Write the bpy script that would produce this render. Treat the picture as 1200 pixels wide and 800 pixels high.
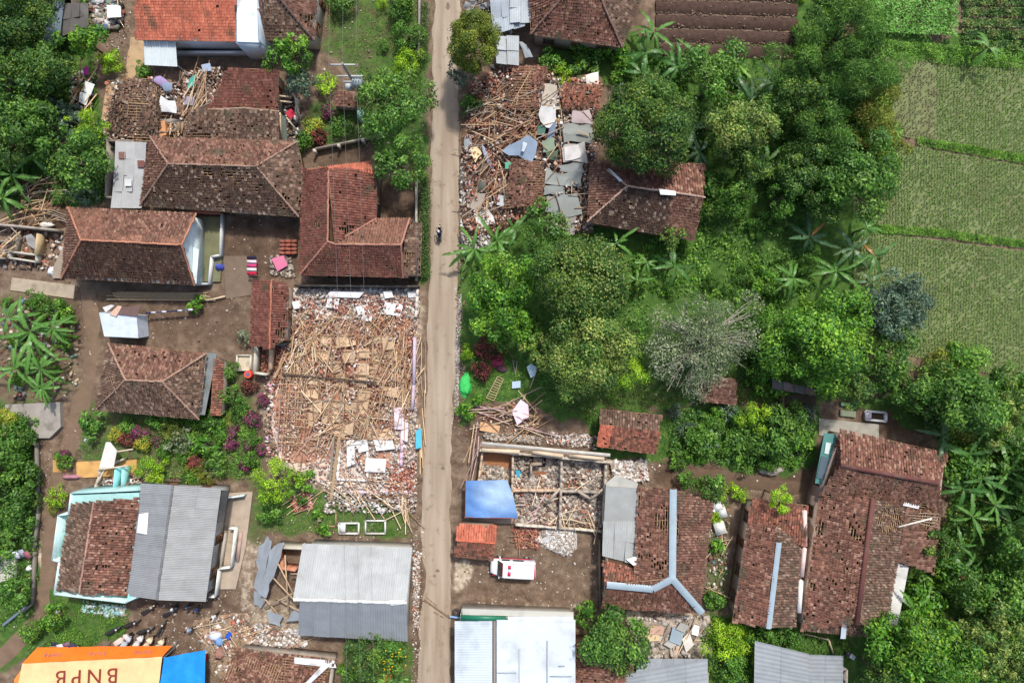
import bpy, math, random
import numpy as np
from mathutils import Vector, Matrix, Euler

# ---------------------------------------------------------------- camera, sky, sun, exposure
for o in list(bpy.data.objects):
    bpy.data.objects.remove(o)
SC = bpy.context.scene
COL = SC.collection
CAM_H = 70.0            # drone height in metres
FPX = 800.0             # focal length in photo pixels (photo 1200 x 800)
cam = bpy.data.cameras.new('camera')
cam.sensor_width = 36.0
cam.lens = 36.0 * FPX / 1200.0
cam.clip_start = 1.0
cam.clip_end = 3000.0
cam_o = bpy.data.objects.new('camera', cam)
cam_o.location = (0, 0, CAM_H)
COL.objects.link(cam_o)
SC.camera = cam_o

SUN_DIR = Vector((0.20, 0.50, 0.84)).normalized()
sun = bpy.data.lights.new('sun', 'SUN')
sun.energy = 3.0
sun.angle = math.radians(4.0)
sun.color = (1.0, 0.965, 0.91)
sun_o = bpy.data.objects.new('sun', sun)
sun_o.rotation_euler = SUN_DIR.to_track_quat('Z', 'Y').to_euler()
sun_o.location = SUN_DIR * 120
COL.objects.link(sun_o)

W = bpy.data.worlds.new('World')
SC.world = W
W.use_nodes = True
wn = W.node_tree.nodes
wl = W.node_tree.links
wn.clear()
sky = wn.new('ShaderNodeTexSky')
sky.sky_type = 'NISHITA'
sky.sun_disc = False
sky.sun_elevation = math.asin(SUN_DIR.z)
sky.sun_rotation = math.atan2(SUN_DIR.x, SUN_DIR.y)
sky.air_density = 1.0
sky.dust_density = 2.5
bg = wn.new('ShaderNodeBackground')
bg.inputs['Strength'].default_value = 0.15
wo = wn.new('ShaderNodeOutputWorld')
wl.new(sky.outputs[0], bg.inputs[0])
wl.new(bg.outputs[0], wo.inputs[0])

SC.view_settings.view_transform = 'Standard'
SC.view_settings.look = 'None'
SC.view_settings.exposure = 0.33
SC.view_settings.gamma = 1.0
SC.view_settings.use_curve_mapping = False
SC.render.engine = 'CYCLES'
SC.cycles.max_bounces = 6
SC.cycles.transparent_max_bounces = 8

# ---------------------------------------------------------------- small tools
RNG = np.random.default_rng(7)
random.seed(7)


def S(r, g, b):
    """8-bit display colour -> linear base colour"""
    def f(c):
        c = c / 255.0
        return c / 12.92 if c <= 0.04045 else ((c + 0.055) / 1.055) ** 2.4
    return np.array([f(r), f(g), f(b)])


def P(px, py, z=0.0):
    """photo pixel + height above ground -> point in the world (metres)"""
    k = (CAM_H - z) / FPX
    return np.array([(px - 600.0) * k, (400.0 - py) * k, z])


def P3(p):
    return P(*p)


def MPP(z=0.0):
    return (CAM_H - z) / FPX


def vnoise(x, y, scale, seed):
    r = np.random.default_rng(seed)
    out = np.zeros_like(np.asarray(x, float))
    for i in range(7):
        a = r.uniform(0, 2 * math.pi)
        f = (0.6 + 0.9 * r.random()) * 2 * math.pi / scale
        out = out + np.sin((x * math.cos(a) + y * math.sin(a)) * f + r.uniform(0, 6.28))
    return out / 3.7


def inpoly(x, y, poly):
    x = np.asarray(x, float)
    y = np.asarray(y, float)
    c = np.zeros(x.shape, bool)
    n = len(poly)
    for i in range(n):
        x0, y0 = poly[i][0], poly[i][1]
        x1, y1 = poly[(i + 1) % n][0], poly[(i + 1) % n][1]
        if y0 == y1:
            continue
        cond = (y0 > y) != (y1 > y)
        xi = (x1 - x0) * (y - y0) / (y1 - y0) + x0
        c ^= cond & (x < xi)
    return c


def sample_poly(poly, n, rng=RNG):
    xs = [p[0] for p in poly]
    ys = [p[1] for p in poly]
    out = np.zeros((0, 2))
    guard = 0
    while len(out) < n and guard < 60:
        q = np.stack([rng.uniform(min(xs), max(xs), n * 2 + 8), rng.uniform(min(ys), max(ys), n * 2 + 8)], 1)
        q = q[inpoly(q[:, 0], q[:, 1], poly)]
        out = np.concatenate([out, q])
        guard += 1
    return out[:n]


def poly_area_m2(poly):
    a = 0
    for i in range(len(poly)):
        x0, y0 = poly[i]
        x1, y1 = poly[(i + 1) % len(poly)]
        a += x0 * y1 - x1 * y0
    return abs(a) / 2 * MPP() ** 2


def PW(q, z):
    """arrays of pixels (n,2) + heights (n,) -> world (n,3)"""
    z = np.broadcast_to(np.asarray(z, float), (len(q),))
    k = (CAM_H - z) / FPX
    return np.stack([(q[:, 0] - 600) * k, (400 - q[:, 1]) * k, z], 1)


def norm(a):
    return a / (np.linalg.norm(a, axis=-1, keepdims=True) + 1e-9)


CUBE_V = np.array([[x, y, z] for z in (-.5, .5) for y in (-.5, .5) for x in (-.5, .5)], float)
CUBE_F = np.array([[0, 2, 3, 1], [4, 5, 7, 6], [0, 1, 5, 4], [2, 6, 7, 3], [0, 4, 6, 2], [1, 3, 7, 5]])


def euler_mats(rx, ry, rz):
    cx, sx, cy, sy, cz, sz = np.cos(rx), np.sin(rx), np.cos(ry), np.sin(ry), np.cos(rz), np.sin(rz)
    m = np.empty((len(rx), 3, 3))
    m[:, 0, 0] = cy * cz; m[:, 0, 1] = sx * sy * cz - cx * sz; m[:, 0, 2] = cx * sy * cz + sx * sz
    m[:, 1, 0] = cy * sz; m[:, 1, 1] = sx * sy * sz + cx * cz; m[:, 1, 2] = cx * sy * sz - sx * cz
    m[:, 2, 0] = -sy; m[:, 2, 1] = sx * cy; m[:, 2, 2] = cx * cy
    return m


class MB:
    """collects shapes with vertex colours; build() links them as ONE mesh object"""
    def __init__(self):
        self.v, self.f, self.c, self.n = [], [], [], 0

    def add(self, v, f, c):
        v = np.asarray(v, float).reshape(-1, 3)
        f = np.asarray(f, int)
        c = np.asarray(c, float)
        if c.ndim == 1:
            c = np.broadcast_to(c, v.shape)
        self.v.append(v); self.f.append(f + self.n); self.c.append(c); self.n += len(v)

    def box(self, center, dims, c, rz=0.0, rx=0.0, ry=0.0):
        m = euler_mats(np.array([rx]), np.array([ry]), np.array([rz]))[0]
        self.add((CUBE_V * np.asarray(dims, float)) @ m.T + np.asarray(center, float), CUBE_F, c)

    def boxes(self, centers, dims, rot, cols, jag=0.0, rng=RNG):
        n = len(centers)
        if n == 0:
            return
        m = euler_mats(rot[:, 0], rot[:, 1], rot[:, 2])
        t = CUBE_V[None] * dims[:, None, :]
        if jag:
            t = t * (1 + rng.uniform(-jag, jag, t.shape))
        v = np.einsum('nij,nkj->nki', m, t) + centers[:, None, :]
        f = (CUBE_F[None] + (np.arange(n) * 8)[:, None, None]).reshape(-1, 4)
        self.add(v.reshape(-1, 3), f, np.repeat(cols, 8, 0))

    def bar(self, a, b, w, h, c):
        """a straight timber between two points"""
        a = np.asarray(a, float); b = np.asarray(b, float)
        d = b - a
        L = np.linalg.norm(d)
        u = d / (L + 1e-9)
        s = np.cross([0, 0, 1.0], u)
        if np.linalg.norm(s) < 1e-4:
            s = np.array([1.0, 0, 0])
        s = s / np.linalg.norm(s)
        t = np.cross(u, s)
        v = CUBE_V[:, 0:1] * L * u + CUBE_V[:, 1:2] * w * s + CUBE_V[:, 2:3] * h * t + (a + b) / 2
        self.add(v, CUBE_F, c)

    def slab(self, pts, thick, c, side=None):
        """flat polygon of 3D points thickened downwards"""
        p = np.asarray(pts, float)
        n = len(p)
        nr = np.zeros(3)
        for i in range(n):
            a, b = p[i], p[(i + 1) % n]
            nr += np.cross(a, b)
        nr /= np.linalg.norm(nr) + 1e-9
        if nr[2] < 0 or (abs(nr[2]) < 1e-6 and False):
            p = p[::-1].copy(); nr = -nr
        lo = p - nr * thick
        for i in range(1, n - 1):
            self.add([p[0], p[i], p[i + 1], lo[0], lo[i + 1], lo[i]], [[0, 1, 2], [3, 4, 5]], c)
        for i in range(n):
            j = (i + 1) % n
            self.add([p[i], lo[i], lo[j], p[j]], [[0, 1, 2, 3]], c if side is None else side)

    def wall(self, a, b, h0, h1, t, c, z0=0.0, hb=None):
        """wall panel on the ground line a-b (xy), its top sloping from h0 to h1"""
        a = np.array([a[0], a[1]], float); b = np.array([b[0], b[1]], float)
        d = (b - a); L = np.linalg.norm(d); u = d / (L + 1e-9); s = np.array([-u[1], u[0]]) * t / 2
        q = [a - s, b - s, b + s, a + s]
        v = [[x[0], x[1], z0] for x in q] + [[q[0][0], q[0][1], h0], [q[1][0], q[1][1], h1], [q[2][0], q[2][1], h1], [q[3][0], q[3][1], h0]]
        self.add(v, [[0, 3, 2, 1], [4, 5, 6, 7], [0, 1, 5, 4], [1, 2, 6, 5], [2, 3, 7, 6], [3, 0, 4, 7]], c)

    def tube(self, pts, rad, c, seg=6, cap=True):
        pts = np.asarray(pts, float)
        n = len(pts)
        rad = np.broadcast_to(np.asarray(rad, float), (n,))
        tg = np.gradient(pts, axis=0)
        tg = norm(tg)
        ref = np.array([0, 0, 1.0]) if abs(tg[0][2]) < .8 else np.array([1.0, 0, 0])
        s = norm(np.cross(tg, ref)); t = np.cross(s, tg)
        an = np.linspace(0, 2 * math.pi, seg, endpoint=False)
        v = pts[:, None, :] + rad[:, None, None] * (np.cos(an)[None, :, None] * s[:, None, :] + np.sin(an)[None, :, None] * t[:, None, :])
        f = []
        for i in range(n - 1):
            for k in range(seg):
                k2 = (k + 1) % seg
                f.append([i * seg + k, i * seg + k2, (i + 1) * seg + k2, (i + 1) * seg + k])
        self.add(v.reshape(-1, 3), f, c)
        if cap:
            for base, i in ((0, 0), ((n - 1) * seg, n - 1)):
                vv = np.concatenate([v[i], pts[i:i + 1]])
                self.add(vv, [[k, (k + 1) % seg, seg] for k in range(seg)], c)

    def build(self, name, mat, parent=None, loc=None, kind=None, smooth=False):
        me = self.mesh(name, loc if loc is not None else (np.array(parent.location) if parent is not None and parent.get('_w', 1) else (0, 0, 0)), mat, smooth)
        o = bpy.data.objects.new(name, me)
        if loc is not None:
            o.location = loc
        if parent is not None:
            o.parent = parent
            if loc is not None:
                o.location = np.array(loc) - np.array(parent.location)
        COL.objects.link(o)
        if kind:
            o['kind'] = kind
        return o

    def mesh(self, name, off=(0, 0, 0), mat=None, smooth=False):
        me = bpy.data.meshes.new(name)
        if not self.v:
            return me
        v = np.concatenate(self.v) - np.asarray(off, float)
        c = np.concatenate(self.c)
        nf = sum(len(f) for f in self.f)
        loops = np.concatenate([f.reshape(-1) for f in self.f]).astype(np.int32)
        tot = np.concatenate([np.full(len(f), f.shape[1], np.int32) for f in self.f])
        st = np.concatenate([[0], np.cumsum(tot)[:-1]]).astype(np.int32)
        me.vertices.add(len(v)); me.vertices.foreach_set('co', v.astype(np.float32).ravel())
        me.loops.add(len(loops)); me.loops.foreach_set('vertex_index', loops)
        me.polygons.add(nf); me.polygons.foreach_set('loop_start', st); me.polygons.foreach_set('loop_total', tot)
        if smooth:
            me.polygons.foreach_set('use_smooth', np.ones(nf, bool))
        me.update(calc_edges=True)
        at = me.color_attributes.new('Col', 'FLOAT_COLOR', 'POINT')
        cc = np.concatenate([c, np.ones((len(c), 1))], 1)
        at.data.foreach_set('color', cc.astype(np.float32).ravel())
        if mat is not None:
            me.materials.append(mat)
        return me


def thing(name, label, cat, loc=(0, 0, 0), group=None, rz=0.0):
    o = bpy.data.objects.new(name, None)
    o.empty_display_size = 0.3
    o.location = loc
    o.rotation_euler = (0, 0, rz)
    COL.objects.link(o)
    tag(o, label, cat, group)
    return o


def tag(o, label, cat, group=None):
    o['label'] = label
    o['category'] = cat
    if group:
        o['group'] = group
    return o


def copy_tree(o, parent=None):
    c = o.copy()
    COL.objects.link(c)
    c.parent = parent
    for ch in list(o.children):
        copy_tree(ch, c)
    return c


# ---------------------------------------------------------------- materials (all procedural)
def new_mat(name):
    m = bpy.data.materials.new(name)
    m.use_nodes = True
    nt = m.node_tree
    b = nt.nodes['Principled BSDF']
    return m, nt, b


def col_mat(name, rough=0.85, scale=3.0, amt=0.25, bump=0.0, bscale=30.0, spec=0.3, objrand=0.0, fixed=None, metallic=0.0, detail=6.0, stain=None):
    """vertex colour (or one fixed colour) x noise wear, optional bump"""
    m, nt, b = new_mat(name)
    N, L = nt.nodes, nt.links
    tc = N.new('ShaderNodeTexCoord')
    geo = N.new('ShaderNodeNewGeometry')
    src = geo.outputs['Position'] if not objrand else tc.outputs['Object']
    nz = N.new('ShaderNodeTexNoise')
    nz.inputs['Scale'].default_value = scale
    nz.inputs['Detail'].default_value = detail
    nz.inputs['Roughness'].default_value = 0.62
    L.new(geo.outputs['Position'], nz.inputs['Vector'])
    mr = N.new('ShaderNodeMapRange')
    mr.inputs['From Min'].default_value = 0.25
    mr.inputs['From Max'].default_value = 0.75
    mr.inputs['To Min'].default_value = 1 - amt
    mr.inputs['To Max'].default_value = 1 + amt
    L.new(nz.outputs['Fac'], mr.inputs['Value'])
    val = mr.outputs['Result']
    if objrand:
        oi = N.new('ShaderNodeObjectInfo')
        m2 = N.new('ShaderNodeMapRange')
        m2.inputs['To Min'].default_value = 1 - objrand
        m2.inputs['To Max'].default_value = 1 + objrand
        L.new(oi.outputs['Random'], m2.inputs['Value'])
        mm = N.new('ShaderNodeMath'); mm.operation = 'MULTIPLY'
        L.new(val, mm.inputs[0]); L.new(m2.outputs['Result'], mm.inputs[1])
        val = mm.outputs[0]
    mx = N.new('ShaderNodeVectorMath'); mx.operation = 'SCALE'
    if fixed is None:
        at = N.new('ShaderNodeAttribute'); at.attribute_name = 'Col'
        L.new(at.outputs['Color'], mx.inputs[0])
    else:
        mx.inputs[0].default_value = tuple(fixed)
    L.new(val, mx.inputs['Scale'])
    colout = mx.outputs[0]
    if stain is not None:
        n2 = N.new('ShaderNodeTexNoise')
        n2.inputs['Scale'].default_value = stain[1]
        n2.inputs['Detail'].default_value = 5
        L.new(geo.outputs['Position'], n2.inputs['Vector'])
        rp = N.new('ShaderNodeMapRange')
        rp.inputs['From Min'].default_value = stain[2]
        rp.inputs['From Max'].default_value = stain[2] + 0.16
        rp.inputs['To Max'].default_value = stain[3]
        L.new(n2.outputs['Fac'], rp.inputs['Value'])
        mix = N.new('ShaderNodeMix'); mix.data_type = 'RGBA'
        L.new(rp.outputs['Result'], mix.inputs['Factor'])
        L.new(colout, mix.inputs['A'])
        mix.inputs['B'].default_value = (*stain[0], 1)
        colout = mix.outputs['Result']
    L.new(colout, b.inputs['Base Color'])
    b.inputs['Roughness'].default_value = rough
    b.inputs['Metallic'].default_value = metallic
    b.inputs['Specular IOR Level'].default_value = spec
    if bump:
        n3 = N.new('ShaderNodeTexNoise')
        n3.inputs['Scale'].default_value = bscale
        n3.inputs['Detail'].default_value = 4
        L.new(geo.outputs['Position'], n3.inputs['Vector'])
        bp = N.new('ShaderNodeBump')
        bp.inputs['Strength'].default_value = bump
        bp.inputs['Distance'].default_value = 0.05
        L.new(n3.outputs['Fac'], bp.inputs['Height'])
        L.new(bp.outputs['Normal'], b.inputs['Normal'])
    return m


def leaf_mat(name, trans=0.3, rough=0.45):
    m, nt, b = new_mat(name)
    N, L = nt.nodes, nt.links
    at = N.new('ShaderNodeAttribute'); at.attribute_name = 'Col'
    L.new(at.outputs['Color'], b.inputs['Base Color'])
    b.inputs['Roughness'].default_value = rough
    b.inputs['Specular IOR Level'].default_value = 0.35
    tr = N.new('ShaderNodeBsdfTranslucent')
    hs = N.new('ShaderNodeHueSaturation')
    hs.inputs['Hue'].default_value = 0.485
    hs.inputs['Saturation'].default_value = 1.1
    hs.inputs['Value'].default_value = 1.3
    L.new(at.outputs['Color'], hs.inputs['Color'])
    L.new(hs.outputs['Color'], tr.inputs['Color'])
    ms = N.new('ShaderNodeMixShader')
    ms.inputs[0].default_value = trans
    L.new(b.outputs[0], ms.inputs[1]); L.new(tr.outputs[0], ms.inputs[2])
    out = N['Material Output']
    L.new(ms.outputs[0], out.inputs['Surface'])
    return m


M = {}
M['tile'] = col_mat('clay_tile', 0.9, 1.6, 0.2, spec=0.2, stain=(S(70, 60, 52), 0.4, 0.56, 0.4))
M['wood'] = col_mat('weathered_wood', 0.85, 6, 0.3, spec=0.2)
M['timber'] = col_mat('loose_timber', 0.85, 5, 0.25, spec=0.2, objrand=0.3)
M['wall'] = col_mat('plaster', 0.9, 1.2, 0.14, bump=0.2, bscale=14, spec=0.2, stain=(S(120, 108, 92), 0.7, 0.56, 0.55))
M['rubble'] = col_mat('rubble', 0.95, 6, 0.3, spec=0.15)
M['sheet'] = col_mat('fibre_cement_sheet', 0.8, 0.9, 0.14, bump=0.05, spec=0.25, objrand=0.05, stain=(S(136, 134, 130), 0.5, 0.56, 0.4))
M['metal'] = col_mat('painted_metal', 0.45, 1.5, 0.1, spec=0.4, objrand=0.05)
M['white'] = col_mat('white_paint', 0.7, 0.6, 0.06, spec=0.3, stain=(S(146, 146, 142), 0.45, 0.53, 0.42))
M['paint'] = col_mat('car_paint', 0.25, 1.0, 0.03, spec=0.5)
M['glass'] = col_mat('dark_glass', 0.08, 1.0, 0.05, spec=0.6)
M['rubber'] = col_mat('rubber', 0.8, 4, 0.1)
M['cloth'] = col_mat('cloth', 0.9, 0.9, 0.14, bump=0.6, bscale=2.2, spec=0.15)
M['tarp'] = col_mat('tarpaulin', 0.45, 0.9, 0.2, bump=0.8, bscale=2.0, spec=0.35)
M['concrete'] = col_mat('concrete', 0.92, 1.0, 0.2, bump=0.25, bscale=10, spec=0.2, stain=(S(96, 88, 76), 0.8, 0.55, 0.5))
M['bark'] = col_mat('bark', 0.95, 8, 0.3, spec=0.1)
M['leaf'] = leaf_mat('leaf', 0.30)
M['banana'] = leaf_mat('banana_leaf', 0.35, 0.38)
M['grass'] = leaf_mat('grass_blade', 0.3, 0.6)
M['skin'] = col_mat('skin_and_clothes', 0.8, 8, 0.08)
M['print'] = col_mat('print', 0.8, 3, 0.05)
# ---------------------------------------------------------------- ground
GRASS_POLYS = [
    ([(378, -60), (498, -60), (498, 110), (470, 130), (440, 105), (378, 60)], 0.6),
    ([(440, 60), (505, 60), (505, 330), (488, 330), (488, 200), (440, 190)], 0.7),
    ([(-120, -120), (120, -120), (112, 60), (128, 170), (120, 245), (-120, 250)], 0.75),
    ([(640, 225), (1050, 180), (1050, 330), (1000, 470), (905, 470), (770, 480), (640, 480), (545, 395), (545, 285)], 0.9),
    ([(540, 290), (640, 300), (720, 480), (560, 470), (545, 500), (537, 470)], 0.85),
    ([(690, 490), (960, 470), (955, 550), (890, 556), (820, 545), (780, 540), (690, 540)], 0.85),
    ([(620, 420), (720, 440), (705, 500), (640, 490)], 0.8),
    ([(30, 690), (150, 705), (155, 745), (110, 760), (20, 775), (-80, 840), (-80, 760)], 0.72),
    ([(300, 560), (390, 575), (485, 600), (485, 632), (310, 628), (300, 640), (300, 575)], 0.62),
    ([(-120, 470), (42, 470), (48, 640), (40, 720), (-120, 800)], 0.75),
    ([(88, 470), (300, 470), (310, 560), (165, 565), (92, 545)], 0.55),
    ([(820, 720), (1000, 740), (990, 760), (1330, 420), (1400, 900), (820, 900)], 0.8),
    ([(1000, 470), (1330, 400), (1330, 900), (990, 760), (1110, 600), (1105, 520)], 0.85),
    ([(640, 40), (780, 40), (780, 110), (640, 100)], 0.7),
    ([(770, 60), (1060, 30), (1060, 300), (800, 260)], 0.85),
    ([(918, -60), (990, -60), (990, 60), (930, 70)], 0.85),
    ([(990, 38), (1330, 50), (1330, 82), (1040, 72)], 0.95),
    ([(400, 740), (484, 745), (484, 900), (400, 900)], 0.6),
    ([(-20, 340), (95, 350), (90, 470), (-20, 470)], 0.35),
    ([(828, 580), (860, 580), (850, 720), (828, 720)], 0.5),
    ([(672, 710), (735, 712), (735, 800), (690, 760)], 0.5),
    ([(255, 430), (300, 430), (310, 640), (290, 640), (280, 560), (240, 500)], 0.5),
    ([(362, 120), (450, 120), (450, 165), (365, 180)], 0.6),
    ([(536, 440), (560, 440), (556, 500), (538, 500)], 0.7),
]
MUD_POLYS = [
    ([(440, 205), (492, 205), (492, 258), (440, 258)], 0.8),
    ([(262, 255), (352, 255), (352, 325), (300, 330), (262, 340)], 0.8),
    ([(60, 330), (260, 335), (290, 345), (290, 405), (60, 400)], 0.55),
    ([(532, 640), (700, 620), (700, 705), (532, 712)], 0.32),
    ([(525, 482), (600, 480), (600, 515), (530, 520)], 0.6),
    ([(640, 460), (800, 440), (800, 470), (700, 500)], 0.7),
    ([(760, 540), (980, 545), (960, 580), (760, 570)], 0.75),
    ([(1000, 470), (1060, 470), (1090, 510), (1000, 500)], 0.8),
    ([(150, 700), (300, 690), (290, 760), (200, 770)], 0.5),
    ([(485, 640), (500, 640), (500, 800), (480, 800)], 0.7),
    ([(1000, 740), (1045, 740), (1040, 830), (1000, 830)], 0.7),
    ([(370, 165), (450, 160), (445, 215), (372, 210)], 0.6),
    ([(100, 0), (155, 0), (150, 80), (110, 90)], 0.35),
    ([(690, 720), (740, 720), (740, 800), (680, 800)], 0.6),
]
PALE_POLYS = [
    ([(530, 655), (562, 655), (556, 680), (546, 698), (530, 698)], 0.8),
    ([(535, 712), (700, 706), (700, 716), (535, 722)], 0.6),
    ([(300, 700), (350, 700), (370, 760), (280, 765), (270, 740)], 0.5),
    ([(282, 580), (300, 640), (300, 740), (280, 730)], 0.5),
    ([(655, 530), (720, 535), (720, 600), (655, 600)], 0.6),
    ([(45, 680), (65, 640), (58, 620), (42, 650), (40, 720), (20, 750), (30, 760), (50, 740)], 0.6),
    ([(538, 200), (560, 200), (556, 290), (538, 290)], 0.7),
    ([(312, 340), (494, 335), (490, 600), (330, 590), (310, 500)], 0.5),
    ([(960, 560), (1000, 560), (960, 640), (940, 600)], 0.3),
    ([(735, 715), (835, 715), (835, 770), (735, 770)], 0.6),
]


def soft_mask(X, Y, polys):
    """mask in photo-pixel units, edges wobbled by noise"""
    out = np.zeros_like(X)
    wx = X + 6 * vnoise(X, Y, 55, 3) + 3 * vnoise(X, Y, 17, 5)
    wy = Y + 6 * vnoise(X, Y, 55, 4) + 3 * vnoise(X, Y, 17, 6)
    for poly, val in polys:
        out = np.maximum(out, inpoly(wx, wy, poly) * val)
    return out


def box_blur(a, n=1):
    for _ in range(n):
        p = np.pad(a, 1, mode='edge')
        a = (p[:-2, 1:-1] + p[2:, 1:-1] + p[1:-1, :-2] + p[1:-1, 2:] + 2 * p[1:-1, 1:-1]) / 6
    return a


def ground_mat():
    m, nt, b = new_mat('ground_soil')
    N, L = nt.nodes, nt.links
    at = N.new('ShaderNodeAttribute'); at.attribute_name = 'Col'
    sp = N.new('ShaderNodeSeparateColor')
    L.new(at.outputs['Color'], sp.inputs[0])
    geo = N.new('ShaderNodeNewGeometry')

    def noise(scale, detail=6, rough=0.6):
        n = N.new('ShaderNodeTexNoise')
        n.inputs['Scale'].default_value = scale
        n.inputs['Detail'].default_value = detail
        n.inputs['Roughness'].default_value = rough
        L.new(geo.outputs['Position'], n.inputs['Vector'])
        return n.outputs['Fac']

    def fac(mask, nz, w=0.5):
        a = N.new('ShaderNodeMath'); a.operation = 'ADD'
        L.new(mask, a.inputs[0]); L.new(nz, a.inputs[1])
        r = N.new('ShaderNodeMapRange')
        r.interpolation_type = 'SMOOTHSTEP'
        r.inputs['From Min'].default_value = 1.0 - w / 2
        r.inputs['From Max'].default_value = 1.0 + w / 2
        L.new(a.outputs[0], r.inputs['Value'])
        return r.outputs['Result']

    def ramp(nz, stops):
        r = N.new('ShaderNodeValToRGB')
        L.new(nz, r.inputs[0])
        el = r.color_ramp.elements
        while len(el) < len(stops):
            el.new(0.5)
        for e, (p, c) in zip(el, stops):
            e.position = p
            e.color = (*c, 1)
        return r.outputs['Color']

    def mix(f, a, c):
        x = N.new('ShaderNodeMix'); x.data_type = 'RGBA'
        L.new(f, x.inputs['Factor']); L.new(a, x.inputs['A']); L.new(c, x.inputs['B'])
        return x.outputs['Result']

    soil = ramp(noise(0.9, 9, 0.68), [(0.3, S(80, 64, 52)), (0.5, S(112, 94, 78)), (0.7, S(144, 125, 106))])
    mud = ramp(noise(0.7, 8, 0.65), [(0.3, S(66, 52, 42)), (0.55, S(98, 79, 64)), (0.75, S(124, 104, 86))])
    pale = ramp(noise(2.2, 8, 0.7), [(0.3, S(132, 116, 96)), (0.5, S(176, 160, 136)), (0.7, S(206, 194, 176))])
    grass = ramp(noise(1.3, 9, 0.7), [(0.25, S(42, 66, 28)), (0.5, S(68, 98, 42)), (0.75, S(104, 124, 60))])
    c = mix(fac(sp.outputs[1], noise(0.8, 6)), soil, mud)
    c = mix(fac(sp.outputs[2], noise(1.1, 7)), c, pale)
    c = mix(fac(sp.outputs[0], noise(0.9, 7)), c, grass)
    L.new(c, b.inputs['Base Color'])
    b.inputs['Roughness'].default_value = 0.95
    b.inputs['Specular IOR Level'].default_value = 0.15
    bp = N.new('ShaderNodeBump')
    bp.inputs['Strength'].default_value = 0.7
    bp.inputs['Distance'].default_value = 0.08
    L.new(noise(5, 8, 0.7), bp.inputs['Height'])
    L.new(bp.outputs['Normal'], b.inputs['Normal'])
    return m


M['ground'] = ground_mat()
step = 0.36
gx = np.arange(-64, 64.01, step)
gy = np.arange(-46, 46.01, step)
gx = np.concatenate([[-700, -250, -110, -80], gx, [80, 110, 250, 700]])
gy = np.concatenate([[-700, -250, -110, -70], gy, [70, 110, 250, 700]])
GX, GY = np.meshgrid(gx, gy)
PXG = GX * FPX / CAM_H + 600
PYG = 400 - GY * FPX / CAM_H
inner = (abs(GX) < 66) & (abs(GY) < 48)
g_r = box_blur(np.where(inner, soft_mask(PXG, PYG, GRASS_POLYS), 0.6), 2)
g_g = box_blur(np.where(inner, soft_mask(PXG, PYG, MUD_POLYS), 0.3), 3)
g_b = box_blur(np.where(inner, soft_mask(PXG, PYG, PALE_POLYS), 0.0), 2)
GZ = np.where(inner, 0.02 * vnoise(GX, GY, 2.3, 11) + 0.018 * vnoise(GX, GY, 0.9, 12), 0) - 0.02
mb = MB()
nx, ny = len(gx), len(gy)
idx = np.arange(nx * ny).reshape(ny, nx)
gf = np.stack([idx[:-1, :-1], idx[:-1, 1:], idx[1:, 1:], idx[1:, :-1]], -1).reshape(-1, 4)
mb.add(np.stack([GX, GY, GZ], -1).reshape(-1, 3), gf, np.stack([g_r, g_g, g_b], -1).reshape(-1, 3))
ground = mb.build('ground', M['ground'], kind='structure', smooth=True)


def strip_mesh(name, left, right, z, mat, c, nsub=140, wob=0.0, seed=1, ncross=6, crown=0.0):
    """ribbon between two pixel polylines (same y order) -> ground sheet"""
    left = np.array(left, float); right = np.array(right, float)

    def res(p):
        d = np.concatenate([[0], np.cumsum(np.linalg.norm(np.diff(p, axis=0), axis=1))])
        t = np.linspace(0, d[-1], nsub)
        return np.stack([np.interp(t, d, p[:, 0]), np.interp(t, d, p[:, 1])], 1)
    l, r = res(left), res(right)
    if wob:
        t = np.arange(nsub) * 1.0
        l = l + wob * np.stack([vnoise(t, t * 0, 9, seed) + .6 * vnoise(t, t * 0, 4, seed + 5), 0 * t], 1)
        r = r + wob * np.stack([vnoise(t, t * 0, 9, seed + 1) + .6 * vnoise(t, t * 0, 4, seed + 6), 0 * t], 1)
    u = np.linspace(0, 1, ncross)
    q = l[:, None, :] * (1 - u)[None, :, None] + r[:, None, :] * u[None, :, None]
    zz = z + crown * (1 - (2 * u - 1) ** 4)[None, :] * np.ones((nsub, 1))
    zz[:, 0] = z - 0.09; zz[:, -1] = z - 0.09
    v = PW(q.reshape(-1, 2), 0.0)
    v[:, 2] = zz.reshape(-1)
    ii = np.arange(nsub * ncross).reshape(nsub, ncross)
    f = np.stack([ii[:-1, :-1], ii[1:, :-1], ii[1:, 1:], ii[:-1, 1:]], -1).reshape(-1, 4)
    m_ = MB(); m_.add(v, f, c)
    return m_.build(name, mat, kind='structure', smooth=False)


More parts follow.
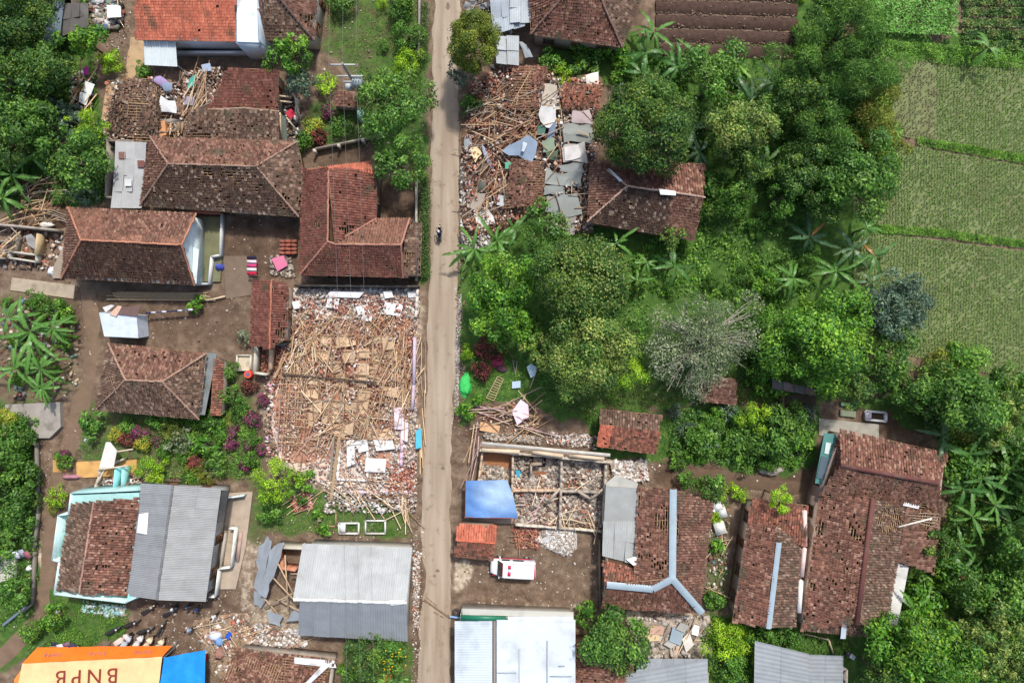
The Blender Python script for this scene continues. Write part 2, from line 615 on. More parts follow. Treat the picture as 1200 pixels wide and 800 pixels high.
def road_mat():
    m, nt, b = new_mat('worn_road')
    N, L = nt.nodes, nt.links
    geo = N.new('ShaderNodeNewGeometry')
    mp = N.new('ShaderNodeMapping')
    mp.inputs['Scale'].default_value = (1.6, 0.12, 1)
    L.new(geo.outputs['Position'], mp.inputs['Vector'])
    n1 = N.new('ShaderNodeTexNoise'); n1.inputs['Scale'].default_value = 1.0; n1.inputs['Detail'].default_value = 7
    L.new(mp.outputs[0], n1.inputs['Vector'])
    r = N.new('ShaderNodeValToRGB')
    L.new(n1.outputs['Fac'], r.inputs[0])
    el = r.color_ramp.elements
    el.new(0.5)
    for e, (p, c) in zip(el, [(0.25, S(140, 123, 105)), (0.5, S(158, 142, 123)), (0.75, S(172, 157, 139))]):
        e.position = p; e.color = (*c, 1)
    n2 = N.new('ShaderNodeTexNoise'); n2.inputs['Scale'].default_value = 0.9; n2.inputs['Detail'].default_value = 8; n2.inputs['Roughness'].default_value = .7
    L.new(geo.outputs['Position'], n2.inputs['Vector'])
    mr = N.new('ShaderNodeMapRange'); mr.inputs['From Min'].default_value = .56; mr.inputs['From Max'].default_value = .68; mr.inputs['To Max'].default_value = .7
    L.new(n2.outputs['Fac'], mr.inputs['Value'])
    mx = N.new('ShaderNodeMix'); mx.data_type = 'RGBA'
    L.new(mr.outputs[0], mx.inputs['Factor']); L.new(r.outputs[0], mx.inputs['A'])
    mx.inputs['B'].default_value = (*S(122, 102, 84), 1)
    L.new(mx.outputs['Result'], b.inputs['Base Color'])
    b.inputs['Roughness'].default_value = .9
    b.inputs['Specular IOR Level'].default_value = .2
    n3 = N.new('ShaderNodeTexNoise'); n3.inputs['Scale'].default_value = 12; n3.inputs['Detail'].default_value = 5
    L.new(geo.outputs['Position'], n3.inputs['Vector'])
    bp = N.new('ShaderNodeBump'); bp.inputs['Strength'].default_value = .25; bp.inputs['Distance'].default_value = .03
    L.new(n3.outputs['Fac'], bp.inputs['Height']); L.new(bp.outputs[0], b.inputs['Normal'])
    return m


M['road'] = road_mat()
strip_mesh('road', [(509, -160), (509, 0), (506, 100), (506, 200), (504, 300), (501, 400), (498, 500), (494, 600), (493, 650), (500, 668), (497, 695), (493, 715), (491, 735), (489, 800), (484, 960)],
           [(541, -160), (540, 0), (536, 60), (537, 100), (538, 200), (537, 300), (535, 400), (531, 490), (529, 500), (528, 600), (528, 700), (528, 800), (526, 960)],
           0.09, M['road'], (1, 1, 1), nsub=260, wob=1.3, seed=21, ncross=8, crown=0.02)
# dark damp patches and a dug trench across the road
mb = MB()
for (x, y, a, b_) in [(519, 548, 2.5, 2.2), (513, 668, 3, 2), (509, 674, 2, 1.6), (525, 8, 2.2, 5)]:
    an = np.linspace(0, 2 * math.pi, 12, endpoint=False)
    q = np.stack([x + a * np.cos(an) * RNG.uniform(.7, 1.2, 12), y + b_ * np.sin(an) * RNG.uniform(.7, 1.2, 12)], 1)
    v = PW(q, 0.0); v[:, 2] = 0.1155
    mb.add(np.concatenate([v, v.mean(0, keepdims=True)]), [[(i + 1) % 12, i, 12] for i in range(12)], S(118, 104, 90))
mb.build('road_damp_patch', M['concrete'], kind='structure')
mb = MB()
for (a, b_, w, c, z) in [((497, 702), (527, 723), .3, S(116, 98, 80), .04), ((499, 698), (512, 709), .2, S(138, 118, 95), .06), ((508, 716), (520, 723), .2, S(122, 104, 86), .05)]:
    A = P(*a); B = P(*b_)
    n = 14
    t = np.linspace(0, 1, n)
    pts = A[None] * (1 - t)[:, None] + B[None] * t[:, None]
    pts[:, 2] = z + RNG.uniform(-.015, .015, n)
    mb.tube(pts, w / 2 * (0.75 + 0.4 * RNG.random(n)), c, 6)
mb.build('road_trench_backfill', M['rubble'], kind='structure')

# footpaths
strip_mesh('path', [(92, 330), (98, 380), (96, 440), (82, 480), (70, 520), (58, 560), (50, 620), (46, 680), (36, 720), (0, 760), (-60, 800)],
           [(112, 330), (118, 380), (112, 440), (104, 480), (92, 520), (78, 560), (68, 620), (62, 680), (56, 720), (20, 768), (-40, 815)],
           0.06, M['concrete'], S(118, 98, 80), nsub=120, wob=1.2, seed=31)
strip_mesh('path', [(152, 44), (146, 84), (124, 100), (118, 140)], [(170, 44), (170, 78), (134, 112), (128, 142)], 0.07, M['concrete'], S(178, 150, 116), nsub=60, wob=.5, seed=33)
strip_mesh('path', [(790, 548), (850, 550), (900, 560), (960, 566)], [(785, 566), (850, 568), (900, 578), (958, 582)], 0.05, M['concrete'], S(98, 80, 64), nsub=60, wob=1.0, seed=35)

# concrete pads
def pad(name, poly, h, c, mat='concrete'):
    m_ = MB(); m_.slab([P(x, y, h) for x, y in poly], h + 0.1, c)
    return m_.build(name, M[mat], kind='structure')


pad('concrete_slab', [(14, 325), (88, 334), (86, 350), (12, 340)], 0.12, S(164, 150, 130))
pad('concrete_slab', [(6, 474), (70, 471), (71, 500), (58, 513), (6, 514)], 0.5, S(150, 143, 134))
pad('courtyard_paving', [(262, 300), (292, 300), (300, 345), (265, 350)], 0.05, S(116, 100, 85))
pad('concrete_slab', [(62, 535), (78, 535), (78, 553), (62, 553)], 0.1, S(190, 148, 92))
pad('terrace_floor', [(89, 541), (160, 538), (160, 556), (90, 560)], 0.14, S(196, 152, 92))
pad('concrete_slab', [(0, 645), (18, 645), (18, 678), (0, 682)], 0.25, S(196, 190, 178))
pad('concrete_slab', [(960, 490), (1030, 497), (1030, 515), (960, 510)], 0.10, S(158, 154, 142))

# ---------------------------------------------------------------- fields
def field_sheet(name, poly, c, z=0.03):
    m_ = MB(); m_.slab([P(x, y, z) for x, y in poly], 0.1, c)
    return m_.build(name, M['paddy'], kind='structure')


M['paddy'] = col_mat('paddy_mud', 0.85, 0.8, 0.3, bump=0.12, bscale=6, spec=0.25, stain=(S(104, 104, 70), 0.3, 0.5, 0.6))
RICE = [
    [(1036, 66), (1330, 80), (1330, 205), (1200, 186), (1075, 164), (1020, 150)],
    [(1000, 170), (1075, 172), (1200, 194), (1330, 214), (1330, 306), (1200, 286), (1035, 268), (1000, 250)],
    [(1000, 272), (1040, 274), (1200, 294), (1330, 314), (1330, 470), (1200, 446), (1100, 425), (1000, 400)],
]
for i, poly in enumerate(RICE):
    field_sheet('rice_paddy', poly, S(112, 120, 78), 0.03)
    xs = np.arange(990, 1300, 3.3)
    ys = np.arange(60, 470, 2.5)
    qx, qy = np.meshgrid(xs, ys)
    q = np.stack([qx.ravel(), qy.ravel()], 1)
    q[:, 1] += (q[:, 0] - 1100) * 0.05
    q += RNG.normal(0, .28, q.shape) + np.stack([1.2 * vnoise(q[:, 1], q[:, 0], 120, 9), 0 * q[:, 0]], 1)
    q = q[inpoly(q[:, 0], q[:, 1], poly)]
    q = q[q[:, 0] < 1270]
    den = .93 + .2 * vnoise(q[:, 0], q[:, 1], 75, 40 + i)
    if i == 0:
        den = np.where(q[:, 0] < 1098, den - .3, den + .02)
    q = q[RNG.random(len(q)) < den]
    w = PW(q, 0.03)
    m_ = MB()
    for k in range(4):
        n = len(w)
        an = RNG.uniform(0, 6.28, n)
        hgt = RNG.uniform(.12, .24, n)
        d = np.stack([np.cos(an), np.sin(an), 0 * an], 1)
        s = np.stack([-np.sin(an), np.cos(an), 0 * an], 1) * .034
        sp = RNG.uniform(.05, .13, n)[:, None]
        tip = w + d * sp + np.stack([0 * an, 0 * an, hgt], 1)
        mid = w + d * sp * .45 + np.stack([0 * an, 0 * an, hgt * .75], 1)
        v = np.stack([w - s, mid - s * 1.8, tip, mid + s * 1.8], 1).reshape(-1, 3)
        f = np.arange(n * 4).reshape(n, 4)
        g = RNG.random((n, 1))
        c = S(94, 142, 54) * (1 - g) + S(126, 166, 78) * g
        if i == 0:
            c = np.where((q[:, 0] < 1098)[:, None], S(150, 140, 112) * (.85 + .4 * g), c)
        m_.add(v, f, np.repeat(c, 4, 0))
    m_.build('rice_seedlings', M['grass'], kind='stuff')

# ploughed field in raised beds
M['soil'] = col_mat('ploughed_soil', 0.95, 3.0, 0.35, bump=0.8, bscale=9, spec=0.1)
for i in range(6):
    y1 = 66 - 16.8 * i
    y0 = y1 - 15.2
    n, mcs = 84, 7
    q = np.zeros((n, mcs, 2)); t = np.linspace(0, 1, n); u = np.linspace(0, 1, mcs)
    q[:, :, 0] = (768 + 166 * t)[:, None]
    q[:, :, 1] = (y1 * (1 - u) + y0 * u)[None, :] + (4.0 * t)[:, None]
    v = PW(q.reshape(-1, 2), 0)
    prof = np.array([0, .16, .24, .26, .25, .2, 0.0])
    v[:, 2] = np.tile(prof, n) + .04 * vnoise(v[:, 0], v[:, 1], .9, 50 + i) + RNG.uniform(-.02, .03, len(v))
    ii = np.arange(n * mcs).reshape(n, mcs)
    f = np.stack([ii[:-1, :-1], ii[1:, :-1], ii[1:, 1:], ii[:-1, 1:]], -1).reshape(-1, 4)
    m_ = MB(); m_.add(v, f, S(76, 60, 52))
    if i == 0:
        ploughed = bpy.data.objects.new('ploughed_field', None); COL.objects.link(ploughed); ploughed['kind'] = 'structure'
    m_.build('soil_bed', M['soil'], ploughed)
# pale clods and stubble along the furrows
m_ = MB()
q = sample_poly([(770, -30), (932, -30), (932, 66), (770, 64)], 420)
fy = 66 - 16.8 * np.round((66 - q[:, 1]) / 16.8) + RNG.normal(-.5, 1.2, len(q)) + 4 * (q[:, 0] - 768) / 166
q[:300, 1] = fy[:300]
c = PW(q, 0); c[:, 2] = RNG.uniform(.2, .3, len(q)); c[:300, 2] = .07
g = RNG.random((len(q), 1))
m_.boxes(c, RNG.uniform(.06, .22, (len(q), 3)) * [1.3, .7, .5], RNG.uniform(-.5, .5, (len(q), 3)), S(150, 128, 112) * g + S(96, 76, 64) * (1 - g), .3)
m_.build('soil_clods', M['soil'], kind='stuff')
# ---------------------------------------------------------------- roofs and houses
PAL = {
    'orange': ([S(206, 108, 78), S(190, 96, 70), S(216, 126, 96), S(170, 86, 64)], [5, 3, 2, 1]),
    'brown': ([S(132, 102, 88), S(106, 80, 68), S(160, 130, 112), S(84, 62, 54), S(190, 166, 146), S(142, 98, 80)], [5, 4, 3, 3, 1.6, 2]),
    'brownred': ([S(146, 98, 82), S(118, 76, 64), S(170, 124, 106), S(92, 60, 50), S(186, 146, 126)], [5, 4, 2.5, 2, 1]),
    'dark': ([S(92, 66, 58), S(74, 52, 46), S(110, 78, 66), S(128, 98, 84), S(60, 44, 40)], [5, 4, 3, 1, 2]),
    'red': ([S(150, 84, 70), S(132, 72, 60), S(164, 98, 82), S(112, 62, 54), S(176, 118, 100)], [5, 4, 3, 2, .8]),
    'warm': ([S(160, 106, 86), S(144, 94, 76), S(172, 122, 100), S(124, 82, 68)], [4, 3, 2, 2]),
    'speck': ([S(150, 96, 80), S(120, 76, 64), S(186, 134, 112), S(92, 60, 52), S(206, 164, 144), S(168, 104, 82)], [5, 4, 2.2, 2.5, 1.2, 2]),
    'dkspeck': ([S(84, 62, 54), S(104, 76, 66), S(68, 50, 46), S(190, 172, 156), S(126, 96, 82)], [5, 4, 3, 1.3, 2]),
    'mixor': ([S(186, 104, 78), S(120, 82, 68), S(204, 128, 98), S(96, 66, 56), S(160, 96, 76)], [4, 3, 2, 2.5, 2]),
}
TW, TL = 0.25, 0.27
for _k in PAL:                          # old clay: tones lie close together and are a little dusty
    _c = np.array(PAL[_k][0])
    _mean = (_c * np.array(PAL[_k][1])[:, None]).sum(0) / sum(PAL[_k][1])
    _c = _mean + (_c - _mean) * (.66 if _k != 'orange' else .5)
    _g = _c.mean(1, keepdims=True)
    _c = (_c + (_g - _c) * (.3 if _k != 'orange' else .14)) * (np.array([.70, .648, .572]) if _k != 'orange' else np.array([.82, .84, .8]))
    PAL[_k] = (list(_c), PAL[_k][1])
_pr = [(-.46, .04), (-.14, 0.0), (.18, .125), (.47, .05)]
TILE_V = np.array([[x, -.50, z + .034] for x, z in _pr] + [[x, .62, z] for x, z in _pr])
TILE_F = np.array([[0, 1, 5, 4], [1, 2, 6, 5], [2, 3, 7, 6]])


def lerp(a, b, t):
    return a + (b - a) * t


def tile_plane(mb, bat, e0, e1, r1, r0, pal='brown', miss=.02, jit=1.0, seed=1, sag=.09, hole=None, side=None, zones=()):
    """cover the sloping quad e0-e1 (eave) r0-r1 (ridge) with single tiles; holes show the battens under them"""
    rng = np.random.default_rng(seed)
    e0, e1, r1, r0 = [np.asarray(p, float) for p in (e0, e1, r1, r0)]
    u = (e1 - e0) / np.linalg.norm(e1 - e0)
    sl = max(np.linalg.norm((r0 - e0) - u * np.dot(r0 - e0, u)), np.linalg.norm((r1 - e1) - u * np.dot(r1 - e1, u)))
    rows = max(2, int(round(sl / TL)))
    pos, wd = [], []
    for i in range(rows):
        v = (i + .5) / rows
        Lp, Rp = lerp(e0, r0, v), lerp(e1, r1, v)
        sL, sR = np.dot(Lp - e0, u), np.dot(Rp - e0, u)
        if sR - sL < .12:
            continue
        k0 = math.ceil((sL - TW * .35) / TW); k1 = math.floor((sR + TW * .35) / TW)
        s = np.arange(k0, k1 + 1) * TW
        t = (s - sL) / (sR - sL)
        p = Lp[None] + (Rp - Lp)[None] * t[:, None]
        pos.append(p)
        tt = np.clip(t, 0, 1)[:, None]
        wd.append(norm(lerp(r0, r1, tt) - lerp(e0, e1, tt)))
    pos = np.concatenate(pos); w = np.concatenate(wd)
    un = np.broadcast_to(u, pos.shape)
    nr = norm(np.cross(un, w))
    nr = np.where(nr[:, 2:3] < 0, -nr, nr)
    # slope direction across u
    w = w - un * np.sum(w * un, 1, keepdims=True)
    w = norm(w)
    x, y = pos[:, 0], pos[:, 1]
    cl = vnoise(x, y, 2.6, seed + 3)
    pm = miss + np.clip(cl - .95, 0, 1) * miss * 14
    eave_d = np.sum((pos - e0) * w, 1)
    slip = np.clip(vnoise(x, y, 1.7, seed + 23) - .2, 0, 1)
    pm = pm + np.where(eave_d < TL, .10 + .5 * slip, 0) * min(1.0, miss * 40)          # slipped tiles along the eave
    keep = rng.random(len(pos)) > pm
    if hole is not None:
        for (hx, hy, hr, dens) in hole:
            hw = P(hx, hy, float(pos[:, 2].mean()))
            d = np.hypot((x - hw[0]), (y - hw[1])) + .35 * vnoise(x, y, 1.1, seed + 9)
            keep &= ~((d < hr) & (rng.random(len(pos)) < dens))
    n = len(pos)
    pz = pos.copy()
    pz[:, 2] += -sag * np.clip(vnoise(x, y, 4.2, seed + 5), -1, 1) + rng.uniform(-.012, .012, n) * jit
    pz += un * rng.normal(0, .014 * jit, (n, 1)) + w * rng.normal(0, .02 * jit, (n, 1))
    jit = jit * .8
    a = rng.normal(0, .045 * jit, n)
    bump_t = rng.normal(0, .05 * jit, n)
    cols, wt = PAL[pal]
    wt = np.array(wt) / sum(wt)
    ci = rng.choice(len(cols), n, p=wt)
    c = np.array(cols)[ci] * rng.uniform(.9, 1.1, (n, 1))
    lm = vnoise(x, y, 3.3, seed + 7)
    c = c * (1 + .10 * np.clip(lm, -1.2, 1.2))[:, None]
    us_ = (pos - e0) @ u
    vs_ = np.sum((pos - e0) * w, 1)
    c = c * (1 + .13 * np.clip(vnoise(us_, vs_ * .12, .9, seed + 13), -1.3, 1.3))[:, None]           # rain streaks down the slope
    moss = np.clip(vnoise(x, y, 2.4, seed + 17) - .55, 0, .8)[:, None]
    c = c * (1 - moss) + moss * S(78, 74, 58)
    for (poly, zp) in zones:            # a patch laid with other tiles
        ppx = x * FPX / (CAM_H - pos[:, 2]) + 600; ppy = 400 - y * FPX / (CAM_H - pos[:, 2])
        m_ = inpoly(ppx, ppy, poly)
        zc, zw = PAL[zp]
        zc = np.array(zc)[rng.choice(len(zc), n, p=np.array(zw) / sum(zw))] * rng.uniform(.88, 1.12, (n, 1))
        c[m_] = zc[m_]
    U = un * np.cos(a)[:, None] + w * np.sin(a)[:, None]
    Wd = w * np.cos(a)[:, None] - un * np.sin(a)[:, None]
    T = TILE_V[None] * np.array([TW, TL, 1.0])
    v = pz[:, None, :] + T[:, :, 0:1] * U[:, None, :] + T[:, :, 1:2] * Wd[:, None, :] + (T[:, :, 2:3] + T[:, :, 1:2] * bump_t[:, None, None]) * nr[:, None, :]
    v, c = v[keep], c[keep]
    m = len(v)
    f = (TILE_F[None] + (np.arange(m) * 8)[:, None, None]).reshape(-1, 4)
    mb.add(v.reshape(-1, 3), f, np.repeat(c, 8, 0))
    if bat is not None:
        nn = nr.mean(0)
        for i in range(0, rows + 1):
            v_ = i / rows
            Lp, Rp = lerp(e0, r0, v_) - nn * .05, lerp(e1, r1, v_) - nn * .05
            if np.linalg.norm(Rp - Lp) > .3:
                bat.bar(Lp, Rp, .045, .03, S(176, 146, 112))
        L = np.linalg.norm(e1 - e0)
        for t in np.linspace(.02, .98, max(3, int(L / .9))):
            bat.bar(lerp(e0, e1, t) - nn * .10, lerp(r0, r1, t) - nn * .10, .06, .08, S(140, 110, 82))


def ridge_line(mb, pts, c, w=.17, seed=0, h=.10):
    rng = np.random.default_rng(seed + 77)
    pts = [np.asarray(p, float) for p in pts]
    for a, b in zip(pts[:-1], pts[1:]):
        L = np.linalg.norm(b - a)
        n = max(2, int(L / .38))
        for i in range(n):
            p, q = lerp(a, b, i / n), lerp(a, b, (i + 1.12) / n)
            off = rng.normal(0, .015, 3)
            mb.tube([p + off + [0, 0, h * .3], q + off + [0, 0, h * .15]], [w * .62, w * .52], np.asarray(c) * rng.uniform(.85, 1.12), 7, cap=False)


def inset(pts, d):
    pts = [np.array(p, float) for p in pts]
    c = sum(pts) / len(pts)
    out = []
    for p in pts:
        v = p - c
        v[2] = 0
        L = np.linalg.norm(v[:2])
        out.append(p - v / (L + 1e-9) * d * 1.35)
    return out


UNIT_CUBE = {}


def unit_box(mat):
    if mat.name not in UNIT_CUBE:
        m_ = MB(); m_.add(CUBE_V, CUBE_F, (1, 1, 1))
        UNIT_CUBE[mat.name] = m_.mesh('box_' + mat.name, (0, 0, 0), mat)
    return UNIT_CUBE[mat.name]


WIN_MESH = {}


def window_meshes():
    if WIN_MESH:
        return WIN_MESH
    f = MB()
    for sx in (-1, 1):
        f.box((sx * .55, 0, 0), (.1, .14, 1.2), S(112, 84, 62))
    for sz in (-1, 0, 1):
        f.box((0, .002, sz * .55), (1.0, .12, .1 if sz else .05), S(118, 88, 64))
    g = MB(); g.box((0, .01, 0), (1.0, .05, 1.0), S(38, 44, 48))
    d = MB(); d.box((0, 0, 0), (.9, .1, 2.0), S(104, 74, 52)); d.box((0, -.06, .45), (.6, .03, .8), S(84, 58, 40)); d.box((0, -.06, -.5), (.6, .03, .7), S(84, 58, 40))
    h = MB(); h.box((.34, -.09, 0), (.05, .06, .14), S(170, 160, 140))
    WIN_MESH['window'] = f.mesh('window', (0, 0, 0), M['wood']); WIN_MESH['pane'] = g.mesh('pane', (0, 0, 0), M['glass'])
    WIN_MESH['door'] = d.mesh('door', (0, 0, 0), M['wood']); WIN_MESH['handle'] = h.mesh('handle', (0, 0, 0), M['metal'])
    return WIN_MESH


def child(name, me, parent, loc, rz=0.0, scale=(1, 1, 1), rot=None):
    o = bpy.data.objects.new(name, me)
    o.parent = parent
    o.location = loc
    o.rotation_euler = rot if rot is not None else (0, 0, rz)
    o.scale = scale
    COL.objects.link(o)
    return o


def openings(T, a, b, h, seed):
    """windows and a door on the wall a-b when its outer face can be seen"""
    wm = window_meshes()
    a = np.array(a[:2], float); b = np.array(b[:2], float)
    L = np.linalg.norm(b - a)
    if L < 2.2 or h < 2.2:
        return
    mid = (a + b) / 2
    d = (b - a) / L
    nrm = np.array([d[1], -d[0]])
    cen = np.array(T.location)[:2]
    if np.dot(nrm, mid - cen) < 0:
        nrm = -nrm
    if np.dot(nrm, -mid) < 2.0:
        return
    rz = math.atan2(nrm[1], nrm[0]) + math.pi / 2
    n = max(1, int(L / 2.6))
    for i in range(n):
        p = lerp(a, b, (i + .5) / n) + nrm * .1
        if i == n // 2 and n > 1:
            o = child('door', wm['door'], T, (p[0] - cen[0], p[1] - cen[1], 1.02), rz)
            child('handle', wm['handle'], o, (0, 0, 0))
        else:
            o = child('window', wm['window'], T, (p[0] - cen[0], p[1] - cen[1], 1.5), rz)
            child('pane', wm['pane'], o, (0, 0, 0))


def house(name, label, planes, corners, wallc, ze=3.0, over=.45, pal='brown', ridges=(), gables=(), ridgec=None, seed=1, miss=.02, jit=1.0, sag=.09, cat='house', holes=None, walls=True, zones=(), group=None, wins=True):
    """planes: list of quads of (px,py,z) eave,eave,ridge,ridge; corners: eave corners at height ze"""
    cw = [P(x, y, ze) for x, y in corners]
    base = sum(cw) / len(cw)
    T = thing(name, label, cat, (base[0], base[1], 0), group)
    foot = inset(cw, over)
    w = MB()
    n = len(foot)
    if walls:
        for i in range(n):
            w.wall(foot[i], foot[(i + 1) % n], ze - .12, ze - .12, .16, wallc)
        for g in gables:
            pts = inset([P3(p) for p in g], 0)
            cen = np.array([base[0], base[1], 0])
            out = []
            for p in pts:
                v = p - cen; v[2] = 0
                out.append(p - v / np.linalg.norm(v) * over * .9 - np.array([0, 0, .12]))
            q = np.array(out)
            nrm = np.cross(q[1] - q[0], q[2] - q[0]); nrm /= np.linalg.norm(nrm)
            lo = q - nrm * .12
            k = len(q)
            w.add(np.concatenate([q, lo]), [[0, 1, 2], [5, 4, 3]] if k == 3 else [[0, 1, 2], [0, 2, 3], [6, 5, 4], [7, 6, 4]], wallc)
            for i in range(k):
                j = (i + 1) % k
                w.add([q[i], lo[i], lo[j], q[j]], [[0, 1, 2, 3]], wallc)
        w.build('wall', M['wall'], T)
        for i in range(n if wins else 0):
            openings(T, foot[i], foot[(i + 1) % n], ze, seed)
    c = MB()
    c.slab([f + np.array([0, 0, -.15]) for f in foot], .05, S(92, 70, 54))
    c.build('ceiling', M['wood'], T)
    mb, bat = MB(), MB()
    for i, pl in enumerate(planes):
        opts = dict(pal=pal, miss=miss, jit=jit, sag=sag, zones=zones)
        q = pl
        if isinstance(pl, dict):
            opts.update({k: v for k, v in pl.items() if k != 'q'})
            q = pl['q']
        tile_plane(mb, bat, *[P3(p) for p in q], seed=seed * 31 + i, hole=holes, **opts)
    R = mb.build('roof', M['tile'], T, kind='stuff')
    bat.build('battens', M['wood'], T, kind='stuff')
    if ridges:
        r = MB()
        for j, line in enumerate(ridges):
            ridge_line(r, [P3(p) for p in line], ridgec if ridgec is not None else S(120, 92, 80), seed=seed + j)
        r.build('ridge_cap', M['tile'], T)
    return T


def frame_matrix(o, u, w, nrm, su, sw):
    return Matrix(((u[0] * su, w[0] * sw, nrm[0], o[0]), (u[1] * su, w[1] * sw, nrm[1], o[1]), (u[2] * su, w[2] * sw, nrm[2], o[2]), (0, 0, 0, 1)))


def sheet_plane(T, e0, e1, r1, r0, c, mat='sheet', sw=1.05, sl=2.2, seed=1, tilt=.006, drop=0.0, waves=6, name='roof_sheet', lift=0.0, amp=.03):
    rng = np.random.default_rng(seed)
    e0, e1, r1, r0 = [P3(p) if len(p) == 3 else np.array(p) for p in (e0, e1, r1, r0)]
    nu = max(1, int(round(np.linalg.norm(e1 - e0) / sw)))
    nv = max(1, int(round(np.linalg.norm(r0 - e0) / sl)))
    cen = np.array(T.location)
    for j in range(nv):
        for i in range(nu):
            if rng.random() < drop:
                continue
            a, b = i / nu, (i + 1) / nu
            v0, v1 = j / nv, (j + 1) / nv

            def pt(s, t):
                return lerp(lerp(e0, e1, s), lerp(r0, r1, s), t)
            nr = np.cross(e1 - e0, (r0 + r1) / 2 - (e0 + e1) / 2); nr /= np.linalg.norm(nr)
            if nr[2] < 0:
                nr = -nr
            ga, gv = .02 / nu, .05 / nv
            k = waves * 4 + 1
            us = np.linspace(a - ga, b + ga, k)
            tl_ = rng.normal(0, tilt, 2) * 3
            lf = .02 + .03 * (j % 2) + .012 * (i % 2) + lift
            v = []
            for jj, t in enumerate((v0 - gv, v1)):
                for q_, s_ in enumerate(us):
                    v.append(pt(s_, t) + nr * (lf + amp * math.cos(q_ / (k - 1) * waves * 2 * math.pi) + tl_[0] * (q_ / (k - 1) - .5) + tl_[1] * (jj - .5)))
            m_ = MB(); m_.add(v, [[q_, q_ + 1, k + q_ + 1, k + q_] for q_ in range(k - 1)], np.asarray(c))
            m_.build(name, M[mat], T)


def ragged(pts, amt, seed):
    """torn outline: edges split and nudged"""
    rng = np.random.default_rng(seed)
    out = []
    for a, b in zip(pts, pts[1:] + pts[:1]):
        a, b = np.array(a), np.array(b)
        n = max(2, int(np.linalg.norm(b - a) / .7))
        for i in range(n):
            p = lerp(a, b, i / n)
            out.append(p + rng.normal(0, amt, 3) * [1, 1, .35])
    return out


def slab_part(T, name, pts, thick, c, mat='wall'):
    q = [P3(p) for p in pts]
    if name == 'fallen_sheet' and np.linalg.norm(q[2] - q[0]) > 1.3:
        q = ragged(q, .09, int(pts[0][0] * 7 + pts[0][1]))
    m_ = MB()
    if name == 'fallen_sheet':        # creased: a fan round a pushed-in middle
        r_ = np.random.default_rng(int(pts[0][0] * 5))
        cen = sum(q) / len(q) + [r_.normal(0, .15), r_.normal(0, .15), r_.uniform(-.16, .2)]
        k = len(q)
        cs_ = np.asarray(c) * .9 * r_.uniform(.82, 1.08, (k + 1, 1))
        for dz in (0, -thick):
            m_.add(np.array(q + [cen]) + [0, 0, dz], [[i, (i + 1) % k, k] for i in range(k)], cs_)
    else:
        m_.slab(q, thick, c)
    return m_.build(name, M[mat], T)


def beam_part(T, name, a, b, w, h, c, mat='wood'):
    m_ = MB(); m_.bar(P3(a), P3(b), w, h, c)
    return m_.build(name, M[mat], T)


def wall_part(T, pts, h, c, t=.14, name='wall', closed=False, jag=0.0, seed=0, mat='wall'):
    """one mesh of wall panels along ground pixels"""
    rng = np.random.default_rng(seed)
    m_ = MB()
    w = [P(x, y, 0) for x, y in pts]
    if closed:
        w = w + [w[0]]
    for a, b in zip(w[:-1], w[1:]):
        L = np.linalg.norm(b - a)
        n = max(1, int(L / .7)) if jag else 1
        hs = np.clip(h * (1 - jag * rng.random(n + 1)), .1, h)
        for i in range(n):
            m_.wall(lerp(a, b, i / n), lerp(a, b, (i + 1) / n), hs[i], hs[i + 1], t, np.asarray(c) * rng.uniform(.94, 1.04))
    return m_.build(name, M[mat], T)


def base_of(pts, z=0):
    p = np.array([P(x, y, z) for x, y in pts]).mean(0)
    return (p[0], p[1], 0)


# ---- H1: long orange-tiled house with pale walls
T = house('tiled_house', 'pale-walled house with an even bright orange tile roof and white awning', [[(160, 47, 3.4), (276, 49, 3.4), (274, -75, 6.0), (157, -75, 6.0)]],
          [(160, 47), (276, 49), (274, -200), (157, -200)], S(196, 200, 202), ze=3.4, over=.3, pal='orange', miss=.003, jit=.55, sag=.02, seed=2, wins=False)
sheet_plane(T, (170, 75, 2.5), (208, 77, 2.5), (206, 49, 2.9), (169, 48, 2.9), S(196, 204, 204), 'metal', sw=.9, sl=2.6, seed=3, name='awning_sheet')
for x, y in ((171, 74), (207, 76)):
    m_ = MB(); b0 = P(x, y, 2.5); m_.tube([[b0[0], b0[1], 0], b0], .05, S(150, 150, 148)); m_.build('awning_post', M['metal'], T)
slab_part(T, 'gable_parapet', [(277, -80, 4.0), (302, -80, 4.0), (304, 50, 4.0), (278, 49, 4.0)], .25, S(212, 220, 224))
m_ = MB()
fp = [P(276, -80, 4), P(302, -80, 4), P(306, 50, 4), P(276, 49, 4)]
for i in range(4):
    m_.wall(fp[i], fp[(i + 1) % 4], 4.5 if i == 1 else 3.74, 4.5 if i == 1 else 3.74, .18, S(206, 216, 222))
m_.build('side_wing', M['wall'], T)
wall_part(T, [(206, 66), (310, 66)], 1.2, S(188, 192, 194), name='plinth_wall')

# ---- H2: brown hip roof north
house('tiled_house', 'brown hipped tile roof with a dark ridge beside a grassy yard', [
    [(303, 47, 3), (368, 48, 3), (322, -8, 5.2), (305, -8, 5.2)],
    dict(q=[(368, 48, 3), (378, -60, 3), (330, -60, 5.2), (322, -8, 5.2)], pal='brownred')],
    [(303, 48), (368, 49), (380, -60), (303, -60)], S(180, 172, 160), seed=4, ridges=[[(368, 48, 3.05), (322, -8, 5.3)]], ridgec=S(92, 82, 78), miss=.03, holes=[(366, 20, .8, .6)])

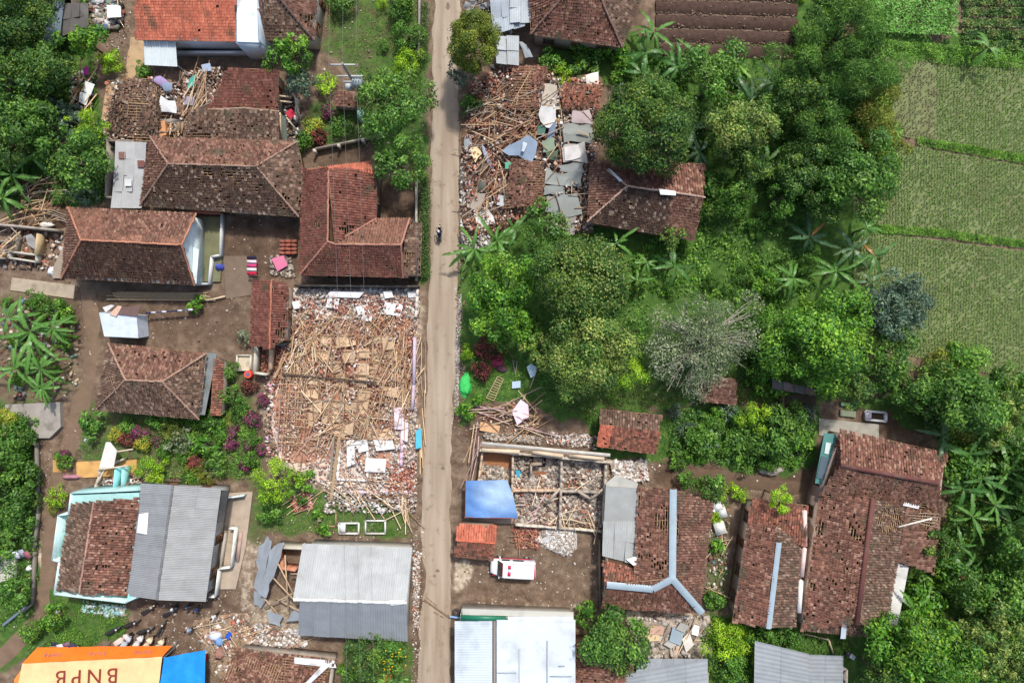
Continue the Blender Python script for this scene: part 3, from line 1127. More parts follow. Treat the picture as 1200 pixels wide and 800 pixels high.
# ---- H4: long brown hip roof
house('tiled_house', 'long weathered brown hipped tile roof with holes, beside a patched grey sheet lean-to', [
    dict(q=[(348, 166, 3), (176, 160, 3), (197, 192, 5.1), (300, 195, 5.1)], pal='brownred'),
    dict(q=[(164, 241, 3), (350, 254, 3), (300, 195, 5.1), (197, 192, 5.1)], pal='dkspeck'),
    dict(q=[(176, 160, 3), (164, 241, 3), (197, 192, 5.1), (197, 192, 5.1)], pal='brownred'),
    dict(q=[(350, 254, 3), (358, 210, 3), (300, 195, 5.1), (300, 195, 5.1)], pal='brown'),
    dict(q=[(358, 210, 3), (348, 166, 3), (300, 195, 5.1), (300, 195, 5.1)], pal='brown')],
    [(176, 161), (348, 167), (357, 210), (350, 253), (164, 240)], S(158, 148, 136), seed=6, miss=.055, jit=1.4, ridgec=S(150, 122, 106),
    ridges=[[(197, 192, 5.15), (300, 195, 5.15)], [(176, 160, 3.1), (197, 192, 5.15), (164, 241, 3.1)], [(350, 254, 3.1), (300, 195, 5.15), (348, 166, 3.1)]],
    holes=[(250, 205, .5, .7), (270, 207, .6, .6), (330, 240, .7, .5)])

# ---- patched lean-to beside it
T = thing('lean_to_shed', 'lean-to roofed in patched grey corrugated sheets beside the long brown roof', 'shed', base_of([(134, 166), (172, 243)]))
sheet_plane(T, (131, 243, 2.3), (166, 243, 2.3), (172, 167, 2.6), (137, 166, 2.6), S(166, 166, 164), 'sheet', sw=.9, sl=1.6, seed=8, tilt=.03)
for (x, y, c) in [(143, 182, S(120, 84, 74)), (165, 192, S(112, 76, 68)), (150, 214, S(196, 198, 196))]:
    slab_part(T, 'patch_sheet', [(x - 4, y - 4, 2.72), (x + 4, y - 4, 2.72), (x + 4, y + 4, 2.7), (x - 4, y + 4, 2.7)], .015, c, 'sheet')
wall_part(T, [(140, 172), (168, 172), (164, 236), (138, 236)], 2.15, S(150, 140, 126), closed=True)

# ---- H5: house with white gable
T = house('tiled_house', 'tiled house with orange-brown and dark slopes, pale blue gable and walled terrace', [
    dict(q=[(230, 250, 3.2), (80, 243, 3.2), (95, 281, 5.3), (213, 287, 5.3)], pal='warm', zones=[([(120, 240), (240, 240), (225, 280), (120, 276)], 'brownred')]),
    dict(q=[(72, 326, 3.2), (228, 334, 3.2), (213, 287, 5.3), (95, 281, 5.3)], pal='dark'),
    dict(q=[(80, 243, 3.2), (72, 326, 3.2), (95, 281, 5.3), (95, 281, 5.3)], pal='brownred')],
    [(230, 250), (228, 334), (72, 326), (80, 243)], S(206, 220, 222), ze=3.2, seed=9, miss=.015, wins=False, ridgec=S(178, 124, 98),
    ridges=[[(95, 281, 5.35), (213, 287, 5.35)], [(80, 243, 3.25), (95, 281, 5.35), (72, 326, 3.25)], [(230, 250, 3.25), (213, 287, 5.35), (228, 334, 3.25)]],
    gables=[[(230, 250, 3.2), (213, 287, 5.3), (228, 334, 3.2)]])
slab_part(T, 'terrace_floor', [(232, 254, .25), (263, 254, .25), (258, 330, .25), (232, 330, .25)], .3, S(112, 112, 84), 'concrete')
wall_part(T, [(264, 252), (262, 300), (252, 302), (249, 333), (232, 334)], .95, S(206, 208, 204), .16, 'terrace_wall')
wall_part(T, [(232, 251), (264, 252)], 1.6, S(150, 90, 74), .2, 'terrace_back_wall')
slab_part(T, 'porch_canopy', [(222, 288, 2.9), (233, 292, 2.9), (230, 332, 2.9), (224, 332, 2.9)], .1, S(206, 218, 220))
slab_part(T, 'side_step', [(60, 318, .3), (74, 288, .3), (74, 326, .3), (62, 326, .3)], .3, S(150, 136, 120), 'concrete')

# ---- H6: red house by the road
T = house('tiled_house', 'red tiled house beside the road with cross-gabled roof and dark end wall', [
    dict(q=[(351, 322, 3), (354, 200, 3), (385, 198, 5.2), (384, 282, 5.2)]),
    dict(q=[(441, 200, 3), (441, 256, 3), (392, 284, 5.2), (385, 198, 5.2)]),
    dict(q=[(480, 256, 3.2), (441, 256, 3), (392, 286, 5.0), (470, 287, 5.0)], pal='warm'),
    dict(q=[(353, 322, 3), (472, 325, 3), (470, 287, 5.0), (384, 284, 5.1)], pal='red'),
    dict(q=[(493, 322, 2.5), (494, 262, 2.5), (476, 258, 3.2), (472, 324, 3.0)], pal='brown', miss=.12),
    dict(q=[(354, 200, 3), (432, 190, 3), (436, 203, 3.2), (385, 198, 5.2)], pal='orange')],
    [(353, 198), (441, 198), (441, 258), (490, 260), (490, 324), (353, 323)], S(92, 88, 82), ze=2.9, over=.2, pal='red', seed=11, miss=.012, jit=.9,
    ridges=[[(385, 200, 5.25), (384, 283, 5.25), (392, 286, 5.1), (470, 287, 5.1)], [(352, 321, 3.1), (384, 283, 5.2)], [(441, 256, 3.1), (392, 285, 5.1)], [(480, 256, 3.3), (470, 287, 5.1), (472, 325, 3.1)]],
    ridgec=S(166, 120, 102), holes=[(408, 270, .5, .8), (378, 265, .45, .6), (478, 303, .6, .8)])
wall_part(T, [(351, 336), (492, 337)], 1.7, S(74, 72, 68), .2, 'dark_grey_wall')  # plain dark grey wall along the south side
wall_part(T, [(443, 212), (443, 256)], 2.2, S(198, 200, 196), .2, 'side_wall')

# ---- H7: small red roof
house('tiled_outhouse', 'small red tiled outhouse with a slumped corner between courtyard and timber ruin', [
    dict(q=[(293, 404, 2.5), (296, 329, 2.5), (318, 328, 3.6), (316, 408, 3.6)]),
    dict(q=[(338, 335, 2.5), (337, 398, 2.5), (316, 408, 3.6), (318, 328, 3.6)], miss=.05)],
    [(296, 330), (338, 333), (336, 402), (293, 403)], S(160, 140, 124), ze=2.5, over=.3, pal='red', seed=13, miss=.01, cat='outhouse', jit=.7,
    ridges=[[(318, 328, 3.65), (316, 408, 3.65)]], ridgec=S(176, 112, 88), holes=[(334, 396, 1.0, .9)])

# ---- H8: dark brown hip roof
T = house('tiled_house', 'squat house with a full dark brown hipped tile roof beside the garden', [
    dict(q=[(242, 414, 2.9), (127, 402, 2.9), (147, 445, 4.8), (190, 447, 4.8)], pal='brownred'),
    dict(q=[(112, 480, 2.9), (233, 491, 2.9), (190, 447, 4.8), (147, 445, 4.8)], pal='brown'),
    dict(q=[(127, 402, 2.9), (112, 480, 2.9), (147, 445, 4.8), (147, 445, 4.8)], pal='brown'),
    dict(q=[(233, 491, 2.9), (242, 414, 2.9), (190, 447, 4.8), (190, 447, 4.8)], pal='brown')],
    [(242, 414), (127, 403), (113, 480), (233, 490)], S(150, 132, 112), ze=2.9, seed=15, miss=.03, jit=1.5,
    ridges=[[(147, 445, 4.85), (190, 447, 4.85)], [(127, 402, 3), (147, 445, 4.85), (112, 480, 3)], [(242, 414, 3), (190, 447, 4.85), (233, 491, 3)]], ridgec=S(158, 128, 110))
slab_part(T, 'side_canopy', [(241, 413, 2.3), (254, 414, 2.3), (240, 486, 2.2), (234, 486, 2.2)], .08, S(120, 124, 122), 'concrete')
# orange stacked strip roof
house('tiled_lean_to', 'narrow strip of orange tiles alongside the dark hipped roof', [
    [(262, 424, 1.7), (259, 487, 1.7), (247, 486, 2.2), (251, 420, 2.2)]], [(262, 424), (259, 487), (247, 486), (250, 420)], S(130, 118, 104), ze=1.7, over=.1, pal='mixor', seed=17, miss=.01, cat='lean-to')

# ---- H10: turquoise parapet house
T = house('parapet_house', 'tile-roofed house enclosed by a pale turquoise parapet wall', [
    dict(q=[(66, 690, 3.2), (82, 590, 3.2), (110, 588, 4.2), (93, 694, 4.2)], pal='brown'),
    dict(q=[(164, 584, 3.2), (149, 697, 3.2), (93, 694, 4.2), (110, 588, 4.2)], pal='speck')],
    [(82, 588), (163, 584), (149, 698), (66, 690)], S(150, 206, 206), ze=3.15, over=.1, seed=19, miss=.035, jit=1.2, ridges=[[(110, 588, 4.25), (93, 694, 4.25)]], ridgec=S(176, 138, 122))
m_ = MB()
par = [(83, 578), (80, 602), (68, 604), (61, 656), (69, 658), (63, 696), (147, 706), (166, 696)]
w = [P(x, y, 3.45) for x, y in par]
for a, b in zip(w[:-1], w[1:]):
    m_.wall(a, b, 3.45, 3.45, .14, S(196, 220, 216))
a, b = P(83, 578, 3.45), P(163, 574, 3.45)
m_.wall(a, b, 3.45, 3.45, .14, S(166, 208, 204))
m_.build('parapet', M['wall'], T)
slab_part(T, 'gutter_slab', [(84, 580, 3.25), (163, 577, 3.25), (163, 587, 3.2), (83, 592, 3.2)], .1, S(160, 202, 198))
slab_part(T, 'corner_canopy', [(148, 706, 3.2), (170, 697, 3.2), (164, 690, 3.3), (150, 696, 3.3)], .1, S(150, 206, 208))
# ruined kitchen behind it (north)
T = thing('collapsed_kitchen', 'broken turquoise kitchen walls with a tilted white ceiling panel', 'ruin', base_of([(115, 530), (165, 585)]))
slab_part(T, 'ceiling_panel', [(116, 548, 2.0), (124, 518, 2.6), (129, 518, 2.6), (137, 528, 2.4), (133, 548, 2.0)], .06, S(218, 210, 202))
wall_part(T, [(144, 575), (147, 545)], 1.8, S(146, 216, 218), .15)
wall_part(T, [(152, 575), (154, 545)], 1.6, S(160, 220, 220), .15)
wall_part(T, [(118, 573), (122, 548), (150, 536)], 1.2, S(196, 184, 168), .15, jag=.5, seed=3)
slab_part(T, 'broken_block', [(136, 573, 1.1), (150, 568, 1.2), (150, 578, .9), (136, 582, .8)], .5, S(150, 116, 96))
for i, (a, b) in enumerate([((118, 550, 2.1), (150, 545, 2.0)), ((110, 575, .4), (123, 548, 2.0)), ((130, 530, 2.3), (156, 526, 2.1))]):
    beam_part(T, 'beam', a, b, .12, .1, S(206, 186, 164))

# ---- H11: grey corrugated gable roof
T = thing('sheet_roof_house', 'house with a two-slope grey corrugated sheet roof beside the turquoise parapet', 'house', base_of([(165, 567), (258, 572), (240, 703), (150, 697)], 3))
E0, E1 = (150, 697, 3.2), (167, 566, 3.2)
R0, R1 = (184, 702, 4.9), (203, 568, 4.9)
F0, F1 = (240, 704, 3.2), (258, 572, 3.2)
sheet_plane(T, E0, E1, R1, R0, S(140, 142, 143), seed=21, sw=1.05, sl=3.2)
sheet_plane(T, F1, F0, R0, R1, S(152, 152, 150), seed=22, sw=1.05, sl=2.6)
m_ = MB(); ridge_line(m_, [P3(R0), P3(R1)], S(112, 112, 112), .2, 3, .18); m_.build('ridge_cap', M['sheet'], T)
slab_part(T, 'roof_patch', [(163, 602, 3.62), (174, 600, 3.9), (172, 626, 3.9), (160, 624, 3.56)], .02, S(226, 228, 228), 'white')
fw = inset([P3(E0), P3(E1), P3(F1), P3(F0)], .4)
m_ = MB()
for i in range(4):
    m_.wall(fw[i], fw[(i + 1) % 4], 3.0, 3.0, .16, S(170, 166, 160))
for (a, r, b) in ((0, R0, 3), (1, R1, 2)):
    rp = P3(r); rp[1] += .5 if a == 0 else -.5; rp[2] -= .15
    m_.add([fw[a] - [0, 0, .2], rp, fw[b] - [0, 0, .2]], [[0, 1, 2]], S(170, 166, 160))
m_.build('wall', M['wall'], T)
for i in range(4):
    openings(T, fw[i], fw[(i + 1) % 4], 3.0, 2)
# porch of this house
slab_part(T, 'porch_floor', [(262, 578, .2), (296, 576, .2), (288, 640, .2), (276, 690, .2), (256, 690, .2)], .25, S(168, 152, 134), 'concrete')
wall_part(T, [(264, 582), (290, 578)], 1.1, S(206, 220, 216), .11, 'porch_wall')
wall_part(T, [(274, 615), (281, 616), (276, 660), (262, 662), (258, 694), (251, 694)], 1.3, S(222, 222, 212), .11, 'porch_wall')
wall_part(T, [(262, 664), (268, 622)], 1.0, S(176, 168, 156), .11, 'porch_wall')
wall_part(T, [(284, 622), (280, 656)], .5, S(176, 150, 138), .3, 'porch_wall')
slab_part(T, 'porch_gutter', [(257, 574, 2.9), (268, 575, 2.9), (262, 612, 2.9), (252, 612, 2.9)], .1, S(62, 62, 62), 'concrete')

# ---- H12: grey roof by the road with wrecked annex
T = thing('sheet_roof_house', 'large grey corrugated roof beside the road, ripped open at one end', 'house', base_of([(352, 640), (483, 643), (478, 750), (350, 742)], 3))
sheet_plane(T, (483, 643, 3.0), (355, 638, 3.0), (344, 702, 5.0), (476, 706, 5.0), S(166, 168, 166), seed=25, sw=1.4, sl=3.2)
sheet_plane(T, (350, 743, 3.0), (478, 750, 3.0), (476, 707, 5.0), (352, 703, 5.0), S(140, 144, 147), seed=26, sw=1.5, sl=2.6)
m_ = MB(); ridge_line(m_, [P(344, 702, 5.05), P(476, 706, 5.05)], S(206, 206, 202), .3, 5, .1); m_.build('ridge_cap', M['sheet'], T)
slab_part(T, 'ridge_patch', [(456, 703, 5.2), (474, 703, 5.2), (472, 708, 5.15), (458, 709, 5.1)], .03, S(226, 226, 222), 'white')
fw = inset([P(483, 643, 3), P(355, 638, 3), P(350, 743, 3), P(478, 750, 3)], .4)
m_ = MB()
for i in range(4):
    m_.wall(fw[i], fw[(i + 1) % 4], 2.85, 2.85, .16, S(190, 184, 172))
m_.build('wall', M['wall'], T)
wall_part(T, [(330, 634), (455, 640)], 2.2, S(206, 196, 176), .14, 'boundary_wall')
wall_part(T, [(481, 650), (477, 730)], 1.0, S(182, 150, 128), .18, 'roadside_wall')
# annex wreck parts
for k, q in enumerate([[(303, 640, 2.2), (313, 628, 2.4), (318, 634, 2.3), (306, 700, 1.6), (298, 686, 1.7)], [(320, 640, 2.5), (333, 636, 2.6), (312, 700, 1.7), (302, 694, 1.7)],
                       [(332, 730, 1.2), (347, 712, 1.6), (356, 712, 1.8), (352, 724, 1.5)], [(312, 715, .9), (330, 722, 1.1), (328, 734, .8), (316, 730, .7)],
                       [(298, 690, .8), (312, 700, .9), (306, 712, .6), (297, 706, .6)]]):
    slab_part(T, 'fallen_sheet', q, .025, S(150, 156, 160) * (1 + .08 * (k % 2)), 'sheet')
wall_part(T, [(331, 642), (336, 660), (352, 662)], 2.0, S(206, 142, 112), .2, 'broken_wall', jag=.4, seed=8)
for k, (a, b) in enumerate([((314, 670, 1.6), (348, 706, 2.6)), ((334, 650, 2.2), (338, 716, 1.8)), ((310, 712, .8), (352, 690, 2.4)), ((322, 700, .9), (352, 716, 2.2)), ((326, 660, 2.2), (346, 700, 2.2)), ((306, 696, 1.0), (330, 724, .8)), ((340, 672, 2.2), (356, 672, 2.6))]):
    beam_part(T, 'beam', a, b, .12, .12, S(182, 156, 126))

# ---- H14: bottom slumped roof
house('slumped_house', 'slumped low roof of loose brown tiles edged by white verge strips', [
    dict(q=[(275, 762, 2.2), (240, 850, 2.0), (300, 860, 2.8), (330, 780, 2.6)], pal='speck'),
    dict(q=[(395, 772, 2.0), (275, 758, 2.0), (300, 830, 2.8), (360, 830, 2.8)], pal='speck')],
    [(277, 760), (393, 772), (380, 880), (250, 860)], S(170, 160, 148), ze=1.9, over=.3, seed=27, miss=.1, jit=2.6, sag=.25, cat='ruin', holes=[(385, 785, .9, .8)])
T = thing('verge_strip', 'white plastered verge beam lying diagonally across the slumped tile roof', 'beam', base_of([(386, 774), (356, 800)]))
slab_part(T, 'strip', [(345, 770, 2.45), (392, 774, 2.3), (394, 782, 2.3), (388, 782, 2.3), (345, 777, 2.45)], .1, S(206, 206, 204))
slab_part(T, 'strip', [(380, 776, 2.5), (388, 778, 2.5), (364, 800, 2.9), (352, 806, 2.9)], .1, S(196, 198, 200))

# ================================================================ east of the road
# ---- E2
house('tiled_house', 'brown hipped tile roof with light specks beside the ploughed field', [
    dict(q=[(622, 40, 3.0), (729, 56, 3.0), (702, -6, 5.2), (662, -6, 5.2)], pal='speck'),
    dict(q=[(729, 56, 3.0), (766, -40, 3.0), (702, -6, 5.2), (702, -6, 5.2)], pal='brown'),
    dict(q=[(618, -40, 3.0), (622, 40, 3.0), (662, -6, 5.2), (662, -6, 5.2)], pal='speck')],
    [(622, 42), (728, 56), (764, -40), (620, -70)], S(150, 134, 118), seed=31, miss=.02, ridges=[[(622, 40, 3.1), (662, -6, 5.3)], [(729, 56, 3.1), (702, -6, 5.3)]], ridgec=S(130, 104, 92), holes=[(632, 20, .9, .5)])

# ---- E4
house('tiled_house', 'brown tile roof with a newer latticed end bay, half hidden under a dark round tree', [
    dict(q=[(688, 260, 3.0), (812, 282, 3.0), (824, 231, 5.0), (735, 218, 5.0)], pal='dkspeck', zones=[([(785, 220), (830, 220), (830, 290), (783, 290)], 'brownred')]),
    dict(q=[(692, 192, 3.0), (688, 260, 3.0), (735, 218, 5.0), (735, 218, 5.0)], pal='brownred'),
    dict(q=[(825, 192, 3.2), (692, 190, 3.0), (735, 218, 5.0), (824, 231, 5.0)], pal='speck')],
    [(690, 190), (824, 192), (812, 281), (689, 260)], S(140, 122, 106), seed=33, miss=.02, jit=1.2,
    ridges=[[(735, 218, 5.1), (826, 231, 5.1)], [(688, 260, 3.1), (735, 218, 5.1), (712, 200, 4.0)]], ridgec=S(178, 150, 134))
T = thing('ridge_flashing', 'broken white metal flashing on the ridge of the brown roof under the round tree', 'flashing', base_of([(772, 224), (735, 218)]))
slab_part(T, 'flashing_sheet', [(772, 221, 5.35), (792, 224, 5.35), (792, 229, 5.3), (774, 228, 5.3)], .02, S(228, 230, 232), 'metal')
slab_part(T, 'flashing_sheet', [(712, 197, 4.7), (716, 199, 4.7), (730, 212, 5.2), (726, 213, 5.2)], .02, S(196, 204, 210), 'metal')

# ---- E5 small tiled shed
house('tiled_shed', 'small free-standing shed with mossy orange tile roof on the grass', [
    dict(q=[(700, 523, 2.2), (768, 532, 2.2), (772, 505, 2.9), (703, 497, 2.9)], zones=[([(700, 490), (718, 490), (714, 530), (698, 530)], 'orange')]),
    dict(q=[(775, 486, 2.3), (705, 479, 2.3), (703, 497, 2.9), (772, 505, 2.9)], pal='brown')],
    [(701, 522), (768, 531), (774, 487), (706, 479)], S(120, 100, 84), ze=2.2, over=.25, pal='mixor', seed=35, miss=.015, jit=1.3, cat='shed')

# ---- E6b small orange shed by the road
house('tiled_shed', 'little orange tiled shed between blue tarpaulin and white ambulance', [
    dict(q=[(533, 652, 2.0), (577, 656, 2.0), (579, 636, 2.7), (536, 633, 2.7)], pal='mixor'),
    dict(q=[(581, 615, 2.1), (538, 613, 2.1), (536, 633, 2.7), (579, 636, 2.7)], pal='orange')],
    [(535, 652), (577, 655), (580, 616), (538, 614)], S(150, 136, 118), ze=2.0, over=.2, pal='orange', seed=37, miss=.005, jit=.9, cat='shed', ridges=[[(536, 633, 2.75), (579, 636, 2.75)]], ridgec=S(190, 104, 78))

# ---- E7 house with pale blue ridge caps
T = house('tiled_house', 'red-brown tiled house with pale blue Y-shaped ridge capping and grey sheet corner', [
    dict(q=[(742, 690, 3.6), (748, 572, 3.4), (789, 573, 4.8), (788, 678, 4.9)], pal='speck', miss=.03),
    dict(q=[(836, 590, 3.2), (820, 716, 3.2), (788, 678, 4.9), (789, 573, 4.8)], pal='brownred'),
    dict(q=[(706, 712, 3.0), (818, 718, 3.0), (788, 678, 4.9), (711, 685, 4.2)], pal='speck'),
    dict(q=[(748, 668, 3.3), (706, 656, 3.1), (711, 685, 4.2), (766, 690, 4.4)], pal='mixor', miss=.1)],
    [(748, 574), (834, 590), (818, 716), (706, 710), (712, 574)], S(158, 140, 124), ze=3.0, over=.35, seed=39, miss=.03, jit=1.4, holes=[(782, 612, 1.2, .75), (770, 660, .7, .6), (745, 650, .6, .6)])
for (a, b) in (((789, 573, 4.9), (788, 678, 5.0)), ((788, 678, 5.0), (765, 690, 4.6)), ((765, 690, 4.6), (711, 685, 4.35)), ((788, 678, 5.0), (823, 718, 3.3))):
    m_ = MB()
    A, B = P3(a), P3(b)
    d = (B - A); d[2] = 0; d /= np.linalg.norm(d); s = np.array([-d[1], d[0], 0]) * .34
    up = np.array([0, 0, .18])
    m_.add([A - s, A + up, A + s, B - s, B + up, B + s], [[0, 1, 4, 3], [1, 2, 5, 4]], S(150, 166, 174))
    m_.build('ridge_cap', M['metal'], T)
slab_part(T, 'flat_roof_slab', [(710, 570, 3.1), (748, 572, 3.2), (748, 660, 3.1), (706, 645, 3.0)], .18, S(150, 152, 148), 'sheet')
sheet_plane(T, (706, 650, 3.12), (745, 660, 3.12), (749, 610, 3.2), (707, 610, 3.2), S(160, 162, 158), seed=41, sw=1.0, sl=1.4, tilt=.03)
slab_part(T, 'broken_slab', [(710, 566, 2.6), (722, 556, 2.5), (748, 566, 3.0), (740, 590, 3.1), (712, 592, 3.0)], .12, S(166, 164, 156), 'concrete')
slab_part(T, 'plastic_cover', [(734, 655, 3.5), (744, 652, 3.5), (752, 658, 3.6), (750, 668, 3.6), (742, 662, 3.6)], .02, S(234, 234, 230), 'white')

# ---- E8
T = house('tiled_house', 'red-brown tiled house with a thin pale blue ridge strip and split end', [
    dict(q=[(858, 728, 3.0), (876, 612, 3.0), (912, 618, 4.4), (900, 734, 4.4)], pal='speck'),
    dict(q=[(942, 640, 3.2), (932, 733, 3.2), (900, 734, 4.4), (912, 618, 4.4)], pal='brown'),
    dict(q=[(946, 592, 3.2), (882, 584, 3.0), (876, 612, 3.2), (942, 640, 3.6)], pal='mixor')],
    [(882, 586), (944, 594), (934, 732), (860, 727)], S(150, 132, 118), seed=43, miss=.025, jit=1.2)
m_ = MB()
A, B = P(913, 635, 4.5), P(901, 736, 4.5)
s = np.array([.26, 0, 0]); up = np.array([0, 0, .16])
m_.add([A - s, A + up, A + s, B - s, B + up, B + s], [[0, 1, 4, 3], [1, 2, 5, 4]], S(150, 166, 174))
m_.build('ridge_cap', M['metal'], T)
T = thing('party_wall', 'cracked pinkish white party wall between the two red-brown tile roofs', 'wall', base_of([(944, 600), (938, 720)]))
for k, (a, b) in enumerate([((943, 598), (944, 640)), ((943, 642), (940, 676)), ((939, 680), (937, 718))]):
    m_ = MB(); A, B = P(*a, 3.5), P(*b, 3.4)
    m_.wall(A, B, 3.6, 3.4, .34, S(216, 190, 182) if k < 2 else S(228, 222, 214)); m_.build('wall_segment', M['wall'], T)

# ---- E9 large compound roof
T = house('tiled_house', 'large red-brown tiled house with maroon ridge beams in an L', [
    dict(q=[(1111, 531, 3.2), (986, 503, 3.2), (985, 545, 4.8), (1100, 566, 4.8)], pal='speck'),
    dict(q=[(960, 580, 3.6), (1104, 600, 3.3), (1100, 566, 4.8), (985, 545, 4.8)], pal='brownred', miss=.05),
    dict(q=[(938, 738, 3.0), (960, 582, 3.2), (1023, 584, 4.9), (1005, 730, 4.9)], pal='speck', miss=.035),
    dict(q=[(1062, 596, 3.3), (1040, 732, 3.2), (1005, 730, 4.9), (1023, 584, 4.9)], pal='brown'),
    dict(q=[(1095, 672, 3.0), (1103, 598, 3.2), (1062, 596, 3.6), (1052, 656, 3.3)], pal='brownred'),
    dict(q=[(940, 738, 3.0), (1018, 746, 3.0), (1006, 728, 3.6), (944, 726, 3.3)], pal='brown')],
    [(986, 506), (1110, 532), (1096, 668), (1046, 660), (1038, 732), (940, 736), (958, 582)], S(160, 140, 126), ze=3.0, over=.25, seed=45, jit=1.3, miss=.025,
    holes=[(1040, 608, 1.4, .7), (1000, 620, .9, .5), (1085, 606, 1.2, .6), (960, 620, .7, .6), (955, 690, .5, .6)])
for (a, b) in (((985, 545, 4.9), (1100, 566, 4.9)), ((1023, 584, 5.0), (1004, 732, 5.0))):
    m_ = MB(); m_.bar(P3(a), P3(b), .4, .2, S(106, 68, 62)); m_.build('ridge_cap', M['wall'], T)
slab_part(T, 'side_canopy', [(1051, 659, 2.6), (1065, 664, 2.6), (1052, 732, 2.5), (1038, 731, 2.5)], .1, S(198, 196, 190), 'concrete')
slab_part(T, 'roof_flashing', [(1060, 588, 3.7), (1078, 592, 3.6), (1076, 596, 3.6), (1058, 592, 3.7)], .03, S(206, 206, 204), 'metal')
slab_part(T, 'roof_flashing', [(987, 724, 3.7), (993, 726, 3.7), (991, 748, 3.3), (985, 748, 3.3)], .03, S(186, 198, 206), 'metal')
beam_part(T, 'fallen_pole', (1053, 617, 3.7), (1092, 607, 3.6), .14, .12, S(224, 212, 196))
for k in range(5):
    beam_part(T, 'fallen_pole', (1060 + 3 * k, 600 + 3 * k, 3.6), (1100, 602 + 4 * k, 3.3), .06, .06, S(170, 150, 126))
# teal annex
T = thing('teal_canopy_annex', 'narrow annex with teal metal canopy against the large red-brown roof', 'annex', base_of([(962, 508), (972, 566)]))
slab_part(T, 'canopy', [(966, 507, 2.6), (980, 509, 2.6), (968, 568, 2.5), (955, 566, 2.5)], .06, S(78, 128, 122), 'metal')
slab_part(T, 'patch_sheet', [(968, 518, 2.68), (974, 519, 2.68), (971, 532, 2.68), (966, 531, 2.68)], .02, S(196, 206, 202), 'metal')
slab_part(T, 'patch_sheet', [(963, 534, 2.66), (972, 536, 2.66), (966, 562, 2.6), (957, 560, 2.6)], .02, S(84, 100, 110), 'metal')
wall_part(T, [(965, 512), (980, 512), (972, 562), (960, 562)], 2.4, S(120, 150, 142), closed=True)
mb, bat = MB(), MB()
tile_plane(mb, bat, P(973, 566, 2.5), P(979, 518, 2.6), P(985, 516, 3.1), P(983, 560, 3.1), 'mixor', .02, 1.2, 88)
mb.build('tile_strip', M['tile'], T, kind='stuff')

# ---- E10 white sheet building by the road
T = thing('white_roof_building', 'white metal-roofed building with a green gutter beside the road', 'building', base_of([(535, 725), (672, 718), (672, 850)], 3))
sheet_plane(T, (535, 960, 3.4), (535, 727, 3.4), (577, 727, 3.9), (577, 960, 3.9), S(192, 201, 208), 'white', sw=.75, sl=3.8, seed=51, waves=3, amp=.012)
sheet_plane(T, (672, 726, 3.6), (672, 960, 3.6), (582, 960, 3.9), (582, 726, 3.9), S(198, 205, 211), 'white', sw=2.4, sl=3.4, seed=52, waves=2, amp=.006)
slab_part(T, 'front_flashing', [(542, 713, 3.55), (672, 717, 3.55), (672, 723, 3.55), (542, 720, 3.55)], .1, S(186, 184, 172), 'white')
slab_part(T, 'front_flashing', [(595, 722, 3.7), (672, 722, 3.7), (672, 728, 3.72), (595, 728, 3.78)], .1, S(198, 203, 206), 'white')
m_ = MB(); m_.bar(P(540, 723, 3.6), P(593, 725, 3.6), .5, .3, S(32, 110, 82)); m_.build('gutter', M['metal'], T)
m_ = MB(); m_.bar(P(579.5, 727, 3.85), P(579.5, 960, 3.85), .3, .12, S(118, 108, 100)); m_.build('valley_gutter', M['metal'], T)
for (x, y0, y1) in ((609, 760, 960), (642, 750, 960)):
    m_ = MB(); m_.bar(P(x, y0, 4.02), P(x, y1, 4.02), .1, .05, S(176, 184, 186)); m_.build('seam', M['metal'], T)
for (y, x0, x1) in ((788, 583, 605), (792, 645, 670), (780, 655, 662)):
    m_ = MB(); m_.bar(P(x0, y, 4.04), P(x1, y, 4.0), .08, .04, S(150, 160, 162)); m_.build('seam', M['metal'], T)
fw = [P(540, 722, 3.2), P(670, 727, 3.2), P(670, 950, 3.2), P(540, 950, 3.2)]
m_ = MB()
for i in range(4):
    m_.wall(fw[i], fw[(i + 1) % 4], 3.15, 3.15, .18, S(206, 200, 186))
m_.build('wall', M['wall'], T)

# ---- E11 grey sheet roof bottom
T = thing('sheet_roof_house', 'low grey sheet roof next to a heap of broken slabs', 'house', base_of([(735, 775), (830, 775), (830, 860)], 2.5))
sheet_plane(T, (733, 900, 3.0), (733, 790, 2.6), (829, 772, 2.6), (829, 900, 3.0), S(140, 144, 146), seed=55, sw=2.4, sl=2.0)
sheet_plane(T, (750, 772, 2.5), (829, 772, 2.5), (829, 788, 2.62), (745, 788, 2.62), S(140, 144, 146), seed=56, sw=1.1, sl=2.0)
wall_part(T, [(742, 785), (822, 776), (822, 880), (742, 880)], 2.3, S(160, 150, 138), closed=True)
# ---- E12 grey roof bottom right
T = thing('sheet_roof_house', 'grey sheet roof with one joint line below the split red-brown roof', 'house', base_of([(885, 760), (988, 770), (985, 860)], 2.5))
sheet_plane(T, (883, 905, 2.8), (886, 751, 2.6), (948, 766, 2.7), (946, 905, 2.9), S(142, 146, 148), seed=57, sw=2.4, sl=2.2, tilt=.004)
sheet_plane(T, (947, 905, 2.85), (948, 767, 2.65), (988, 768, 2.5), (986, 905, 2.5), S(136, 140, 142), seed=58, sw=2.4, sl=1.8, tilt=.004)
wall_part(T, [(893, 765), (980, 772), (978, 880), (892, 880)], 2.3, S(160, 150, 138), closed=True)
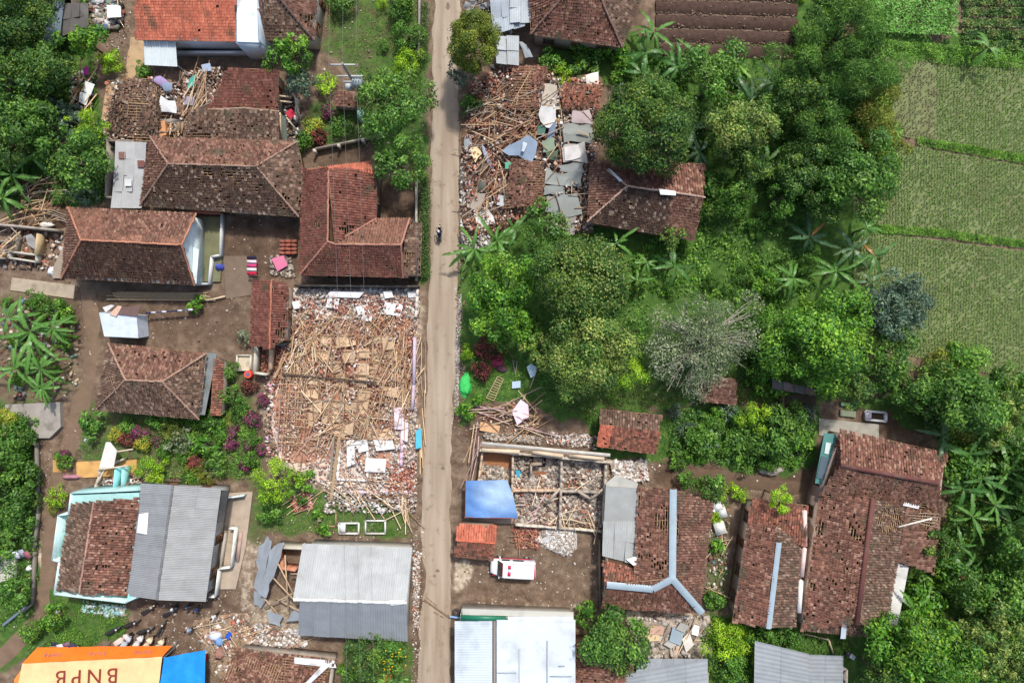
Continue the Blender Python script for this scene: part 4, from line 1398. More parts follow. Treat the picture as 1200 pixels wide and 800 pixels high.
# ---- tiled roof under tree (bottom)
house('tiled_house', 'small low roof of dark red tiles under the tree beside the white building', [
    [(676, 752, 2.3), (668, 880, 2.3), (715, 880, 3.0), (720, 752, 3.0)], dict(q=[(740, 880, 2.4), (742, 752, 2.4), (720, 752, 3.0), (715, 880, 3.0)])],
    [(676, 753), (741, 753), (739, 880), (669, 880)], S(120, 100, 88), ze=2.3, over=.2, pal='speck', seed=59, miss=.03, jit=1.6)
# ---- little shed with dark roof in the trees (905-960, 445-480)
T = thing('open_shed', 'small open-sided shed with rusty roof sheets under the bright green tree', 'shed', base_of([(908, 450), (958, 486)]))
for (x, y) in ((908, 448), (955, 456), (910, 484), (955, 488)):
    m_ = MB(); b0 = P(x, y, 2.2); m_.tube([[b0[0], b0[1], 0], b0], .07, S(96, 78, 62)); m_.build('post', M['wood'], T)
for k in range(4):
    slab_part(T, 'roof_sheet', [(905 + 13 * k, 444 + 3 * k, 2.5), (917 + 13 * k, 447 + 3 * k, 2.5), (917 + 13 * k, 458 + 2 * k, 2.35), (905 + 13 * k, 455 + 2 * k, 2.35)], .03, S(96 + 18 * (k % 2), 88, 82), 'sheet')
slab_part(T, 'floor', [(908, 460, .15), (957, 464, .15), (956, 488, .15), (910, 486, .15)], .2, S(82, 70, 58), 'concrete')
wall_part(T, [(911, 458), (912, 482), (925, 483)], 1.5, S(104, 86, 74))
# roofed ruin glimpsed beneath pale tree (800-862, 452-470)
house('tiled_shed', 'low dark tiled hut half hidden under the pale grey-leaved tree', [
    [(820, 470, 1.8), (862, 474, 1.8), (862, 445, 2.5), (820, 442, 2.5)]], [(820, 470), (862, 474), (862, 442), (820, 440)], S(110, 92, 78), ze=1.8, over=.2, pal='brownred', seed=61, miss=.02, cat='shed')
# ---------------------------------------------------------------- ruins and debris
RP = {
    'dusty': [S(204, 176, 160), S(188, 154, 138), S(220, 204, 192), S(172, 128, 112), S(206, 190, 170)],
    'tile': [S(168, 108, 88), S(142, 88, 74), S(186, 130, 108), S(118, 76, 64), S(196, 150, 130)],
    'white': [S(206, 200, 192), S(184, 176, 168), S(166, 154, 142), S(216, 212, 206), S(150, 134, 118)],
    'grey': [S(164, 156, 144), S(146, 136, 124), S(186, 178, 166), S(128, 116, 104), S(176, 158, 142)],
    'mix': [S(170, 140, 120), S(196, 178, 160), S(142, 116, 98), S(208, 200, 190), S(168, 108, 88), S(120, 104, 90)],
    'pink': [S(216, 170, 176), S(206, 140, 152), S(226, 200, 206), S(196, 160, 190)],
    'trash': [S(206, 206, 202), S(176, 176, 176), S(96, 116, 136), S(140, 90, 86), S(180, 164, 136), S(70, 68, 68), S(120, 140, 126), S(120, 104, 88)],
    'teal': [S(150, 190, 186), S(176, 200, 196), S(130, 170, 166), S(190, 200, 194)],
}


def rubble(T, name, poly, n, smin, smax, pal, h=.4, flat=.45, seed=0, z0=0.0, kind='stuff', top=False):
    rng = np.random.default_rng(seed + 500)
    q = sample_poly(poly, n, rng)
    cols = np.array(RP[pal])
    mound = h * np.clip(.5 + .45 * vnoise(q[:, 0], q[:, 1], 30, seed + 2), .08, 1)
    z = z0 + (mound if top else mound * rng.random(len(q)) ** .5)
    c = PW(q, z)
    s = rng.uniform(smin, smax, (len(q), 1)) * np.exp(rng.normal(0, .25, (len(q), 3))) * [1, .7, flat]
    rot = np.stack([rng.normal(0, .35, len(q)), rng.normal(0, .35, len(q)), rng.uniform(0, 6.28, len(q))], 1)
    col = cols[rng.integers(0, len(cols), len(q))] * rng.uniform(.8, 1.15, (len(q), 1))
    mb = MB()
    mb.boxes(c, s, rot, col, .3, rng)
    return mb.build(name, M['rubble'], T, kind=kind) if T is not None else mb.build(name, M['rubble'], kind=kind)


def mound_part(T, name, poly, h, c, seed=0, mat='rubble', step=.3):
    """a lumpy heap of earth and broken plaster over a polygon"""
    xs = [p[0] for p in poly]; ys = [p[1] for p in poly]
    k = step / MPP()
    gx_ = np.arange(min(xs), max(xs) + k, k); gy_ = np.arange(min(ys), max(ys) + k, k)
    X, Y = np.meshgrid(gx_, gy_)
    ins = inpoly(X, Y, poly).astype(float)
    d = box_blur(ins, 4)
    z = np.clip(d * 1.6 - .5, 0, 1) * h * np.clip(.6 + .35 * vnoise(X, Y, 32, seed) + .22 * vnoise(X, Y, 11, seed + 1), .1, 1.4) - .06 * (d < .3)
    v = PW(np.stack([X.ravel(), Y.ravel()], 1), 0); v[:, 2] = z.ravel()
    ny_, nx_ = X.shape
    ii = np.arange(nx_ * ny_).reshape(ny_, nx_)
    f = np.stack([ii[:-1, :-1], ii[1:, :-1], ii[1:, 1:], ii[:-1, 1:]], -1).reshape(-1, 4)
    dv = d.ravel()
    f = f[(dv[f] > .08).all(1)]
    g = .5 + .5 * np.clip(vnoise(X, Y, 14, seed + 4), -1, 1).ravel()[:, None]
    col = np.asarray(c)[None] * (.75 + .4 * g)
    mb = MB(); mb.add(v, f, col)
    return mb.build(name, M[mat], T, kind='stuff')


PLANKC = {'tan': S(190, 160, 124), 'pale': S(208, 186, 154), 'brown': S(150, 118, 92), 'grey': S(150, 138, 124), 'dark': S(98, 80, 66), 'pink': S(192, 162, 156)}
PLANK_ME = {}


def plank_mesh(col):
    if col not in PLANK_ME:
        m_ = MB(); m_.add(CUBE_V, CUBE_F, PLANKC[col])
        PLANK_ME[col] = m_.mesh('plank_' + col, (0, 0, 0), M['timber'])
    return PLANK_ME[col]


def plank_at(T, a, b, w=.1, h=.06, col='tan', name='plank'):
    a = np.asarray(a, float); b = np.asarray(b, float)
    d = b - a; L = np.linalg.norm(d); u = d / L
    s = np.cross([0, 0, 1.0], u); s /= np.linalg.norm(s) + 1e-9
    t = np.cross(u, s)
    o = bpy.data.objects.new(name, plank_mesh(col))
    COL.objects.link(o)
    c = (a + b) / 2
    if T is not None:
        o.parent = T
        c = c - np.array(T.location)
    o.matrix_local = frame_matrix(c, u * L, s * w, t * h, 1, 1)
    return o


def planks(T, poly, n, lmin, lmax, ang, spread, z0, z1, cols=('tan', 'pale', 'brown'), w=(.04, .10), seed=0, name='plank', tilt=.12):
    rng = np.random.default_rng(seed + 900)
    q = sample_poly(poly, n, rng)
    for i, (x, y) in enumerate(q):
        L = rng.uniform(lmin, lmax) * (1 if rng.random() < .8 else 1.4)
        a = math.radians(ang) + rng.normal(0, math.radians(spread))
        z = rng.uniform(z0, z1)
        c = P(x, y, z)
        dz = rng.normal(0, tilt) * L * .5
        dz = max(-(z - .05), min(z, dz)) if z > .05 else 0
        d = np.array([math.cos(a) * L / 2, math.sin(a) * L / 2, dz])
        plank_at(T, c - d, c + d, rng.uniform(*w), rng.uniform(.04, .08), cols[rng.integers(0, len(cols))], name)


# ---- H9: the big timber ruin beside the road
T = thing('collapsed_house', 'flattened house strewn with pale timber battens and red tile rubble beside the road', 'collapsed house', base_of([(330, 340), (490, 340), (485, 590), (330, 560)]))
H9 = [(314, 342), (492, 338), (489, 470), (486, 590), (440, 600), (395, 585), (350, 545), (312, 540), (320, 470), (300, 440)]
slab_part(T, 'floor', [(338, 338, .22), (490, 338, .22), (486, 575, .22), (395, 575, .22), (330, 545, .22), (318, 500, .22)], .3, S(206, 188, 172), 'concrete')
mound_part(T, 'rubble_mound', [(342, 360), (488, 350), (486, 480), (470, 560), (400, 540), (330, 545), (318, 480)], .55, S(178, 132, 108), 3)
rubble(T, 'tile_rubble', [(340, 350), (490, 345), (487, 470), (470, 500), (330, 530), (320, 440)], 5200, .10, .26, 'tile', 1.15, .4, 11)
rubble(T, 'plaster_rubble', [(335, 338), (492, 338), (490, 372), (335, 378)], 900, .12, .42, 'white', .5, .4, 12, .2)
rubble(T, 'plaster_rubble', [(400, 500), (488, 470), (487, 600), (380, 600), (385, 540)], 1500, .10, .36, 'white', .5, .4, 13, .2)
rubble(T, 'plaster_rubble', [(310, 440), (340, 440), (345, 545), (310, 540)], 420, .10, .34, 'mix', .4, .4, 14, .1)
rubble(T, 'plaster_rubble', [(312, 450), (338, 450), (340, 540), (312, 535)], 90, .10, .3, 'pink', .45, .4, 18, .1)
rubble(T, 'plaster_rubble', [(330, 345), (490, 345), (488, 595), (330, 560)], 3600, .08, .26, 'dusty', 1.2, .5, 15, .1)
rubble(T, 'plaster_rubble', [(335, 345), (490, 345), (488, 480), (335, 500)], 1100, .06, .2, 'white', 1.25, .5, 19, .1)
rubble(T, 'tile_rubble', [(455, 545), (487, 540), (486, 575), (455, 575)], 420, .12, .26, 'tile', .5, .4, 17, .3)
# big white ceiling boards
rng = np.random.default_rng(5)
for (x, y, w_, h_) in [(404, 345, 40, 7), (425, 363, 14, 10), (430, 372, 12, 8), (460, 362, 22, 14), (348, 357, 10, 9), (390, 355, 14, 12), (484, 345, 12, 7), (455, 345, 10, 8), (411, 530, 9, 30), (425, 522, 12, 14), (420, 520, 20, 6), (474, 505, 8, 22), (466, 490, 8, 26), (440, 545, 24, 16), (450, 520, 22, 14)]:
    z = rng.uniform(.75, 1.0)
    a = rng.uniform(-.25, .25)
    c_, s_ = math.cos(a), math.sin(a)
    q = [(x + (dx * c_ - dy * s_) * w_ / 2, y + (dx * s_ + dy * c_) * h_ / 2, z + rng.uniform(-.12, .12)) for dx, dy in ((-1, -1), (1, -1), (1, 1), (-1, 1))]
    slab_part(T, 'ceiling_board', q, .04, S(228, 226, 224) * rng.uniform(.85, 1.0) if x < 460 or y < 400 else S(222, 206, 212), 'wall')
# woven bamboo ceiling panels lying in their grid
for r in range(8):
    for k in range(7):
        x0 = 362 + k * 14.4 + rng.normal(0, 1.2); y0 = 394 + r * 15.2 + rng.normal(0, 1.2)
        if rng.random() < .3 or (r > 6 and k < 2):
            continue
        z = rng.uniform(.66, .9); dz = rng.normal(0, .14, 4)
        ww, hh = rng.uniform(11, 14), rng.uniform(11, 14.5)
        q = [(x0, y0, z + dz[0]), (x0 + ww, y0 + rng.normal(0, 1), z + dz[1]), (x0 + ww, y0 + hh, z + dz[2]), (x0, y0 + hh, z + dz[3])]
        q = [(a_ + rng.normal(0, 1.3), b_ + rng.normal(0, 1.3), c_) for a_, b_, c_ in q]
        slab_part(T, 'ceiling_panel', q, .03, S(192, 164, 132) * rng.uniform(.8, 1.1), 'wood')
# timber frame lines
for r in range(9):
    y = 392 + r * 15.2
    plank_at(T, P(358, y + rng.normal(0, 2), .95), P(458, y + 3 + rng.normal(0, 2), .95), .07, .06, 'brown', 'joist')
for k in range(9):
    x = 360 + k * 14.4
    plank_at(T, P(x + rng.normal(0, 2), 386, 1.0), P(x - 2 + rng.normal(0, 2), 515, 1.0), .06, .06, 'tan' if k % 2 else 'brown', 'joist')
plank_at(T, P(330, 438, 1.25), P(442, 448, 1.25), .16, .14, 'dark', 'beam')
plank_at(T, P(388, 402, 1.2), P(380, 445, 1.2), .14, .1, 'tan', 'beam')
plank_at(T, P(461, 382, 1.4), P(437, 446, 1.3), .14, .1, 'brown', 'beam')
plank_at(T, P(398, 510, 1.3), P(388, 585, .5), .3, .1, 'tan', 'beam')
plank_at(T, P(391, 512, 1.2), P(386, 575, .4), .22, .1, 'grey', 'beam')
# batten lattice on the west side
for k in range(9):
    plank_at(T, P(330 + k * 3.7, 430, 1.0), P(322 + k * 3.7 + rng.normal(0, 2), 522 + rng.normal(0, 8), .9), .05, .04, ('tan', 'grey', 'pale')[k % 3], 'batten')
for r in range(26):
    plank_at(T, P(326 + rng.normal(0, 3), 436 + r * 3.4, 1.06), P(358 + rng.normal(0, 5), 437 + r * 3.4 + rng.normal(0, 1.5), 1.04), .04, .03, ('tan', 'brown')[r % 2], 'batten')
planks(T, [(452, 400), (490, 395), (487, 480), (446, 478)], 62, 1.6, 4.2, 80, 13, .6, 1.15, ('tan', 'pale', 'brown'), seed=1)
planks(T, [(340, 372), (470, 372), (460, 400), (345, 420)], 56, 1.2, 3.2, 62, 32, .6, 1.1, ('tan', 'pale', 'brown'), seed=2)
planks(T, [(370, 470), (460, 470), (450, 520), (365, 525)], 62, 1.2, 3.4, 50, 40, .7, 1.2, ('tan', 'pale', 'brown', 'grey'), seed=3)
planks(T, [(330, 400), (385, 400), (370, 440), (325, 440)], 24, 1.0, 2.8, 75, 26, .7, 1.1, ('tan', 'pale'), seed=4)
planks(T, [(380, 555), (480, 565), (478, 605), (400, 600)], 30, 1.6, 4.0, -35, 30, .3, .8, ('tan', 'pale', 'brown'), seed=5)
planks(T, [(325, 500), (390, 500), (385, 545), (330, 540)], 24, 1.2, 3.4, 60, 45, .4, .9, ('tan', 'brown', 'pink'), seed=6)
planks(T, [(345, 395), (460, 395), (455, 510), (350, 500)], 46, .8, 2.4, 85, 45, .85, 1.15, ('tan', 'pale', 'brown'), seed=7)
# the remaining thin battens as one mass
mb = MB()
q = sample_poly([(335, 365), (488, 365), (487, 520), (335, 530)], 620, rng)
for i, (x, y) in enumerate(q):
    a = math.radians(80 if rng.random() < .6 else 5) + rng.normal(0, .45)
    L = rng.uniform(.5, 1.8); z = rng.uniform(.55, 1.1)
    c = P(x, y, z); d = np.array([math.cos(a) * L / 2, math.sin(a) * L / 2, rng.normal(0, .08)])
    mb.bar(c - d, c + d, .045, .035, PLANKC[('tan', 'pale', 'brown', 'tan')[i % 4]] * rng.uniform(.75, 1.1))
mb.build('loose_battens', M['wood'], T, kind='stuff')
# street wall remains
wall_part(T, [(491, 340), (489, 372)], 1.5, S(216, 204, 190), .2, 'street_wall', jag=.25, seed=1)
wall_part(T, [(488, 395), (487, 450), (485, 478)], 1.5, S(190, 172, 186), .24, 'street_wall', seed=2)
wall_part(T, [(473, 480), (471, 545)], .9, S(206, 178, 192), .3, 'inner_wall', jag=.4, seed=3)
wall_part(T, [(402, 575), (486, 575)], .7, S(216, 196, 200), .22, 'inner_wall', jag=.5, seed=4)
wall_part(T, [(400, 515), (397, 560), (432, 562), (432, 525)], .8, S(228, 222, 216), .2, 'inner_wall', jag=.3, seed=5)
planks(T, [(494, 410), (499, 410), (495, 620), (489, 620)], 12, 2.2, 4.5, 92, 3, .2, .5, ('tan', 'pale'), seed=8)
planks(T, [(466, 570), (478, 570), (480, 612), (468, 612)], 9, 2.0, 4.2, 95, 8, .3, .7, ('tan', 'pale'), seed=9)
m_ = MB(); m_.slab([P(487, 503, 1.0), P(494, 502, 1.0), P(494, 524, .9), P(487, 526, .9)], .1, S(84, 176, 200))
tag(m_.build('blue_board', M['metal'], loc=base_of([(490, 514)])), 'bright sky-blue oblong board lying on the street wall of the timber ruin', 'board')

# rear outbuilding corner of this ruin
T = thing('ruined_outhouse', 'roofless small outhouse walls filled with brick beside the slumped red roof', 'ruin', base_of([(305, 405), (345, 435)]))
wall_part(T, [(306, 404), (304, 436), (318, 438)], 1.6, S(196, 188, 170), .2)
wall_part(T, [(306, 404), (340, 403)], 1.5, S(116, 106, 96), .25)
wall_part(T, [(322, 406), (321, 432)], 1.2, S(206, 172, 140), .3)
slab_part(T, 'floor', [(330, 410, .3), (352, 410, .3), (350, 440, .3), (328, 440, .3)], .3, S(196, 170, 122), 'concrete')
rubble(T, 'brick_rubble', [(306, 406), (345, 405), (340, 450), (305, 445)], 260, .12, .3, 'tile', .4, .5, 21)
planks(T, [(325, 415), (355, 415), (350, 445), (325, 445)], 16, 1.0, 2.6, 85, 30, .3, .8, ('tan', 'brown'), seed=11)

# ---- H3: broken compound to the north-west
T = house('collapsed_house', 'half-collapsed house with a smooth maroon tile slope still standing', [
    dict(q=[(245, 127, 2.6), (326, 128, 2.6), (326, 82, 3.9), (268, 80, 3.9)], pal='red', miss=.01, jit=.7),
    dict(q=[(214, 166, 2.6), (327, 168, 2.6), (324, 130, 3.4), (222, 128, 3.4)], pal='brown', miss=.05, jit=1.8)],
    [(222, 128), (326, 82), (327, 166), (216, 165)], S(150, 130, 116), ze=2.5, over=.3, seed=65, cat='collapsed house', holes=[(230, 158, 1.0, .7)])
rubble(T, 'tile_rubble', [(175, 92), (260, 78), (270, 95), (245, 130), (215, 165), (180, 160)], 1500, .1, .3, 'mix', 1.7, .4, 22)
rubble(T, 'debris', [(178, 90), (262, 78), (258, 110), (240, 130), (218, 165), (182, 160)], 500, .08, .3, 'white', 1.9, .4, 27)
mound_part(T, 'rubble_mound', [(178, 90), (262, 78), (258, 110), (240, 130), (218, 165), (182, 160)], 1.0, S(140, 112, 94), 7)
m_ = MB(); ridge_line(m_, [P(244, 129, 2.75), P(285, 127, 3.0), P(327, 131, 2.8)], S(150, 130, 112), .2, 4); m_.build('ridge_cap', M['tile'], T)
for k, (q, c) in enumerate([([(180, 93, 2.0), (188, 89, 2.1), (202, 99, 2.0), (194, 107, 1.9)], S(170, 150, 190)), ([(190, 98, 2.2), (202, 97, 2.2), (201, 106, 2.0), (192, 107, 2.0)], S(150, 168, 190)),
                            ([(188, 114, 1.9), (206, 118, 1.9), (208, 133, 1.7), (186, 130, 1.7)], S(222, 222, 220)), ([(182, 138, 2.0), (212, 140, 2.0), (212, 144, 1.8), (180, 142, 1.8)], S(196, 184, 168)),
                            ([(222, 92, 1.7), (230, 87, 1.8), (226, 100, 1.7), (219, 108, 1.6)], S(80, 180, 160)), ([(236, 76, 1.8), (246, 74, 1.8), (248, 83, 1.7), (238, 84, 1.7)], S(170, 186, 206)),
                            ([(216, 112, 1.6), (228, 114, 1.6), (226, 124, 1.5), (216, 122, 1.5)], S(160, 150, 160))]):
    slab_part(T, 'fallen_sheet', q, .03, c, 'sheet')
slab_part(T, 'cupboard', [(186, 143, 1.9), (193, 141, 1.9), (195, 158, 1.8), (187, 160, 1.8)], .6, S(196, 140, 96), 'wood')
wall_part(T, [(190, 162), (218, 160), (220, 148)], 2.2, S(140, 120, 100), .15, 'broken_wall', jag=.2, seed=4)
planks(T, [(222, 90), (245, 85), (240, 130), (218, 135)], 26, 1.8, 3.8, 68, 10, 1.0, 2.0, ('tan', 'pale', 'brown'), seed=13)
planks(T, [(180, 92), (262, 82), (250, 120), (190, 160)], 30, .8, 2.4, 30, 50, .8, 1.8, ('tan', 'brown', 'grey'), seed=14)
planks(T, [(196, 146), (216, 148), (214, 158), (196, 158)], 12, .8, 1.6, 85, 12, 1.6, 2.0, ('tan', 'brown'), seed=15)
T = house('slumped_roof', 'shaggy collapsed mass of brown tiles with a ragged outline', [
    dict(q=[(130, 163, 1.4), (188, 166, 1.6), (180, 122, 2.6), (140, 120, 2.4)]),
    dict(q=[(186, 92, 1.6), (140, 92, 1.4), (140, 120, 2.4), (180, 122, 2.6)]),
    dict(q=[(138, 92, 1.2), (124, 163, 1.0), (140, 130, 2.4), (140, 118, 2.4)]),
    dict(q=[(190, 160, 1.6), (188, 96, 1.6), (180, 110, 2.6), (180, 124, 2.6)])],
    [(140, 95), (184, 95), (186, 162), (130, 160)], S(130, 112, 98), ze=1.2, over=.3, seed=67, miss=.07, jit=5, sag=.3, cat='ruin')
rubble(T, 'tile_rubble', [(124, 95), (190, 90), (190, 168), (122, 168)], 500, .15, .32, 'mix', .6, .3, 24, 1.3)
# broken porch (325-350,110-170)
T = thing('wrecked_porch', 'wrecked porch frame with red cloth and dark doorway beside the maroon roof', 'ruin', base_of([(322, 115), (352, 168)]))
for (a, b) in (((322, 118, 2.2), (342, 120, 2.2)), ((323, 112, 2.2), (341, 114, 2.2)), ((328, 132, 2.4), (330, 165, 1.0)), ((345, 112, 2.4), (352, 140, 1.2)), ((318, 126, 2.0), (324, 162, 1.4)), ((336, 138, 2.0), (350, 156, .6))):
    beam_part(T, 'beam', a, b, .14, .12, S(196, 176, 148))
slab_part(T, 'door_panel', [(328, 132, 2.2), (335, 140, 2.0), (337, 165, .8), (327, 165, .8)], .06, S(120, 128, 116), 'wood')
wall_part(T, [(345, 112), (352, 120), (350, 145)], 1.8, S(206, 196, 186), .12, jag=.3)
slab_part(T, 'red_cloth', [(334, 132, 1.5), (341, 127, 1.6), (347, 134, 1.4), (340, 140, 1.3)], .03, S(196, 60, 76), 'cloth')
rubble(T, 'debris', [(322, 112), (352, 112), (352, 172), (324, 172)], 200, .1, .35, 'trash', .5, .4, 25)
wall_part(T, [(372, 177), (450, 161)], .9, S(160, 150, 134), .16, 'fence_wall')
for (x, y) in ((372, 178), (400, 172), (428, 166)):
    m_ = MB(); b0 = P(x, y, 0); m_.box((b0[0], b0[1] - .2, .65), (.2, .3, 1.3), S(196, 188, 174)); m_.build('fence_post', M['wall'], T)

# ---- E1: grey sheets at the north
T = thing('wrecked_shed', 'wrecked shed of grey metal sheets beside the rounded olive tree', 'ruin', base_of([(560, 10), (620, 78)]))
sheet_plane(T, (578, 40, 2.2), (615, 30, 2.4), (608, -30, 2.6), (572, -30, 2.6), S(160, 168, 174), 'sheet', sw=1.0, sl=1.4, seed=61, tilt=.04)
sheet_plane(T, (582, 74, 1.9), (608, 76, 1.9), (608, 42, 2.3), (580, 42, 2.2), S(172, 176, 176), 'sheet', sw=1.0, sl=1.4, seed=62, tilt=.05)
sheet_plane(T, (598, 26, 2.6), (622, 26, 2.6), (622, -10, 2.8), (598, -10, 2.8), S(176, 182, 184), 'sheet', sw=1.0, sl=1.4, seed=63, tilt=.03)
slab_part(T, 'fallen_sheet', [(607, 48, 2.0), (616, 52, 1.9), (626, 66, 1.6), (616, 68, 1.6)], .03, S(160, 166, 168), 'sheet')
for k in range(10):
    x, y = RNG.uniform(545, 585), RNG.uniform(-8, 14)
    slab_part(T, 'fallen_sheet', [(x, y, 1.4), (x + RNG.uniform(4, 12), y + RNG.uniform(-3, 3), 1.5), (x + RNG.uniform(4, 10), y + RNG.uniform(4, 8), 1.2), (x - 2, y + RNG.uniform(4, 8), 1.1)], .03, S(206, 206, 202) * RNG.uniform(.7, 1.05), 'sheet')
rubble(T, 'debris', [(545, -20), (600, -20), (600, 80), (570, 80)], 300, .12, .4, 'grey', .6, .4, 26)
planks(T, [(545, -10), (590, -10), (590, 60), (570, 60)], 20, 1.0, 2.6, 20, 50, .8, 1.8, ('tan', 'grey', 'pale'), seed=17)

# ---- E3: long rubble strip east of the road
T = thing('collapsed_house', 'heap of fallen timber, brown tiles and dark gaps where a house stood beside the road', 'collapsed house', base_of([(545, 95), (640, 80), (640, 260), (550, 280)]))
E3 = [(552, 92), (600, 78), (652, 76), (648, 150), (640, 240), (600, 262), (545, 285), (541, 180)]
mound_part(T, 'rubble_mound', E3, 1.1, S(116, 92, 76), 12)
rubble(T, 'tile_rubble', [(590, 78), (645, 80), (640, 130), (590, 125)], 1500, .14, .30, 'tile', 1.4, .35, 31, .2)
rubble(T, 'tile_rubble', E3, 2600, .10, .30, 'tile', 1.7, .4, 32, .1)
rubble(T, 'debris', E3, 2000, .08, .3, 'mix', 1.9, .4, 36, .1)
rubble(T, 'debris', E3, 700, .06, .26, 'white', 1.9, .4, 38, .1)
rubble(T, 'plaster_rubble', [(540, 190), (572, 200), (575, 290), (541, 292)], 900, .10, .34, 'white', .9, .45, 33)
mb, bat = MB(), MB()
tile_plane(mb, bat, P(590, 244, 1.5), P(636, 240, 1.6), P(638, 190, 2.2), P(600, 186, 2.0), 'brownred', .16, 2.6, 91, .25)
tile_plane(mb, bat, P(592, 128, 1.5), P(632, 128, 1.6), P(640, 78, 1.9), P(602, 78, 1.7), 'speck', .12, 4.0, 92, .25)
mb.build('fallen_roof_tiles', M['tile'], T, kind='stuff'); bat.build('battens', M['wood'], T, kind='stuff')
planks(T, [(556, 110), (600, 92), (640, 120), (632, 175), (560, 175)], 120, .8, 2.9, 36, 36, .9, 1.7, ('brown', 'brown', 'dark', 'grey', 'tan'), w=(.04, .1), seed=21)
planks(T, [(560, 120), (635, 115), (630, 180), (555, 190)], 50, .8, 3.0, 5, 24, 1.1, 1.9, ('tan', 'grey', 'brown'), w=(.04, .09), seed=22)
planks(T, [(552, 180), (600, 190), (600, 240), (555, 260)], 60, 1.0, 3.2, 65, 35, .8, 1.5, ('tan', 'brown', 'grey'), seed=23)
planks(T, [(545, 95), (575, 95), (570, 200), (542, 200)], 28, 1.0, 2.8, 50, 30, .5, 1.3, ('brown', 'dark', 'grey'), seed=24)
for k, (q, c) in enumerate([([(587, 178, 2.1), (617, 158, 2.6), (633, 168, 2.5), (624, 190, 2.1)], S(150, 166, 184)),
                            ([(613, 166, 2.72), (618, 168, 2.72), (614, 178, 2.6), (611, 177, 2.6)], S(206, 214, 220)),
                            ([(563, 170, 1.4), (568, 172, 1.4), (575, 192, 1.3), (580, 200, 1.2), (574, 198, 1.2)], S(156, 160, 176)),
                            ([(551, 172, 1.4), (558, 170, 1.4), (566, 180, 1.3), (556, 190, 1.2)], S(226, 206, 160)),
                            ([(550, 225, 1.2), (568, 226, 1.3), (562, 247, 1.1), (547, 243, 1.1)], S(172, 160, 146)),
                            ([(556, 252, 1.2), (574, 246, 1.3), (580, 262, 1.1), (560, 268, 1.0)], S(226, 222, 214)),
                            ([(584, 228, 1.4), (594, 230, 1.4), (590, 242, 1.2), (582, 240, 1.2)], S(196, 196, 196)),
                            ([(560, 212, 1.3), (570, 213, 1.3), (571, 224, 1.2), (560, 223, 1.2)], S(86, 88, 78)),
                            ([(592, 190, 1.9), (599, 190, 1.9), (599, 198, 1.8), (592, 198, 1.8)], S(96, 176, 140)),
                            ([(546, 158, 1.2), (550, 158, 1.2), (551, 178, 1.0), (544, 178, 1.0)], S(156, 160, 160))]):
    slab_part(T, 'fallen_sheet', q, .03, c, 'sheet')
T = thing('collapsed_house', 'line of crumpled white and grey roof sheets on broken walls beside the dark round tree', 'collapsed house', base_of([(632, 85), (700, 85), (700, 265), (635, 265)]))
mound_part(T, 'rubble_mound', [(634, 92), (705, 88), (700, 150), (695, 270), (640, 270)], .9, S(130, 104, 88), 14)
rubble(T, 'tile_rubble', [(655, 92), (706, 95), (700, 135), (656, 130)], 900, .14, .3, 'tile', 1.3, .35, 34, .3)
rubble(T, 'debris', [(634, 92), (700, 92), (696, 270), (640, 270)], 1700, .08, .34, 'mix', 2.1, .4, 35, .2)
rubble(T, 'debris', [(634, 92), (700, 92), (696, 270), (640, 270)], 700, .08, .3, 'white', 2.2, .4, 37, .2)
for k, (q, c) in enumerate([([(634, 98, 1.8), (654, 100, 1.9), (656, 130, 1.7), (633, 128, 1.6)], S(196, 184, 166)), ([(634, 124, 1.9), (652, 126, 2.0), (650, 146, 1.9), (640, 150, 1.8), (631, 134, 1.8)], S(212, 210, 204)),
                            ([(644, 150, 1.9), (652, 140, 2.1), (650, 158, 1.9), (640, 166, 1.7)], S(120, 134, 156)), ([(630, 148, 1.6), (641, 144, 1.7), (638, 158, 1.6), (629, 158, 1.5)], S(56, 110, 92)),
                            ([(636, 165, 1.7), (650, 160, 1.9), (651, 174, 1.7), (636, 178, 1.6)], S(140, 156, 132)), ([(640, 178, 1.6), (655, 176, 1.7), (654, 188, 1.5), (641, 187, 1.5)], S(88, 104, 82)),
                            ([(669, 128, 2.3), (692, 130, 2.3), (694, 145, 2.2), (669, 144, 2.2)], S(186, 168, 164)), ([(660, 144, 2.1), (692, 146, 2.1), (698, 158, 2.0), (660, 158, 2.0)], S(150, 152, 144)),
                            ([(660, 156, 2.0), (697, 156, 2.0), (694, 168, 1.9), (661, 166, 1.9)], S(138, 140, 132)), ([(660, 168, 2.0), (686, 166, 2.0), (688, 190, 1.9), (660, 190, 1.9)], S(178, 174, 166)),
                            ([(662, 172, 2.12), (678, 170, 2.12), (681, 184, 2.05), (662, 188, 2.05)], S(214, 208, 202)), ([(654, 192, 1.9), (684, 192, 1.9), (684, 204, 1.8), (656, 202, 1.8)], S(150, 152, 148)),
                            ([(639, 196, 2.0), (668, 208, 1.9), (660, 218, 1.8), (636, 215, 1.8)], S(156, 160, 152)), ([(656, 204, 1.8), (682, 202, 1.9), (680, 218, 1.8), (658, 218, 1.7)], S(148, 152, 146)),
                            ([(637, 218, 1.8), (660, 218, 1.8), (662, 230, 1.7), (637, 230, 1.7)], S(140, 144, 138)), ([(640, 230, 1.8), (676, 228, 1.8), (682, 250, 1.7), (660, 256, 1.6), (640, 248, 1.6)], S(146, 150, 144)),
                            ([(662, 252, 1.6), (676, 252, 1.6), (674, 276, 1.4), (664, 276, 1.4)], S(150, 144, 136)), ([(686, 88, 1.6), (700, 86, 1.7), (701, 100, 1.6), (688, 101, 1.5)], S(238, 230, 214))]):
    slab_part(T, 'fallen_sheet', q, .04, c, 'sheet')
mb, bat = MB(), MB()
